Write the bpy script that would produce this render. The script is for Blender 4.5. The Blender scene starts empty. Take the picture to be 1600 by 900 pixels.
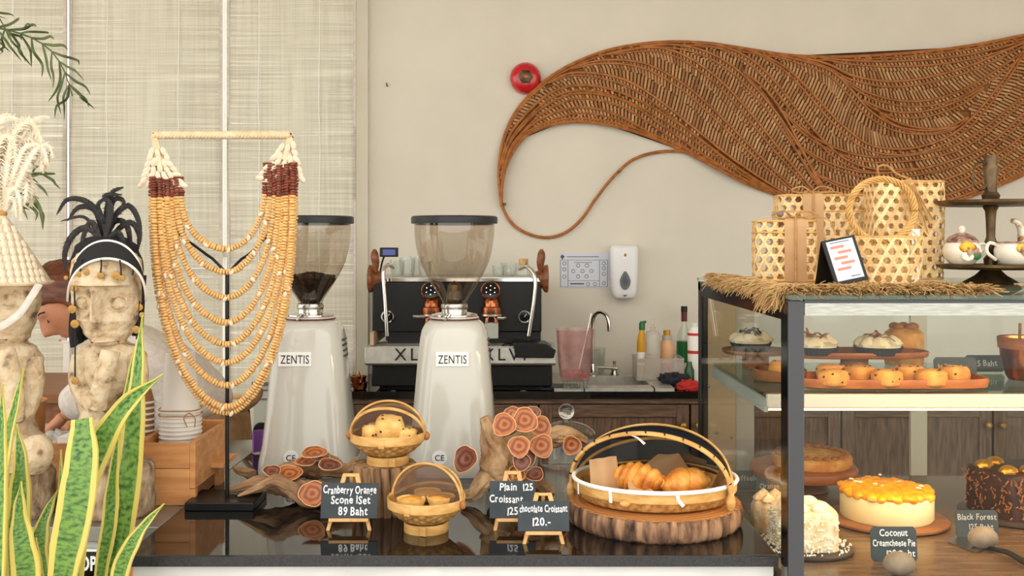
import bpy, math, random
from mathutils import Vector, Matrix, noise, Euler
random.seed(7)
V = Vector
PI = math.pi
scene = bpy.context.scene
COL = scene.collection

# ------------------------------------------------------------------ camera
F, CX, HY, ZC = 1600.0, 800.0, 378.0, 1.55       # focal length in pixels, horizon row, eye height
cam_d = bpy.data.cameras.new('camera')
cam_d.lens = 36; cam_d.sensor_width = 36; cam_d.shift_y = -(450 - HY) / 1600
cam_d.clip_start = .05; cam_d.clip_end = 200
cam = bpy.data.objects.new('camera', cam_d); COL.objects.link(cam)
cam.location = (0, 0, ZC); cam.rotation_euler = (PI / 2, 0, 0)
scene.camera = cam

# ------------------------------------------------------------------ world, exposure
scene.view_settings.view_transform = 'Standard'; scene.view_settings.look = 'None'
scene.view_settings.gamma = 1; scene.view_settings.use_curve_mapping = False
scene.view_settings.exposure = 1.22
world = bpy.data.worlds.new('overcast_sky'); scene.world = world; world.use_nodes = True
bg = world.node_tree.nodes['Background']
bg.inputs[0].default_value = (1.0, .965, .90, 1); bg.inputs[1].default_value = 1.0

def P(px, py, Y): return V(((px - CX) / F * Y, Y, ZC - (py - HY) / F * Y))
def PX(px, Y): return (px - CX) / F * Y
def PZ(py, Y): return ZC - (py - HY) / F * Y
def YG(py, z): return (ZC - z) * F / (py - HY)
def S(n, Y): return n * Y / F

# ------------------------------------------------------------------ materials
def lin(c):
    r = []
    for x in c[:3]:
        x = x / 255.0
        r.append(x / 12.92 if x <= .04045 else ((x + .055) / 1.055) ** 2.4)
    return (*r, 1.0)
MATS = {}
def mat(name, c1, c2=None, scale=15, rough=.5, metal=0, bump=0, bscale=None, stretch=(1, 1, 1), detail=5,
        ramp=(.35, .65), spec=.5, trans=0, ior=1.45, emit=None, estr=0, coat=0, rand=0, sub=0, c3=None, uv=False, sheen=0, bdist=.004):
    m = bpy.data.materials.new(name); m.use_nodes = True
    nt = m.node_tree; b = nt.nodes['Principled BSDF']
    b.inputs['Base Color'].default_value = lin(c1)
    b.inputs['Roughness'].default_value = rough; b.inputs['Metallic'].default_value = metal
    b.inputs['Specular IOR Level'].default_value = spec; b.inputs['IOR'].default_value = ior
    b.inputs['Transmission Weight'].default_value = trans; b.inputs['Coat Weight'].default_value = coat
    b.inputs['Coat Roughness'].default_value = .08
    b.inputs['Sheen Weight'].default_value = sheen
    if sub: b.inputs['Subsurface Weight'].default_value = sub; b.inputs['Subsurface Radius'].default_value = (.02, .012, .006); b.inputs['Subsurface Scale'].default_value = .3
    if emit: b.inputs['Emission Color'].default_value = lin(emit); b.inputs['Emission Strength'].default_value = estr
    tc = nt.nodes.new('ShaderNodeTexCoord'); mp = nt.nodes.new('ShaderNodeMapping')
    mp.inputs['Scale'].default_value = stretch
    nt.links.new(tc.outputs['UV' if uv else 'Object'], mp.inputs[0])
    out = None
    if c2 is not None:
        n = nt.nodes.new('ShaderNodeTexNoise'); n.inputs['Scale'].default_value = scale; n.inputs['Detail'].default_value = detail
        nt.links.new(mp.outputs[0], n.inputs['Vector'])
        r = nt.nodes.new('ShaderNodeValToRGB'); e = r.color_ramp.elements
        e[0].position = ramp[0]; e[1].position = ramp[1]; e[0].color = lin(c1); e[1].color = lin(c2)
        if c3 is not None:
            x = r.color_ramp.elements.new((ramp[0] + ramp[1]) / 2 + .0001); x.color = lin(c3)
        nt.links.new(n.outputs[0], r.inputs[0]); out = r.outputs[0]
        nt.links.new(out, b.inputs['Base Color'])
    if rand:
        oi = nt.nodes.new('ShaderNodeObjectInfo'); hs = nt.nodes.new('ShaderNodeHueSaturation')
        mr = nt.nodes.new('ShaderNodeMapRange'); mr.inputs[3].default_value = 1 - rand; mr.inputs[4].default_value = 1 + rand
        nt.links.new(oi.outputs['Random'], mr.inputs[0]); nt.links.new(mr.outputs[0], hs.inputs['Value'])
        if out: nt.links.new(out, hs.inputs['Color'])
        else: hs.inputs['Color'].default_value = lin(c1)
        nt.links.new(hs.outputs[0], b.inputs['Base Color'])
    if bump:
        n2 = nt.nodes.new('ShaderNodeTexNoise'); n2.inputs['Scale'].default_value = bscale or scale; n2.inputs['Detail'].default_value = 6
        nt.links.new(mp.outputs[0], n2.inputs['Vector'])
        bp = nt.nodes.new('ShaderNodeBump'); bp.inputs['Strength'].default_value = bump; bp.inputs['Distance'].default_value = bdist
        nt.links.new(n2.outputs[0], bp.inputs['Height']); nt.links.new(bp.outputs[0], b.inputs['Normal'])
    MATS[name] = m
    return m

def pane(name, tint=(1, 1, 1), refl=1.0, rough=0.0, base=.04, dirt=None, dirt_amt=0):
    """thin clear sheet: see-through with a mirror share that grows toward grazing angles"""
    m = bpy.data.materials.new(name); m.use_nodes = True; nt = m.node_tree
    nt.nodes.remove(nt.nodes['Principled BSDF']); o = nt.nodes['Material Output']
    lw = nt.nodes.new('ShaderNodeLayerWeight'); lw.inputs[0].default_value = .5
    p = nt.nodes.new('ShaderNodeMath'); p.operation = 'POWER'; p.inputs[1].default_value = 5.0
    nt.links.new(lw.outputs['Facing'], p.inputs[0])
    q = nt.nodes.new('ShaderNodeMath'); q.operation = 'MULTIPLY_ADD'; q.inputs[1].default_value = .65 * refl; q.inputs[2].default_value = base * refl
    nt.links.new(p.outputs[0], q.inputs[0])
    t = nt.nodes.new('ShaderNodeBsdfTransparent'); t.inputs[0].default_value = (*tint, 1)
    g = nt.nodes.new('ShaderNodeBsdfGlossy'); g.inputs['Roughness'].default_value = rough
    x = nt.nodes.new('ShaderNodeMixShader'); nt.links.new(q.outputs[0], x.inputs[0])
    nt.links.new(t.outputs[0], x.inputs[1]); nt.links.new(g.outputs[0], x.inputs[2])
    last = x
    if dirt:
        d = nt.nodes.new('ShaderNodeBsdfDiffuse'); d.inputs[0].default_value = lin(dirt)
        y = nt.nodes.new('ShaderNodeMixShader'); y.inputs[0].default_value = dirt_amt
        if dirt_amt < 0:
            tc = nt.nodes.new('ShaderNodeTexCoord'); n = nt.nodes.new('ShaderNodeTexNoise'); n.inputs['Scale'].default_value = 25; n.inputs['Detail'].default_value = 5
            nt.links.new(tc.outputs['Object'], n.inputs['Vector'])
            r = nt.nodes.new('ShaderNodeMapRange'); r.inputs[1].default_value = .35; r.inputs[2].default_value = .7; r.inputs[4].default_value = -dirt_amt
            nt.links.new(n.outputs[0], r.inputs[0]); nt.links.new(r.outputs[0], y.inputs[0])
        nt.links.new(x.outputs[0], y.inputs[1]); nt.links.new(d.outputs[0], y.inputs[2]); last = y
    nt.links.new(last.outputs[0], o.inputs[0]); MATS[name] = m
    return m

# ------------------------------------------------------------------ mesh building
def frame_path(pts, closed=False):
    n = len(pts); T = []
    for i in range(n):
        a = pts[(i - 1) % n] if (closed or i > 0) else pts[i]
        b = pts[(i + 1) % n] if (closed or i < n - 1) else pts[i]
        t = (b - a); t = t.normalized() if t.length > 1e-9 else V((0, 0, 1)); T.append(t)
    up = V((0, 0, 1)) if abs(T[0].z) < .9 else V((0, 1, 0))
    N = [(up - T[0] * up.dot(T[0])).normalized()]
    for i in range(1, n):
        u = N[-1] - T[i] * N[-1].dot(T[i])
        if u.length < 1e-6: u = T[i].orthogonal()
        N.append(u.normalized())
    return T, N
def smooth_path(pts, n):
    """Catmull-Rom through control points, n samples in all, even in arc length"""
    pts = [V(p) for p in pts]; q = [pts[0] * 2 - pts[1]] + pts + [pts[-1] * 2 - pts[-2]]
    dense = []
    for i in range(1, len(q) - 2):
        for k in range(12):
            t = k / 12; a, b, c, d = q[i - 1], q[i], q[i + 1], q[i + 2]
            dense.append(.5 * ((2 * b) + (c - a) * t + (2 * a - 5 * b + 4 * c - d) * t * t + (3 * b - a - 3 * c + d) * t ** 3))
    dense.append(pts[-1])
    return resample(dense, n)
def resample(dense, n):
    L = [0]
    for a, b in zip(dense, dense[1:]): L.append(L[-1] + (b - a).length)
    out = []; j = 0
    for i in range(n):
        s = L[-1] * i / (n - 1)
        while j < len(L) - 2 and L[j + 1] < s: j += 1
        k = (s - L[j]) / max(1e-9, L[j + 1] - L[j]); out.append(dense[j].lerp(dense[j + 1], min(1, max(0, k))))
    return out
def path_len(p): return sum((b - a).length for a, b in zip(p, p[1:]))

ORG = {}
class MB:
    def __init__(s): s.v = []; s.f = []; s.uv = {}; s.col = {}; s.curcol = None
    def _add(s, vs, fs):
        o = len(s.v); s.v += [V(p) for p in vs]
        for f in fs: s.f.append(tuple(i + o for i in f))
        return o
    def box(s, x0, x1, y0, y1, z0, z1, M=None):
        vs = [V((x, y, z)) for z in (z0, z1) for y in (y0, y1) for x in (x0, x1)]
        if M is not None: vs = [M @ p for p in vs]
        s._add(vs, [(0, 2, 3, 1), (4, 5, 7, 6), (0, 1, 5, 4), (1, 3, 7, 5), (3, 2, 6, 7), (2, 0, 4, 6)]); return s
    def cbox(s, c, sx, sy, sz, M=None):
        R = Matrix.Translation(V(c)) @ (M.to_4x4() if M is not None else Matrix())
        return s.box(-sx / 2, sx / 2, -sy / 2, sy / 2, -sz / 2, sz / 2, R)
    def lathe(s, prof, seg=32, c=(0, 0, 0), M=None, fn=None, sx=1, sy=1, cap0=True, cap1=True):
        c = V(c); rings = []
        for k, (r, z) in enumerate(prof):
            ring = []
            for i in range(seg):
                a = 2 * PI * i / seg; rr = r * (fn(a, z, r) if fn else 1)
                p = V((rr * math.cos(a) * sx, rr * math.sin(a) * sy, z))
                if M is not None: p = M @ p
                ring.append(p + c)
            rings.append(ring)
        return s.loft(rings, cap0 and prof[0][0] > 1e-6, cap1 and prof[-1][0] > 1e-6)
    def loft(s, rings, cap0=True, cap1=True, closed=True, uv=False):
        n = len(rings[0]); o = len(s.v)
        for r in rings: s.v += [V(p) for p in r]
        m = n if closed else n - 1
        for k in range(len(rings) - 1):
            for i in range(m):
                a = o + k * n + i; b = o + k * n + (i + 1) % n
                if uv: s.uv[len(s.f)] = [(i / m, k / (len(rings) - 1)), ((i + 1) / m, k / (len(rings) - 1)), ((i + 1) / m, (k + 1) / (len(rings) - 1)), (i / m, (k + 1) / (len(rings) - 1))]
                if s.curcol is not None: s.col[len(s.f)] = s.curcol
                s.f.append((a, b, b + n, a + n))
        if cap0: s.f.append(tuple(o + i for i in reversed(range(n))))
        if cap1: s.f.append(tuple(o + (len(rings) - 1) * n + i for i in range(n)))
        return s
    def tube(s, pts, r, seg=8, closed=False, flat=1.0, cap=True, nrm=None):
        pts = [V(p) for p in pts]; n = len(pts); T, N = frame_path(pts, closed)
        R = r if isinstance(r, (list, tuple)) else [r] * n; rings = []
        for i in range(n):
            nn = N[i]
            if nrm is not None:
                w = V(nrm) - T[i] * V(nrm).dot(T[i]); nn = w.normalized() if w.length > 1e-6 else nn
            B = T[i].cross(nn)
            rings.append([pts[i] + (nn * math.cos(2 * PI * k / seg) * flat + B * math.sin(2 * PI * k / seg)) * R[i] for k in range(seg)])
        if closed: return s.loft(rings + [rings[0]], False, False)
        return s.loft(rings, cap, cap)
    def sphere(s, c, rx, ry=None, rz=None, nu=16, nv=10, M=None, fn=None):
        ry = rx if ry is None else ry; rz = rx if rz is None else rz; c = V(c); rings = []
        for j in range(nv + 1):
            th = -PI / 2 + PI * min(max(j / nv, .001), .999); ring = []
            for i in range(nu):
                a = 2 * PI * i / nu; d = V((math.cos(th) * math.cos(a), math.cos(th) * math.sin(a), math.sin(th)))
                k = fn(d) if fn else 1
                p = V((d.x * rx * k, d.y * ry * k, d.z * rz * k))
                if M is not None: p = M @ p
                ring.append(c + p)
            rings.append(ring)
        return s.loft(rings)
    def grid(s, fn, nu, nv, thick=0, uv=False):
        """fn(u,v) in 0..1; a sheet, given thickness along its normals"""
        rows = [[V(fn(i / nu, j / nv)) for i in range(nu + 1)] for j in range(nv + 1)]
        if not thick:
            return s.loft(rows, False, False, closed=False, uv=uv)
        nr = []
        for j in range(nv + 1):
            r = []
            for i in range(nu + 1):
                a = rows[j][min(i + 1, nu)] - rows[j][max(i - 1, 0)]; b = rows[min(j + 1, nv)][i] - rows[max(j - 1, 0)][i]
                k = a.cross(b); r.append(k.normalized() if k.length > 1e-12 else V((0, 0, 1)))
            nr.append(r)
        rings = [[rows[j][i] + nr[j][i] * thick / 2 for i in range(nu + 1)] + [rows[j][i] - nr[j][i] * thick / 2 for i in reversed(range(nu + 1))] for j in range(nv + 1)]
        o = len(s.f); s.loft(rings)
        if uv:
            m = 2 * (nu + 1)
            for k in range(nv):
                for i in range(m):
                    def U(t): t %= m; return (t if t <= nu else m - 1 - t) / nu
                    s.uv[o + k * m + i] = [(U(i), k / nv), (U(i + 1), k / nv), (U(i + 1), (k + 1) / nv), (U(i), (k + 1) / nv)]
        return s
    def prism(s, poly, d, M=None):
        """poly: list of 3-D points (flat outline); extruded by vector d"""
        d = V(d); n = len(poly); a = [V(p) for p in poly]; b = [p + d for p in a]
        if M is not None: a = [M @ p for p in a]; b = [M @ p for p in b]
        s._add(a + b, [tuple(reversed(range(n))), tuple(range(n, 2 * n))] + [(i, (i + 1) % n, n + (i + 1) % n, n + i) for i in range(n)]); return s
    def build(s, name, m, parent=None, bev=0, smooth=True, angle=40, org=None, sub=0, seg=2):
        me = bpy.data.meshes.new(name)
        if parent is not None: o0 = ORG[parent]
        elif org is not None: o0 = V(org)
        else:
            xs = [p.x for p in s.v]; ys = [p.y for p in s.v]; zs = [p.z for p in s.v]
            o0 = V(((min(xs) + max(xs)) / 2, (min(ys) + max(ys)) / 2, min(zs)))
        me.from_pydata([p - o0 for p in s.v], [], s.f)
        if s.uv:
            ul = me.uv_layers.new(name='UVMap')
            for pi, uvs in s.uv.items():
                for k, li in enumerate(me.polygons[pi].loop_indices): ul.data[li].uv = uvs[k]
        if s.col:
            at = me.attributes.new('shade', 'FLOAT', 'FACE')
            for pi, c in s.col.items(): at.data[pi].value = c
        if smooth:
            for p in me.polygons: p.use_smooth = True
            me.set_sharp_from_angle(angle=math.radians(angle))
        me.validate()
        mm = MATS[m] if isinstance(m, str) else m
        me.materials.append(mm)
        o = bpy.data.objects.new(name, me); COL.objects.link(o)
        if parent is not None: o.parent = parent
        else: o.location = o0
        ORG[o] = o0
        if sub:
            q = o.modifiers.new('sub', 'SUBSURF'); q.levels = sub; q.render_levels = sub
        if bev:
            q = o.modifiers.new('bevel', 'BEVEL'); q.width = bev; q.segments = seg; q.limit_method = 'ANGLE'; q.angle_limit = math.radians(35)
        return o

def tag(o, label=None, cat=None, group=None, kind=None):
    if label: o['label'] = label
    if cat: o['category'] = cat
    if group: o['group'] = group
    if kind: o['kind'] = kind
    return o
def thing(name, label, cat, loc=(0, 0, 0), group=None):
    o = bpy.data.objects.new(name, None); COL.objects.link(o); o.location = loc; o.empty_display_size = .05
    ORG[o] = V(loc); return tag(o, label, cat, group)
def place(o, loc, rz=0, sc=None):
    o.location = loc; o.rotation_euler = (0, 0, rz)
    if sc: o.scale = (sc, sc, sc) if not isinstance(sc, tuple) else sc
    return o
def copy_tree(o, parent=None):
    c = o.copy(); COL.objects.link(c); ORG[c] = ORG[o]
    if parent is not None: c.parent = parent
    for ch in list(o.children): copy_tree(ch, c)
    return c
def piece(mesh_src, parent, M):
    """another object on the same mesh, child of parent, placed by a matrix in world axes"""
    c = mesh_src.copy(); COL.objects.link(c); c.parent = parent
    c.matrix_local = Matrix.Translation(-ORG[parent]) @ M; ORG[c] = M.to_translation(); return c
def text(body, size, m, parent, loc, rx=PI / 2, rz=0, ry=0, ext=.0006, align='CENTER', bold=0, shear=0, space=1, hand=False, name='lettering', R=None, sx=1, fit=None):
    """flat lettering, facing -Y when rx is 90 degrees"""
    me_all = MB(); x = 0; parts = []
    chunks = [body] if not hand else list(body)
    dg = None
    for ch in chunks:
        if ch == ' ': x += size * .3; continue
        cu = bpy.data.curves.new('t', 'FONT'); cu.body = ch; cu.size = size; cu.extrude = ext; cu.offset = bold; cu.shear = shear; cu.space_character = space; cu.resolution_u = 3
        ob = bpy.data.objects.new('t', cu); COL.objects.link(ob)
        bpy.context.view_layer.update(); dg = bpy.context.evaluated_depsgraph_get()
        me = bpy.data.meshes.new_from_object(ob.evaluated_get(dg))
        xs = [v.co.x for v in me.vertices]
        w0, w1 = min(xs), max(xs)
        jy = random.uniform(-.05, .05) * size if hand else 0; a = random.uniform(-.09, .09) if hand else 0
        vs = []
        for v in me.vertices:
            p = v.co.copy(); p.x -= w0
            if hand: p = Matrix.Rotation(a, 3, 'Z') @ p
            p.x += x; p.y += jy; p.x *= sx; vs.append(p)
        me_all._add(vs, [tuple(pp.vertices) for pp in me.polygons])
        x += (w1 - w0) + size * .09
        bpy.data.objects.remove(ob); bpy.data.curves.remove(cu); bpy.data.meshes.remove(me)
    xs = [p.x for p in me_all.v]; mid = (min(xs) + max(xs)) / 2 if align == 'CENTER' else (min(xs) if align == 'LEFT' else max(xs))
    if fit and max(xs) - min(xs) > fit:
        kf = fit / (max(xs) - min(xs))
        for p in me_all.v: p.x *= kf
        mid *= kf
    if R is None: R = Euler((rx, ry, rz)).to_matrix()
    me_all.v = [R @ (p - V((mid, 0, 0))) + V(loc) for p in me_all.v]
    return me_all.build(name, m, parent, smooth=False)
# ------------------------------------------------------------------ palette
mat('plaster', (226, 220, 206), (219, 213, 199), 3, .85, bump=.05, bscale=60)
mat('ceiling_paint', (226, 216, 198), rough=.9)
mat('floor_tile', (196, 188, 174), (182, 172, 156), 6, .55)
mat('frame_white', (232, 230, 222), rough=.5)
mat('granite', (20, 19, 19), (34, 33, 33), 400, .05, spec=.75, ramp=(.5, .8))
mat('granite_edge', (58, 59, 63), (40, 41, 44), 300, .35)
mat('marble', (222, 224, 224), (196, 199, 200), 5, .25, ramp=(.45, .75), stretch=(1, 1, 2.5), detail=8)
mat('steel_top', (150, 150, 146), (128, 128, 124), 8, .22, metal=.6)
mat('steel', (190, 188, 182), (165, 163, 157), 40, .25, metal=1, stretch=(1, 1, 12))
mat('chrome', (215, 213, 208), rough=.08, metal=1)
mat('grey_front', (186, 192, 184), (170, 178, 172), 4, .45)
mat('black_metal', (9, 9, 10), rough=.38)
mat('black_gloss', (10, 10, 11), rough=.12)
mat('post_grey', (66, 68, 73), rough=.35)
mat('beige_panel', (196, 172, 138), (186, 160, 126), 6, .45)
mat('pale_panel', (190, 184, 172), rough=.45)
mat('dark_wood', (76, 55, 41), (112, 86, 66), 10, .6, bump=.15, bscale=30, stretch=(8, 8, 1))
mat('dark_wood_h', (76, 55, 41), (112, 86, 66), 10, .6, bump=.15, bscale=30, stretch=(1, 8, 8))
mat('box_wood', (214, 156, 98), (190, 128, 76), 9, .5, stretch=(.8, 4, 7), bump=.05)
mat('desk_wood', (150, 98, 58), (122, 76, 42), 8, .5, stretch=(1, 6, 6))
mat('easel_wood', (222, 176, 114), (206, 156, 94), 20, .5, stretch=(3, 3, 1))
mat('bamboo', (226, 182, 112), (198, 148, 80), 30, .42, stretch=(1, 1, 3), bump=.1)
mat('bamboo_dark', (178, 118, 62), (150, 92, 44), 30, .45)
mat('wicker', (212, 166, 100), (164, 114, 58), 90, .5, bump=.25, bscale=90)
mat('enamel', (204, 202, 192), rough=.12, coat=.5)
mat('lid_black', (38, 40, 43), rough=.4)
mat('beans', (52, 34, 24), (24, 14, 10), 90, .45, bump=1, bscale=160)
mat('chalkboard', (62, 70, 75), (54, 61, 66), 30, .75)
mat('chalk', (245, 245, 245), rough=.8)
mat('chalk_dim', (178, 176, 170), rough=.8)
mat('white_plastic', (236, 236, 238), rough=.22)
mat('copper', (182, 112, 74), (140, 78, 48), 12, .22, metal=1)
mat('walnut', (150, 92, 54), (112, 64, 34), 14, .4, stretch=(1, 1, 4))
mat('red_enamel', (196, 22, 34), rough=.18, coat=.6)
mat('bronze', (118, 98, 70), (74, 58, 40), 30, .38, metal=.75, bump=.1)
mat('driftwood', (178, 142, 104), (120, 86, 58), 10, .8, bump=.6, bscale=26, stretch=(1, 2.2, 2.2), ramp=(.3, .7), detail=9, bdist=.014)
mat('driftwood_pale', (206, 172, 130), (148, 108, 72), 12, .8, bump=.6, bscale=30, stretch=(2, 2, 1), ramp=(.3, .7), detail=9, bdist=.014)
mat('bark', (178, 138, 104), (52, 38, 32), 48, .9, bump=1, bscale=90, stretch=(1, 1, .3), ramp=(.36, .64), c3=(124, 92, 70), detail=9)
mat('log_wood', (182, 144, 104), (104, 74, 50), 22, .8, bump=.7, bscale=40, stretch=(3, 3, .35), detail=8)
mat('log_top', (178, 122, 68), (150, 96, 50), 10, .55, stretch=(1, 1, 1))
mat('paper', (246, 246, 242), rough=.6)
mat('paper_cool', (214, 218, 228), rough=.6)
mat('ink', (90, 96, 116), rough=.8)
mat('ink_black', (20, 20, 22), rough=.7)
mat('kraft', (196, 156, 112), (176, 136, 94), 8, .75, bump=.1)
mat('twine', (194, 150, 92), (166, 120, 66), 80, .8)
mat('statue_stone', (212, 194, 164), (100, 86, 72), 44, .85, bump=1, bscale=60, ramp=(.40, .72), c3=(198, 172, 136), detail=14, bdist=.008)
mat('statue_base', (190, 170, 142), (62, 52, 44), 40, .9, bump=.9, bscale=50, ramp=(.34, .7), c3=(150, 124, 96), stretch=(1, 1, .6), detail=10, bdist=.010)
mat('cloth_black', (24, 22, 24), rough=.8, bump=.2, bscale=200)
mat('bead_white', (236, 232, 226), rough=.35)
mat('brass', (186, 148, 82), (140, 104, 52), 40, .35, metal=.7)
mat('feather_black', (12, 9, 9), (30, 20, 17), 30, .45, rand=.4, stretch=(1, 1, 1))
mat('feather_white', (234, 224, 204), (224, 206, 178), 20, .7, rand=.06)
mat('cowrie', (228, 216, 196), (224, 206, 178), 60, .25)
mat('raffia', (206, 170, 116), (178, 138, 86), 40, .75, rand=.1)
mat('bead_tan', (232, 190, 126), (216, 164, 96), 90, .38, rand=.1)
mat('bead_red', (134, 66, 46), (104, 46, 32), 60, .4)
mat('palm_green', (62, 78, 40), (92, 104, 56), 8, .45, rand=.2)
mat('cup_white', (240, 236, 228), rough=.5)
mat('cup_kraft', (152, 106, 70), rough=.6)
mat('skin', (196, 138, 104), (184, 122, 90), 12, .5, sub=.08)
mat('hair', (118, 62, 34), (74, 36, 18), 30, .42, stretch=(1, 1, 3))
mat('linen', (216, 206, 196), (200, 190, 180), 60, .85, bump=.2, bscale=160)
mat('khaki', (150, 116, 82), (134, 102, 70), 40, .85, bump=.15, bscale=150)
mat('dark_apron', (52, 40, 30), rough=.85)
mat('purple_cloth', (136, 88, 162), rough=.85)
mat('red_cloth', (200, 52, 46), (170, 38, 36), 40, .9)
mat('navy_cloth', (40, 42, 52), rough=.9)
mat('glass_green', (40, 92, 50), rough=.1, trans=.3)
mat('yellow_plastic', (226, 168, 38), rough=.3)
mat('green_plastic', (34, 112, 58), rough=.35)
mat('peach_plastic', (222, 172, 132), rough=.3)
mat('gold_cap', (196, 148, 62), rough=.3, metal=.4)
mat('wine_red', (96, 34, 34), rough=.3)
mat('label_red', (204, 60, 48), rough=.5)
mat('milky', (222, 218, 206), rough=.35, trans=.25)
mat('tin_black', (52, 54, 62), rough=.45)
mat('cream', (244, 230, 198), (250, 240, 214), 20, .55, sub=.1)
mat('scone', (226, 168, 92), (196, 122, 54), 40, .75, bump=.6, bscale=90, ramp=(.35, .7))
mat('scone_pale', (240, 206, 132), (224, 172, 92), 40, .8, bump=.7, bscale=80)
mat('berry', (84, 40, 24), rough=.6)
mat('egg_tart', (240, 184, 84), (220, 140, 48), 50, .5, bump=.3)
mat('croissant', (240, 178, 92), (186, 104, 38), 34, .42, bump=.6, bscale=80, c3=(222, 146, 60))
mat('croissant_pale', (240, 190, 104), (220, 150, 66), 30, .5)
mat('choc', (70, 36, 22), (40, 20, 12), 60, .5, bump=.4, bscale=80)
mat('choc_curl', (60, 30, 18), rough=.5)
mat('caramel', (160, 96, 46), rough=.4)
mat('gold_leaf', (222, 170, 62), (180, 120, 34), 60, .3, metal=.7, bump=.6, bscale=120)
mat('custard', (248, 226, 164), (250, 234, 182), 8, .5, sub=.1)
mat('mango', (255, 178, 24), (242, 148, 10), 40, .2, sub=.1, rand=.1)
mat('coconut_cake', (248, 234, 204), (236, 200, 146), 60, .8, bump=.8, bscale=120)
mat('coconut_flake', (252, 246, 230), rough=.8, rand=.05)
mat('tray_wood', (178, 106, 54), (146, 80, 36), 12, .4, stretch=(1, 5, 5))
mat('plate_dark', (64, 50, 42), rough=.4)
mat('stone_grey', (150, 132, 114), (112, 98, 84), 24, .85, bump=.3)
mat('pottery', (238, 230, 214), rough=.2, coat=.4)
mat('transfer_print', (238, 230, 214), (150, 92, 72), 55, .22, coat=.4, ramp=(.5, .6), c3=(214, 168, 90))
mat('print_dark', (110, 66, 58), (190, 160, 136), 90, .3, coat=.3)
mat('rattan_back', (146, 94, 48), (124, 78, 38), 40, .8)
mat('rattan_cane', (180, 114, 56), (148, 88, 40), 30, .5, rand=.1)
mat('soap_grey', (92, 104, 104), rough=.2)
mat('screen', (30, 34, 70), rough=.2, emit=(90, 100, 160), estr=.35)
mat('led_white', (230, 240, 250), emit=(225, 238, 250), estr=.9)
mat('lamp_warm', (255, 226, 180), emit=(255, 206, 146), estr=11.0)
mat('lamp_top', (255, 226, 180), emit=(255, 214, 160), estr=17.0)
mat('peach_bar', (222, 140, 118), rough=.7)
mat('pink_residue', (214, 150, 150), (150, 70, 80), 20, .3, ramp=(.4, .75))
mat('grey_cabinet', (176, 178, 168), rough=.4)
mat('soil', (58, 42, 30), rough=.95)
mat('terracotta', (150, 96, 66), rough=.8)
mat('lash', (38, 24, 18), rough=.7)
pane('clear_pane', (.97, .985, .975), 1.0, base=.014)
pane('green_pane', (.72, .82, .78), 1.1, base=.03)
pane('clear_glass', (.93, .95, .94), 1.3, .02, base=.06)
pane('smoky', (.80, .745, .68), 1.4, .02, base=.07)
pane('jug_glass', (.95, .88, .87), 1.2, .05, base=.05, dirt=(206, 156, 156), dirt_amt=-.26)
pane('milky_clear', (.95, .94, .92), 1, .1, base=.05, dirt=(226, 222, 214), dirt_amt=.3)
pane('net_black', (1, 1, 1), 0, .3, base=0, dirt=(38, 40, 48), dirt_amt=.62)
pane('net_brown', (1, 1, 1), 0, .3, base=0, dirt=(176, 144, 124), dirt_amt=.26)

def shade_mat(name, dark, light, rough):
    """colour from the per-piece attribute 'shade'"""
    m = mat(name, dark, rough=rough); nt = m.node_tree; b = nt.nodes['Principled BSDF']
    a = nt.nodes.new('ShaderNodeAttribute'); a.attribute_name = 'shade'
    r = nt.nodes.new('ShaderNodeValToRGB'); e = r.color_ramp.elements; e[0].color = lin(dark); e[1].color = lin(light)
    nt.links.new(a.outputs['Fac'], r.inputs[0]); nt.links.new(r.outputs[0], b.inputs['Base Color']); return m
shade_mat('rattan_slat', (142, 90, 44), (210, 164, 112), .6)
mat('raffia_pale', (226, 208, 174), (206, 184, 146), 60, .8, bump=.3, bscale=150)
mat('steel_soft', (200, 198, 190), (182, 180, 172), 30, .3, metal=.35)
mat('shelf_white', (192, 188, 178), rough=.4)
mat('deck_brown', (112, 86, 62), (86, 64, 46), 12, .25, stretch=(1, 6, 6))
mat('hat_cream', (222, 202, 172), (204, 180, 146), 40, .8)
shade_mat('weave', (206, 160, 98), (246, 216, 160), .55)

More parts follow.
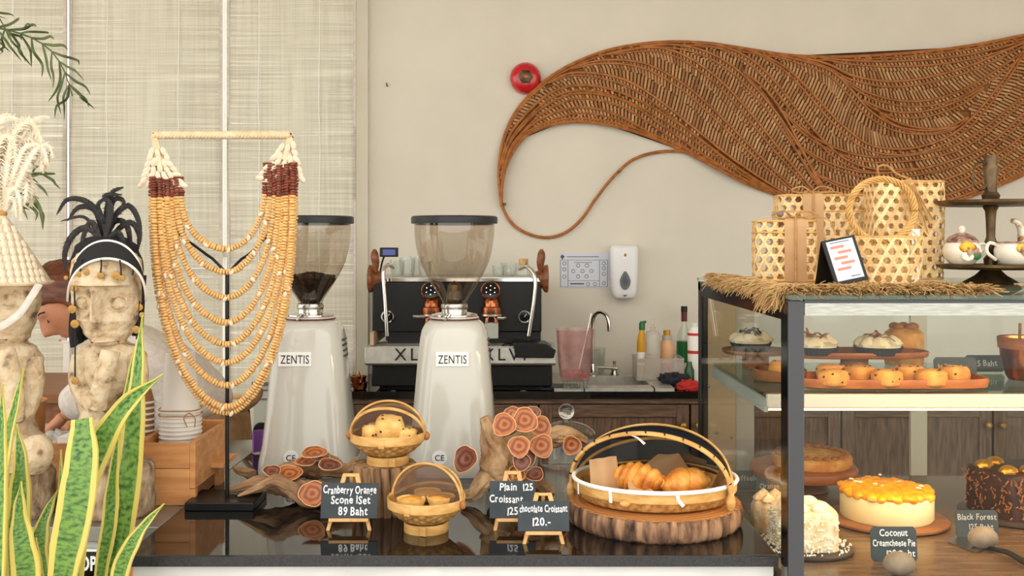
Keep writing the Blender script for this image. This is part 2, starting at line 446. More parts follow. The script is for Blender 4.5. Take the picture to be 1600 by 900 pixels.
def leaf_mat():
    m = mat('snake_leaf', (74, 112, 44), rough=.35); nt = m.node_tree; b = nt.nodes['Principled BSDF']
    uv = nt.nodes.new('ShaderNodeUVMap'); sp = nt.nodes.new('ShaderNodeSeparateXYZ'); nt.links.new(uv.outputs[0], sp.inputs[0])
    n = nt.nodes.new('ShaderNodeTexNoise'); n.inputs['Scale'].default_value = 6; n.inputs['Detail'].default_value = 4
    mp = nt.nodes.new('ShaderNodeMapping'); mp.inputs['Scale'].default_value = (.7, 8.5, 1); nt.links.new(uv.outputs[0], mp.inputs[0]); nt.links.new(mp.outputs[0], n.inputs['Vector'])
    r = nt.nodes.new('ShaderNodeValToRGB'); e = r.color_ramp.elements
    e[0].position = .34; e[1].position = .56; e[0].color = lin((46, 84, 38)); e[1].color = lin((110, 148, 66))
    nt.links.new(n.outputs[0], r.inputs[0])
    a = nt.nodes.new('ShaderNodeMath'); a.operation = 'SUBTRACT'; a.inputs[1].default_value = .5; nt.links.new(sp.outputs[0], a.inputs[0])
    ab = nt.nodes.new('ShaderNodeMath'); ab.operation = 'ABSOLUTE'; nt.links.new(a.outputs[0], ab.inputs[0])
    n2 = nt.nodes.new('ShaderNodeTexNoise'); n2.inputs['Scale'].default_value = 9; nt.links.new(uv.outputs[0], n2.inputs['Vector'])
    ad = nt.nodes.new('ShaderNodeMath'); ad.operation = 'MULTIPLY_ADD'; ad.inputs[1].default_value = .10; nt.links.new(n2.outputs[0], ad.inputs[0]); nt.links.new(ab.outputs[0], ad.inputs[2])
    mr = nt.nodes.new('ShaderNodeMapRange'); mr.inputs[1].default_value = .375; mr.inputs[2].default_value = .40; nt.links.new(ad.outputs[0], mr.inputs[0])
    mx = nt.nodes.new('ShaderNodeMix'); mx.data_type = 'RGBA'; nt.links.new(mr.outputs[0], mx.inputs['Factor'])
    nt.links.new(r.outputs[0], mx.inputs['A']); mx.inputs['B'].default_value = lin((208, 190, 98)); nt.links.new(mx.outputs['Result'], b.inputs['Base Color'])
leaf_mat()

def ring_mat(name, cols, scale, axis_scale=(1, 1, 0)):
    """growth rings round the object's own axis"""
    m = mat(name, cols[0], rough=.5, coat=.15); nt = m.node_tree; b = nt.nodes['Principled BSDF']
    tc = nt.nodes.new('ShaderNodeTexCoord'); mp = nt.nodes.new('ShaderNodeMapping'); mp.inputs['Scale'].default_value = axis_scale
    nt.links.new(tc.outputs['Object'], mp.inputs[0])
    n = nt.nodes.new('ShaderNodeTexNoise'); n.inputs['Scale'].default_value = 40; nt.links.new(mp.outputs[0], n.inputs['Vector'])
    ln = nt.nodes.new('ShaderNodeVectorMath'); ln.operation = 'LENGTH'; nt.links.new(mp.outputs[0], ln.inputs[0])
    ad = nt.nodes.new('ShaderNodeMath'); ad.operation = 'MULTIPLY_ADD'; ad.inputs[1].default_value = .014; nt.links.new(n.outputs[0], ad.inputs[0]); nt.links.new(ln.outputs['Value'], ad.inputs[2])
    mu = nt.nodes.new('ShaderNodeMath'); mu.operation = 'MULTIPLY'; mu.inputs[1].default_value = scale; nt.links.new(ad.outputs[0], mu.inputs[0])
    si = nt.nodes.new('ShaderNodeMath'); si.operation = 'SINE'; nt.links.new(mu.outputs[0], si.inputs[0])
    mr = nt.nodes.new('ShaderNodeMapRange'); mr.inputs[1].default_value = -1; nt.links.new(si.outputs[0], mr.inputs[0])
    r = nt.nodes.new('ShaderNodeValToRGB'); e = r.color_ramp.elements; e[0].color = lin(cols[0]); e[1].color = lin(cols[1])
    nt.links.new(mr.outputs[0], r.inputs[0]); nt.links.new(r.outputs[0], b.inputs['Base Color']); return m
ring_mat('fungus', ((128, 66, 32), (190, 112, 58)), 520)
ring_mat('fungus_dark', ((92, 48, 38), (138, 80, 56)), 480)
ring_mat('tree_rings', ((158, 100, 52), (186, 128, 72)), 520)
mat('fungus_edge', (226, 176, 130), rough=.6)

def blind_mat():
    m = bpy.data.materials.new('bamboo_blind'); m.use_nodes = True; nt = m.node_tree; nt.nodes.remove(nt.nodes['Principled BSDF']); o = nt.nodes['Material Output']
    tc = nt.nodes.new('ShaderNodeTexCoord')
    def nz(sc, s, d=3):
        mp = nt.nodes.new('ShaderNodeMapping'); mp.inputs['Scale'].default_value = sc; nt.links.new(tc.outputs['Object'], mp.inputs[0])
        n = nt.nodes.new('ShaderNodeTexNoise'); n.inputs['Scale'].default_value = s; n.inputs['Detail'].default_value = d; nt.links.new(mp.outputs[0], n.inputs['Vector']); return n
    a = nz((.9, 1, 130), 1.6, 4); b2 = nz((55, 1, 1.2), 1.5, 3)
    mx = nt.nodes.new('ShaderNodeMath'); mx.operation = 'MULTIPLY_ADD'; mx.inputs[1].default_value = .45; nt.links.new(b2.outputs[0], mx.inputs[0]); nt.links.new(a.outputs[0], mx.inputs[2])
    r = nt.nodes.new('ShaderNodeValToRGB'); e = r.color_ramp.elements; e[0].position = .52; e[1].position = .92
    e[0].color = lin((206, 201, 188)); e[1].color = lin((240, 237, 226)); nt.links.new(mx.outputs[0], r.inputs[0])
    d = nt.nodes.new('ShaderNodeBsdfDiffuse'); t = nt.nodes.new('ShaderNodeBsdfTranslucent'); nt.links.new(r.outputs[0], d.inputs[0]); nt.links.new(r.outputs[0], t.inputs[0])
    s1 = nt.nodes.new('ShaderNodeMixShader'); s1.inputs[0].default_value = .45; nt.links.new(d.outputs[0], s1.inputs[1]); nt.links.new(t.outputs[0], s1.inputs[2])
    g = nz((.7, 1, 170), 1.5, 2); mr = nt.nodes.new('ShaderNodeMapRange'); mr.inputs[1].default_value = .60; mr.inputs[2].default_value = .72; mr.inputs[4].default_value = .5; nt.links.new(g.outputs[0], mr.inputs[0])
    tr = nt.nodes.new('ShaderNodeBsdfTransparent'); s2 = nt.nodes.new('ShaderNodeMixShader'); nt.links.new(mr.outputs[0], s2.inputs[0]); nt.links.new(s1.outputs[0], s2.inputs[1]); nt.links.new(tr.outputs[0], s2.inputs[2])
    nt.links.new(s2.outputs[0], o.inputs[0]); MATS['bamboo_blind'] = m
blind_mat()
# ================================================================== the setting
WY = 5.05                                   # back wall
def struct(o): o['kind'] = 'structure'; return o
struct(MB().box(-9, 9, -9, WY + 3, -.05, 0).build('floor', 'floor_tile', smooth=False))
struct(MB().box(-6, 6, 1.2, WY + .6, 3.6, 3.7).build('ceiling', 'ceiling_paint', smooth=False))
WX0, WX1, WZ0, WZ1 = -3.3, PX(574, WY), .72, 3.05
wb = MB(); wb.box(WX1, 4.2, WY, WY + .15, 0, 3.6); wb.box(WX0, WX1, WY, WY + .15, 0, WZ0); wb.box(WX0, WX1, WY, WY + .15, WZ1, 3.6); wb.box(-6, WX0, WY, WY + .15, 0, 3.6)
struct(wb.build('wall_back', 'plaster', smooth=False))
struct(MB().box(4.05, 4.2, 1.2, WY, 0, 3.6).build('wall_right', 'plaster', smooth=False))
w1 = MB()
posts = [WX0 + .03, PX(-130, WY), PX(116, WY), PX(338, WY), PX(572, WY)]
w1.box(WX0, WX1, WY + .02, WY + .09, WZ0, WZ0 + .05); w1.box(WX0, WX1, WY + .02, WY + .09, WZ1 - .05, WZ1)
w1o = w1.build('window_1', 'frame_white', smooth=False); struct(w1o)
for x in posts: MB().box(x - .028, x + .028, WY + .015, WY + .095, WZ0 + .05, WZ1 - .05).build('window_post', 'frame_white', w1o, smooth=False)
for a, b in zip(posts, posts[1:]):
    MB().box(a + .028, b - .028, WY + .025, WY + .085, PZ(402, WY), PZ(388, WY)).build('transom', 'frame_white', w1o, smooth=False)
    MB().box(a + .028, b - .028, WY + .05, WY + .056, WZ0 + .05, PZ(402, WY)).build('pane', 'clear_pane', w1o, smooth=False)
    MB().box(a + .028, b - .028, WY + .05, WY + .056, PZ(388, WY), WZ1 - .05).build('pane', 'clear_pane', w1o, smooth=False)
t1 = MB().box(PX(556, WY), PX(576, WY), WY - .03, WY, WZ0, 3.3).build('trim_1', 'plaster', smooth=False); struct(t1)

# bamboo blinds
def blind(px0, px1, lab, Y, zb, nm):
    x0, x1 = PX(px0, Y), PX(px1, Y)
    t = thing('bamboo_blind', lab, 'blind', ((x0 + x1) / 2, Y, zb), 'bamboo blinds on the window')
    def fn(u, v): return V((x0 + (x1 - x0) * u, Y + .006 * math.sin(u * 7 + v * 9) + .004 * math.sin(v * 23), zb + (3.2 - zb) * v))
    MB().grid(fn, 24, 40, .004).build('slat_sheet', 'bamboo_blind', t)
    for x in (x0 + .006, x1 - .006): MB().box(x - .007, x + .007, Y - .006, Y + .006, zb, 3.2).build('edge_binding', 'linen', t, smooth=False)
    MB().tube([(x0, Y, zb), (x1, Y, zb)], .011, 10).build('bottom_rail', 'easel_wood', t)
    MB().box(x0, x1, Y - .02, Y + .02, 3.2, 3.26).build('head_rail', 'easel_wood', t)
    for k in (.25, .72):
        x = x0 + (x1 - x0) * k
        MB().tube([(x + .004 * math.sin(z * 4), Y - .012, zb + (3.2 - zb) * z / 10) for z in range(11)], .0022, 6).build('cord', 'paper', t)
blind(-190, 104, 'bamboo blind at the far left behind the plumed statues', WY - .10, .78, 0)
blind(109, 347, 'middle bamboo blind between the two pale window strips', WY - .08, .78, 0)
blind(355, 556, 'right bamboo blind next to the plain wall', WY - .10, .80, 0)

# ------------------------------------------------------------------ front counter
CT = 1.0; CF = YG(868, CT); CXL, CXR = PX(193, CF), .4665; CB = 2.85
t = thing('serving_counter', 'black granite serving counter with white marble front', 'counter', ((CXL + CXR) / 2, 2.3, 0))
MB().box(CXL, CXR, CF, CB, CT - .02, CT).build('granite_top', 'granite', t, bev=.002)
MB().box(CXL - .0005, CXR + .0005, CF - .0008, CF + .0006, CT - .0195, CT - .0015).build('polished_edge', 'granite_edge', t, smooth=False)
MB().box(CXL + .008, CXR - .004, CF + .012, CB - .02, .08, CT - .02).build('body', 'marble', t, bev=.003)
MB().box(CXL + .002, CXL + .012, CF + .004, CF + .022, .05, CT - .022).build('corner_strip', 'box_wood', t, smooth=False)
MB().box(CXL + .03, CXR - .03, CF + .06, CB - .06, 0, .08).build('plinth', 'black_metal', t, smooth=False)
# side counter on the left
LF = YG(823, CT)
t = thing('side_counter', 'grey steel-topped side counter under the carved statues', 'counter', (-1.4, 2.4, 0))
MB().box(-2.4, CXL - .001, LF, CB, CT - .03, CT - .0005).build('steel_top', 'steel_top', t, bev=.002)
MB().box(-2.39, CXL - .006, LF + .008, CB - .02, 0, CT - .03).build('front_body', 'grey_front', t, smooth=False)
# OPEN sign
Ys = LF - .004
sg = thing('open_sign', 'black OPEN sign on the front of the side counter', 'sign', P(151, 930, Ys))
MB().box(PX(120, Ys), PX(182, Ys), Ys, Ys + .004, PZ(935, Ys), PZ(862, Ys)).build('plate', 'black_gloss', sg, smooth=False)
MB().box(PX(119, Ys), PX(183, Ys), Ys, Ys + .005, PZ(862, Ys), PZ(859, Ys)).build('top_edge', 'paper', sg, smooth=False)
for ch, px in zip('OPEN', (132, 146, 159, 171)): text(ch, S(31, Ys), 'paper', sg, P(px, 891, Ys - .0006), bold=S(.9, Ys), sx=.62, name='letter')
# ------------------------------------------------------------------ back counter with cabinets
BT = .90; BF = YG(612, BT)
BX0 = PX(546, BF)
t = thing('back_counter', 'black granite back counter along the wall under the coffee machine', 'counter', (1.2, 4.7, 0))
sx0, sx1, sy0, sy1 = PX(905, 4.75), PX(1010, 4.75), 4.56, 4.86    # sink cut-out
g = MB(); g.box(BX0, sx0, BF, WY, BT - .03, BT); g.box(sx1, 3.6, BF, WY, BT - .03, BT); g.box(sx0, sx1, BF, sy0, BT - .03, BT); g.box(sx0, sx1, sy1, WY, BT - .03, BT)
g.build('granite_top', 'granite', t, smooth=False)
MB().box(BX0, 3.6, BF + .45, WY, .08, BT - .2).build('carcass', 'dark_wood', t, smooth=False)
MB().box(BX0 + .02, 3.58, BF + .08, WY, 0, .08).build('plinth', 'black_metal', t, smooth=False)
MB().box(BX0, 3.6, BF + .022, BF + .05, BT - .055, BT - .03).build('top_rail', 'dark_wood_h', t, smooth=False)
xs = [BX0 + .004, PX(842, BF)]
while xs[-1] < 3.3: xs.append(xs[-1] + .66)
for i, (a, b) in enumerate(zip(xs, xs[1:])):
    a += .004; b -= .004; z0, z1 = .09, BT - .06
    d = MB().box(a, b, BF + .03, BF + .05, z0, z1).build('cabinet_door', 'dark_wood', t, smooth=False)
    w = .055
    for q0, q1 in ((a, a + w), (b - w, b)): MB().box(q0, q1, BF + .018, BF + .0305, z0, z1).build('stile', 'dark_wood', d, bev=.003)
    for q0, q1 in ((z1 - w, z1), (z0, z0 + w)): MB().box(a + w, b - w, BF + .018, BF + .0305, q0, q1).build('rail', 'dark_wood_h', d, bev=.003)
    kx = b - .028 if i % 2 else a + .028
    if i == 0: kx = b - .03
    MB().sphere((kx, BF - .008, z1 - .085), .017, nu=14, nv=9).tube([(kx, BF + .018, z1 - .085), (kx, BF - .002, z1 - .085)], .006, 8).build('knob', 'brass' if i else 'brass', d)

# ------------------------------------------------------------------ display case
KX0, KX1, KF, KB = .4725, 1.62, 1.75, 2.60
KT = PZ(461, KF); DK = .962
c = thing('display_case', 'black framed glass pastry display case with lit shelves', 'display case', (1.05, 2.17, 0))
pw = PX(1257, KF) - KX0
o = MB(); o.box(KX0, KX0 + pw, KF, KF + .03, 0, KT - .010); o.build('front_post', 'post_grey', c, bev=.002)
MB().box(KX0 - .001, KX0 + .006, KF + .003, KF + .045, .0, KT - .012).build('side_border', 'black_gloss', c, smooth=False)
MB().box(KX0, KX0 + .024, KB - .03, KB, 0, KT - .01).build('back_post', 'black_metal', c, bev=.002)
MB().box(KX1 - .03, KX1, KF, KF + .03, 0, KT - .01).build('front_post', 'post_grey', c, bev=.002)
MB().box(KX1 - .03, KX1, KB - .03, KB, 0, KT - .01).build('back_post', 'black_metal', c, bev=.002)
MB().box(KX0 - .002, KX1, KF - .004, KB + .003, KT - .008, KT).build('top_glass', 'green_pane', c, smooth=False)
g = MB(); g.box(KX0, KX0 + .012, KF + .03, KB - .03, KT - .045, KT - .009); g.build('side_top_border', 'black_gloss', c, smooth=False)
MB().box(KX0 + pw, KX1 - .03, KF + .001, KF + .012, KT - .014, KT - .008).build('front_top_rail', 'post_grey', c, smooth=False)
MB().box(KX0, KX1, KB - .03, KB, KT - .03, KT - .009).build('back_top_rail', 'black_metal', c, smooth=False)
MB().box(KX0 + pw, KX1 - .03, KF + .004, KF + .010, DK - .02, KT - .014).build('front_pane', 'clear_pane', c, smooth=False)
MB().box(KX0 + .002, KX0 + .007, KF + .045, KB - .03, DK - .02, KT - .045).build('side_pane', 'clear_pane', c, smooth=False)
# lamp under the top: reflector channel and strip
MB().box(KX0 + pw + .005, KX1 - .035, KF + .014, KF + .022, KT - .036, KT - .012).build('lamp_reflector', 'steel', c, smooth=False)
lm = MB().box(KX0 + pw + .01, KX1 - .05, KF + .024, KF + .044, KT - .030, KT - .018).build('light_strip', 'lamp_top', c, smooth=False)
MB().box(KX0 + pw + .005, KX1 - .035, KF + .0225, KF + .05, KT - .0165, KT - .0125).build('added_light_shield', 'steel', c, smooth=False)  # added plate, keeps the strip's light from leaking up through the top glass
# shelf
SZ = PZ(617, 1.94); SX0 = KX0 + .012
sh = MB().box(SX0, KX1 - .02, 1.95, 2.46, SZ - .008, SZ).build('glass_shelf', 'green_pane', c, smooth=False)
MB().box(SX0 - .002, KX1 - .02, 1.938, 1.95, SZ - .026, SZ + .001).build('shelf_edge', 'shelf_white', sh, bev=.003)
MB().box(SX0 + .012, KX1 - .02, 2.00, 2.03, SZ - .036, SZ - .008).build('lamp_housing', 'shelf_white', sh, bev=.002)
MB().box(SX0 + .014, KX1 - .03, 2.004, 2.026, SZ - .0395, SZ - .0362).build('light_strip', 'lamp_warm', sh, smooth=False)
MB().box(SX0 - .004, SX0 + .004, 1.95, 2.46, SZ - .034, SZ - .009).build('shelf_bracket', 'grey_front', sh, smooth=False)
# deck and cabinet below
MB().box(KX0 + .01, KX1 - .01, KF + .012, KB - .03, DK - .02, DK).build('deck', 'deck_brown', c, smooth=False)
MB().box(KX0 + .01, KX1 - .01, KF + .012, KB - .02, .06, DK - .02).build('base_cabinet', 'dark_wood', c, smooth=False)
# back: framed sliding doors
for a, b, m_, nm in ((1105, 1148, 'beige_panel', 'end_panel'), (1146, 1177, 'pale_panel', 'door_stile'), (1420, 1446, 'pale_panel', 'door_stile'), (1742, 1775, 'pale_panel', 'door_stile')):
    yy = KB - .022 if nm == 'end_panel' else KB - .016
    x0 = PX(a, yy); MB().box(x0, PX(b, yy), yy - .012, yy, DK, KT - .03).build(nm, m_, c, bev=.0015)
for a, b in ((1177, 1420), (1446, 1742)):
    MB().box(PX(a, KB - .02), PX(b, KB - .02), KB - .024, KB - .019, DK, KT - .03).build('sliding_glass', 'clear_pane', c, smooth=False)
for px, py in ((1120, 676), (1143, 684), (1143, 722), (1107, 603)):
    MB().sphere(P(px, py, KB - .04), .0035, nu=8, nv=6).build('screw', 'steel', c)
# ================================================================== grinders
def grinder(px, lab, withbeans):
    Y = 2.50; x = PX(px, Y)
    t = thing('coffee_grinder', lab, 'coffee grinder', (x, Y, CT), 'white coffee grinders on the counter')
    # body: rounded-rectangle loft (z, half width, half depth, squareness)
    def rr(w, d, z, e, n=40):
        out = []
        for i in range(n):
            a = 2 * PI * i / n; ca, sa = math.cos(a), math.sin(a)
            out.append(V((x + w * math.copysign(abs(ca) ** e, ca), Y + d * math.copysign(abs(sa) ** e, sa), z)))
        return out
    zt = PZ(500, Y)
    sec = [(CT + .0, .112, .118, .45), (CT + .006, .114, .12, .45), (CT + .03, .112, .118, .45), (CT + .07, .105, .11, .48), (CT + .13, .099, .103, .5), (CT + .2, .093, .098, .52),
           (CT + .28, .086, .092, .55), (CT + .32, .0815, .088, .58), (zt - .022, .078, .084, .62), (zt - .008, .071, .077, .7), (zt - .001, .062, .067, .8), (zt + .001, .055, .06, .9)]
    MB().loft([rr(w, d, z, e) for z, w, d, e in sec]).build('body', 'enamel', t, angle=60)
    MB().lathe([(.058, zt), (.06, zt + .002), (.06, zt + .008), (.056, zt + .010)], 40, (x, Y, 0)).build('collar', 'enamel', t)
    MB().lathe([(.0605, zt + .002), (.0612, zt + .003), (.0612, zt + .005), (.0605, zt + .006)], 40, (x, Y, 0), cap0=False, cap1=False).build('collar_ring', 'wine_red', t)
    MB().lathe([(.052, zt + .010), (.056, zt + .011), (.056, zt + .014), (.04, zt + .018), (.031, zt + .019), (.031, zt + .030)], 36, (x, Y, 0)).build('adjusting_ring', 'chrome', t)
    MB().tube([(x - .02, Y - .058, zt + .006), (x - .012, Y - .066, zt + .012), (x - .006, Y - .064, zt + .02)], .0035, 8).build('adjusting_lever', 'chrome', t)
    # hopper: thin shell
    hz = zt + .026
    prof = [(.028, hz), (.029, hz + .018), (.034, hz + .028), (.05, hz + .052), (.070, hz + .085), (.084, hz + .115), (.093, hz + .15), (.097, hz + .18), (.098, PZ(349, Y))]
    inner = [(r - .0025, z) for r, z in reversed(prof)]
    MB().lathe(prof, 48, (x, Y, 0), cap0=False, cap1=False).build('hopper', 'smoky', t)
    MB().lathe([(.012, hz + .002), (.02, hz + .02), (.016, hz + .06), (.0, hz + .07)], 20, (x, Y, 0)).build('hopper_core', 'bronze', t)
    MB().lathe([(.031, hz), (.0325, hz + .004), (.0325, hz + .010), (.031, hz + .014)], 24, (x, Y, 0), cap0=False, cap1=False).build('throat_ring', 'steel', t)
    zt2 = PZ(349, Y)
    MB().lathe([(.0, zt2 - .004), (.094, zt2 - .004), (.096, zt2 - .0005), (.105, zt2 - .0005), (.1055, zt2 + .003), (.1055, zt2 + .014), (.102, zt2 + .0175), (0, zt2 + .0195)], 48, (x, Y, 0)).build('lid', 'lid_black', t)
    if withbeans:
        zb = hz + .075
        def fn(a, z, r): return 1 + .04 * noise.noise(V((math.cos(a) * 3, math.sin(a) * 3, z * 50)))
        bm = MB().lathe([(.02, hz + .012), (.031, hz + .03), (.046, hz + .052), (.062, zb), (.05, zb + .006), (.03, zb + .010), (0, zb + .012)], 40, (x, Y, 0), fn=fn)
        bm.build('coffee_beans', 'beans', t)
        b2 = MB()
        for k in range(170):
            a = random.uniform(0, 2 * PI); r = .06 * math.sqrt(random.random()); M = Euler((random.uniform(0, 3), random.uniform(0, 3), random.uniform(0, 6))).to_matrix()
            b2.sphere((x + r * math.cos(a), Y + r * math.sin(a), zb + .011 - .010 * r / .06 + random.uniform(0, .003)), .0062, .0044, .0036, 7, 5, M)
        tag(b2.build('loose_beans', 'beans', t), kind='stuff')
    # label plate on the front, CE sticker, side vents, cord cap
    def front(z):
        for (za, wa, da, ea), (zb_, wb_, db, eb) in zip(sec, sec[1:]):
            if za <= z <= zb_: k = (z - za) / (zb_ - za); return Y - (da + (db - da) * k)
        return Y - .1
    zl = PZ(561, 2.41); y0 = front(zl); tilt = math.atan2(front(zl + .02) - front(zl - .02), .04)
    R = Matrix.Rotation(PI / 2 - tilt, 3, 'X')
    lx = x + .0005 if px > 600 else x - .018
    M4 = Matrix.Translation((lx, y0 - .0012, zl)) @ R.to_4x4()
    lp = MB().box(-.0385, .0385, -.0165, .0165, -.001, .001, M4).build('name_plate', 'paper', t, smooth=False)
    text('ZENTIS', .0285, 'ink_black', t, V((lx, y0 - .0028, zl)) + R @ V((0, -.0102, 0)), R=R, ext=.0003, space=1.06, fit=.067)
    zc = PZ(714, 2.39); yc = front(zc); cxp = PX(687 if px > 600 else 455, yc); ex = abs(cxp - x) / .11
    yc = Y - .116 * (1 - min(.99, ex) ** 4.2) ** (1 / 4.2) - .001
    MB().lathe([(.0165, -.001), (.0165, .0006), (.0, .0008)], 24, (cxp, yc, zc), Matrix.Rotation(PI / 2, 3, 'X'), sx=1.1).build('round_sticker', 'paper', t)
    text('CE', .019, 'ink_black', t, (cxp, yc - .0016, zc - .0068), ext=.0003)
    for k in range(4): MB().box(x + .081 + .0011 * k, x + .086 + .0011 * k, Y - .03, Y + .02, PZ(528, Y) - .013 * k - .004, PZ(528, Y) - .013 * k).build('vent_slot', 'lid_black', t, smooth=False)
grinder(485, 'white coffee grinder with dark beans in its hopper, behind the bead necklace', True)
grinder(710, 'white coffee grinder with an empty smoky hopper in front of the espresso machine', False)

# purple cloth behind the left grinder
def lump(name, c, rx, ry, rz, m, amp=.35, sc=30, seed=0, nu=28, nv=18, parent=None, flat=True, rot=0):
    c = V(c)
    def fn(d):
        k = 1 + amp * noise.noise(V((d.x, d.y, d.z)) * sc * .1 + V((seed, seed * 2.3, 0))) + amp * .5 * noise.noise(V((d.x, d.y, d.z)) * sc * .25 + V((seed, 0, 5)))
        return k
    b = MB().sphere((0, 0, 0), rx, ry, rz, nu, nv, Matrix.Rotation(rot, 3, 'Z') if rot else None, fn=fn)
    zm = -rz * .55
    for p in b.v:
        if flat and p.z < zm: p.z = zm + (p.z - zm) * .05
    lo = min(p.z for p in b.v)
    b.v = [p + c - V((0, 0, lo if flat else 0)) for p in b.v]
    return b.build(name, m, parent, angle=80)
pc = MB()
def pf(u, v):
    px = 396 + 156 * u; return V((PX(px, 2.66), 2.655 + .015 * math.sin(u * 19), CT + .004 + (S(34, 2.66) * (.75 + .25 * abs(math.cos(u * 3.1)))) * v))
pc.grid(pf, 40, 6, .006)
tag(pc.build('folded_cloth', 'purple_cloth'), 'purple cloth tucked behind the bean-filled grinder', 'cloth')

# ================================================================== espresso machine
EY = 4.45; E = lambda px, py, dy=0: P(px, py, EY + dy)
t = thing('espresso_machine', 'black espresso machine with copper groups and wooden steam knobs', 'coffee machine', (PX(715, EY), EY + .28, BT))
ez = lambda py: PZ(py, EY); ex = lambda px: PX(px, EY)
MB().box(ex(580), ex(863), EY + .01, EY + .5, BT + .02, ez(571)).build('base_body', 'black_metal', t, bev=.006)
MB().box(ex(592), ex(850), EY + .03, EY + .48, BT + .004, BT + .021).build('underside', 'black_gloss', t, smooth=False)
for px in (612, 818):
    for yy in (.06, .44): MB().lathe([(.018, BT), (.02, BT + .004), (.016, BT + .022)], 16, (ex(px), EY + yy, 0)).build('foot', 'chrome', t)
# drip tray: stainless trough with sloping front lip
def tri(px0):
    return [V((ex(px0), EY - .050, ez(566))), V((ex(px0), EY - .045, ez(541))), V((ex(px0), EY + .20, ez(541))), V((ex(px0), EY + .20, ez(570))), V((ex(px0), EY - .02, ez(570)))]
MB().prism(tri(572), V((ex(868) - ex(572), 0, 0))).build('drip_tray', 'steel_soft', t, bev=.003)
MB().box(ex(590), ex(850), EY - .03, EY + .19, ez(541), ez(541) + .003).build('tray_grid', 'steel_soft', t, smooth=False)
for px in (652, 787):
    text('XLVI', S(27, EY), 'ink_black', t, V((ex(px), EY - .0515, ez(561))), rx=PI / 2 - .0, ext=.001, space=1.35)
MB().box(ex(577), ex(583), EY + .02, EY + .45, ez(540), ez(520)).build('side_foot', 'beige_panel', t, smooth=False)
# main black panels
MB().box(ex(577), ex(847), EY + .09, EY + .48, ez(522), ez(441)).build('upper_body', 'black_metal', t, bev=.006)
MB().box(ex(601), ex(846), EY + .10, EY + .44, ez(541), ez(522)).build('lower_back', 'black_metal', t, smooth=False)
MB().box(ex(600), ex(848), EY + .085, EY + .48, ez(441), ez(436)).build('cup_rail', 'chrome', t, smooth=False)
MB().box(ex(583), ex(847), EY + .1, EY + .48, ez(437), ez(434)).build('cup_tray', 'steel', t, smooth=False)
for px in (602, 820):
    g0 = V((ex(px), EY + .088, ez(497)))
    R = Matrix.Rotation(PI / 2, 3, 'X')
    d = MB().lathe([(.030, -.004), (.031, .006), (.028, .012), (.024, .012), (.023, .008), (0, .008)], 28, g0, R).build('pressure_gauge', 'chrome', t)
    MB().lathe([(.022, .0085), (0, .009)], 24, g0, R).build('gauge_face', 'black_gloss', d)
    MB().box(-.001, .001, -.016, .002, -.0105, -.0095, Matrix.Translation(g0) @ Matrix.Rotation(.6, 4, 'Y') @ R.to_4x4().inverted()).build('needle', 'paper', d, smooth=False)
# steam knobs: turned wooden cup with paddle handle
for px, sgn in ((592, -1), (836, 1)):
    k0 = V((ex(px), EY + .12, ez(437)))
    R = Matrix.Rotation(sgn * PI / 2, 3, 'Y')
    kb = MB().lathe([(.03, 0), (.034, .01), (.036, .022), (.042, .034), (.060, .044), (.063, .058), (.055, .062), (0, .062)], 28, k0, R).build('steam_knob', 'walnut', t)
    hp = smooth_path([k0 + V((sgn * .025, -.03, .03)), k0 + V((sgn * .026, -.035, .07)), k0 + V((sgn * .030, -.035, .105)), k0 + V((sgn * .03, -.034, .132))], 10)
    MB().tube(hp, [.009, .011, .014, .016, .0175, .018, .018, .017, .014, .006], 12).build('paddle', 'walnut', kb)
    wx = px + (12 if sgn < 0 else 5)
    pts = [E(wx - sgn * 14 * -1 * .0 + (-2 if sgn < 0 else -22), 436 if sgn < 0 else 424, .10), E(wx + (-8 if sgn < 0 else -4), 420 if sgn < 0 else 418, .0), E(wx - 6 if sgn < 0 else wx - 2, 432, -.02), E(605 if sgn < 0 else 834, 480, -.02), E(605.5 if sgn < 0 else 826, 525, -.02)]
    if sgn < 0: pts = [E(614, 418, .10), E(606, 414, .02), E(599, 426, -.015), E(602, 470, -.02), E(605, 525, -.02)]
    else: pts = [E(812, 420, .10), E(824, 417, .02), E(836, 433, -.015), E(834, 470, -.02), E(826, 525, -.02)]
    MB().tube(smooth_path(pts, 30), .0085, 10).build('steam_wand', 'chrome', t)
    MB().tube([pts[-1], pts[-1] + V((0, 0, -.02))], .007, 10).build('wand_tip', 'black_metal', t)
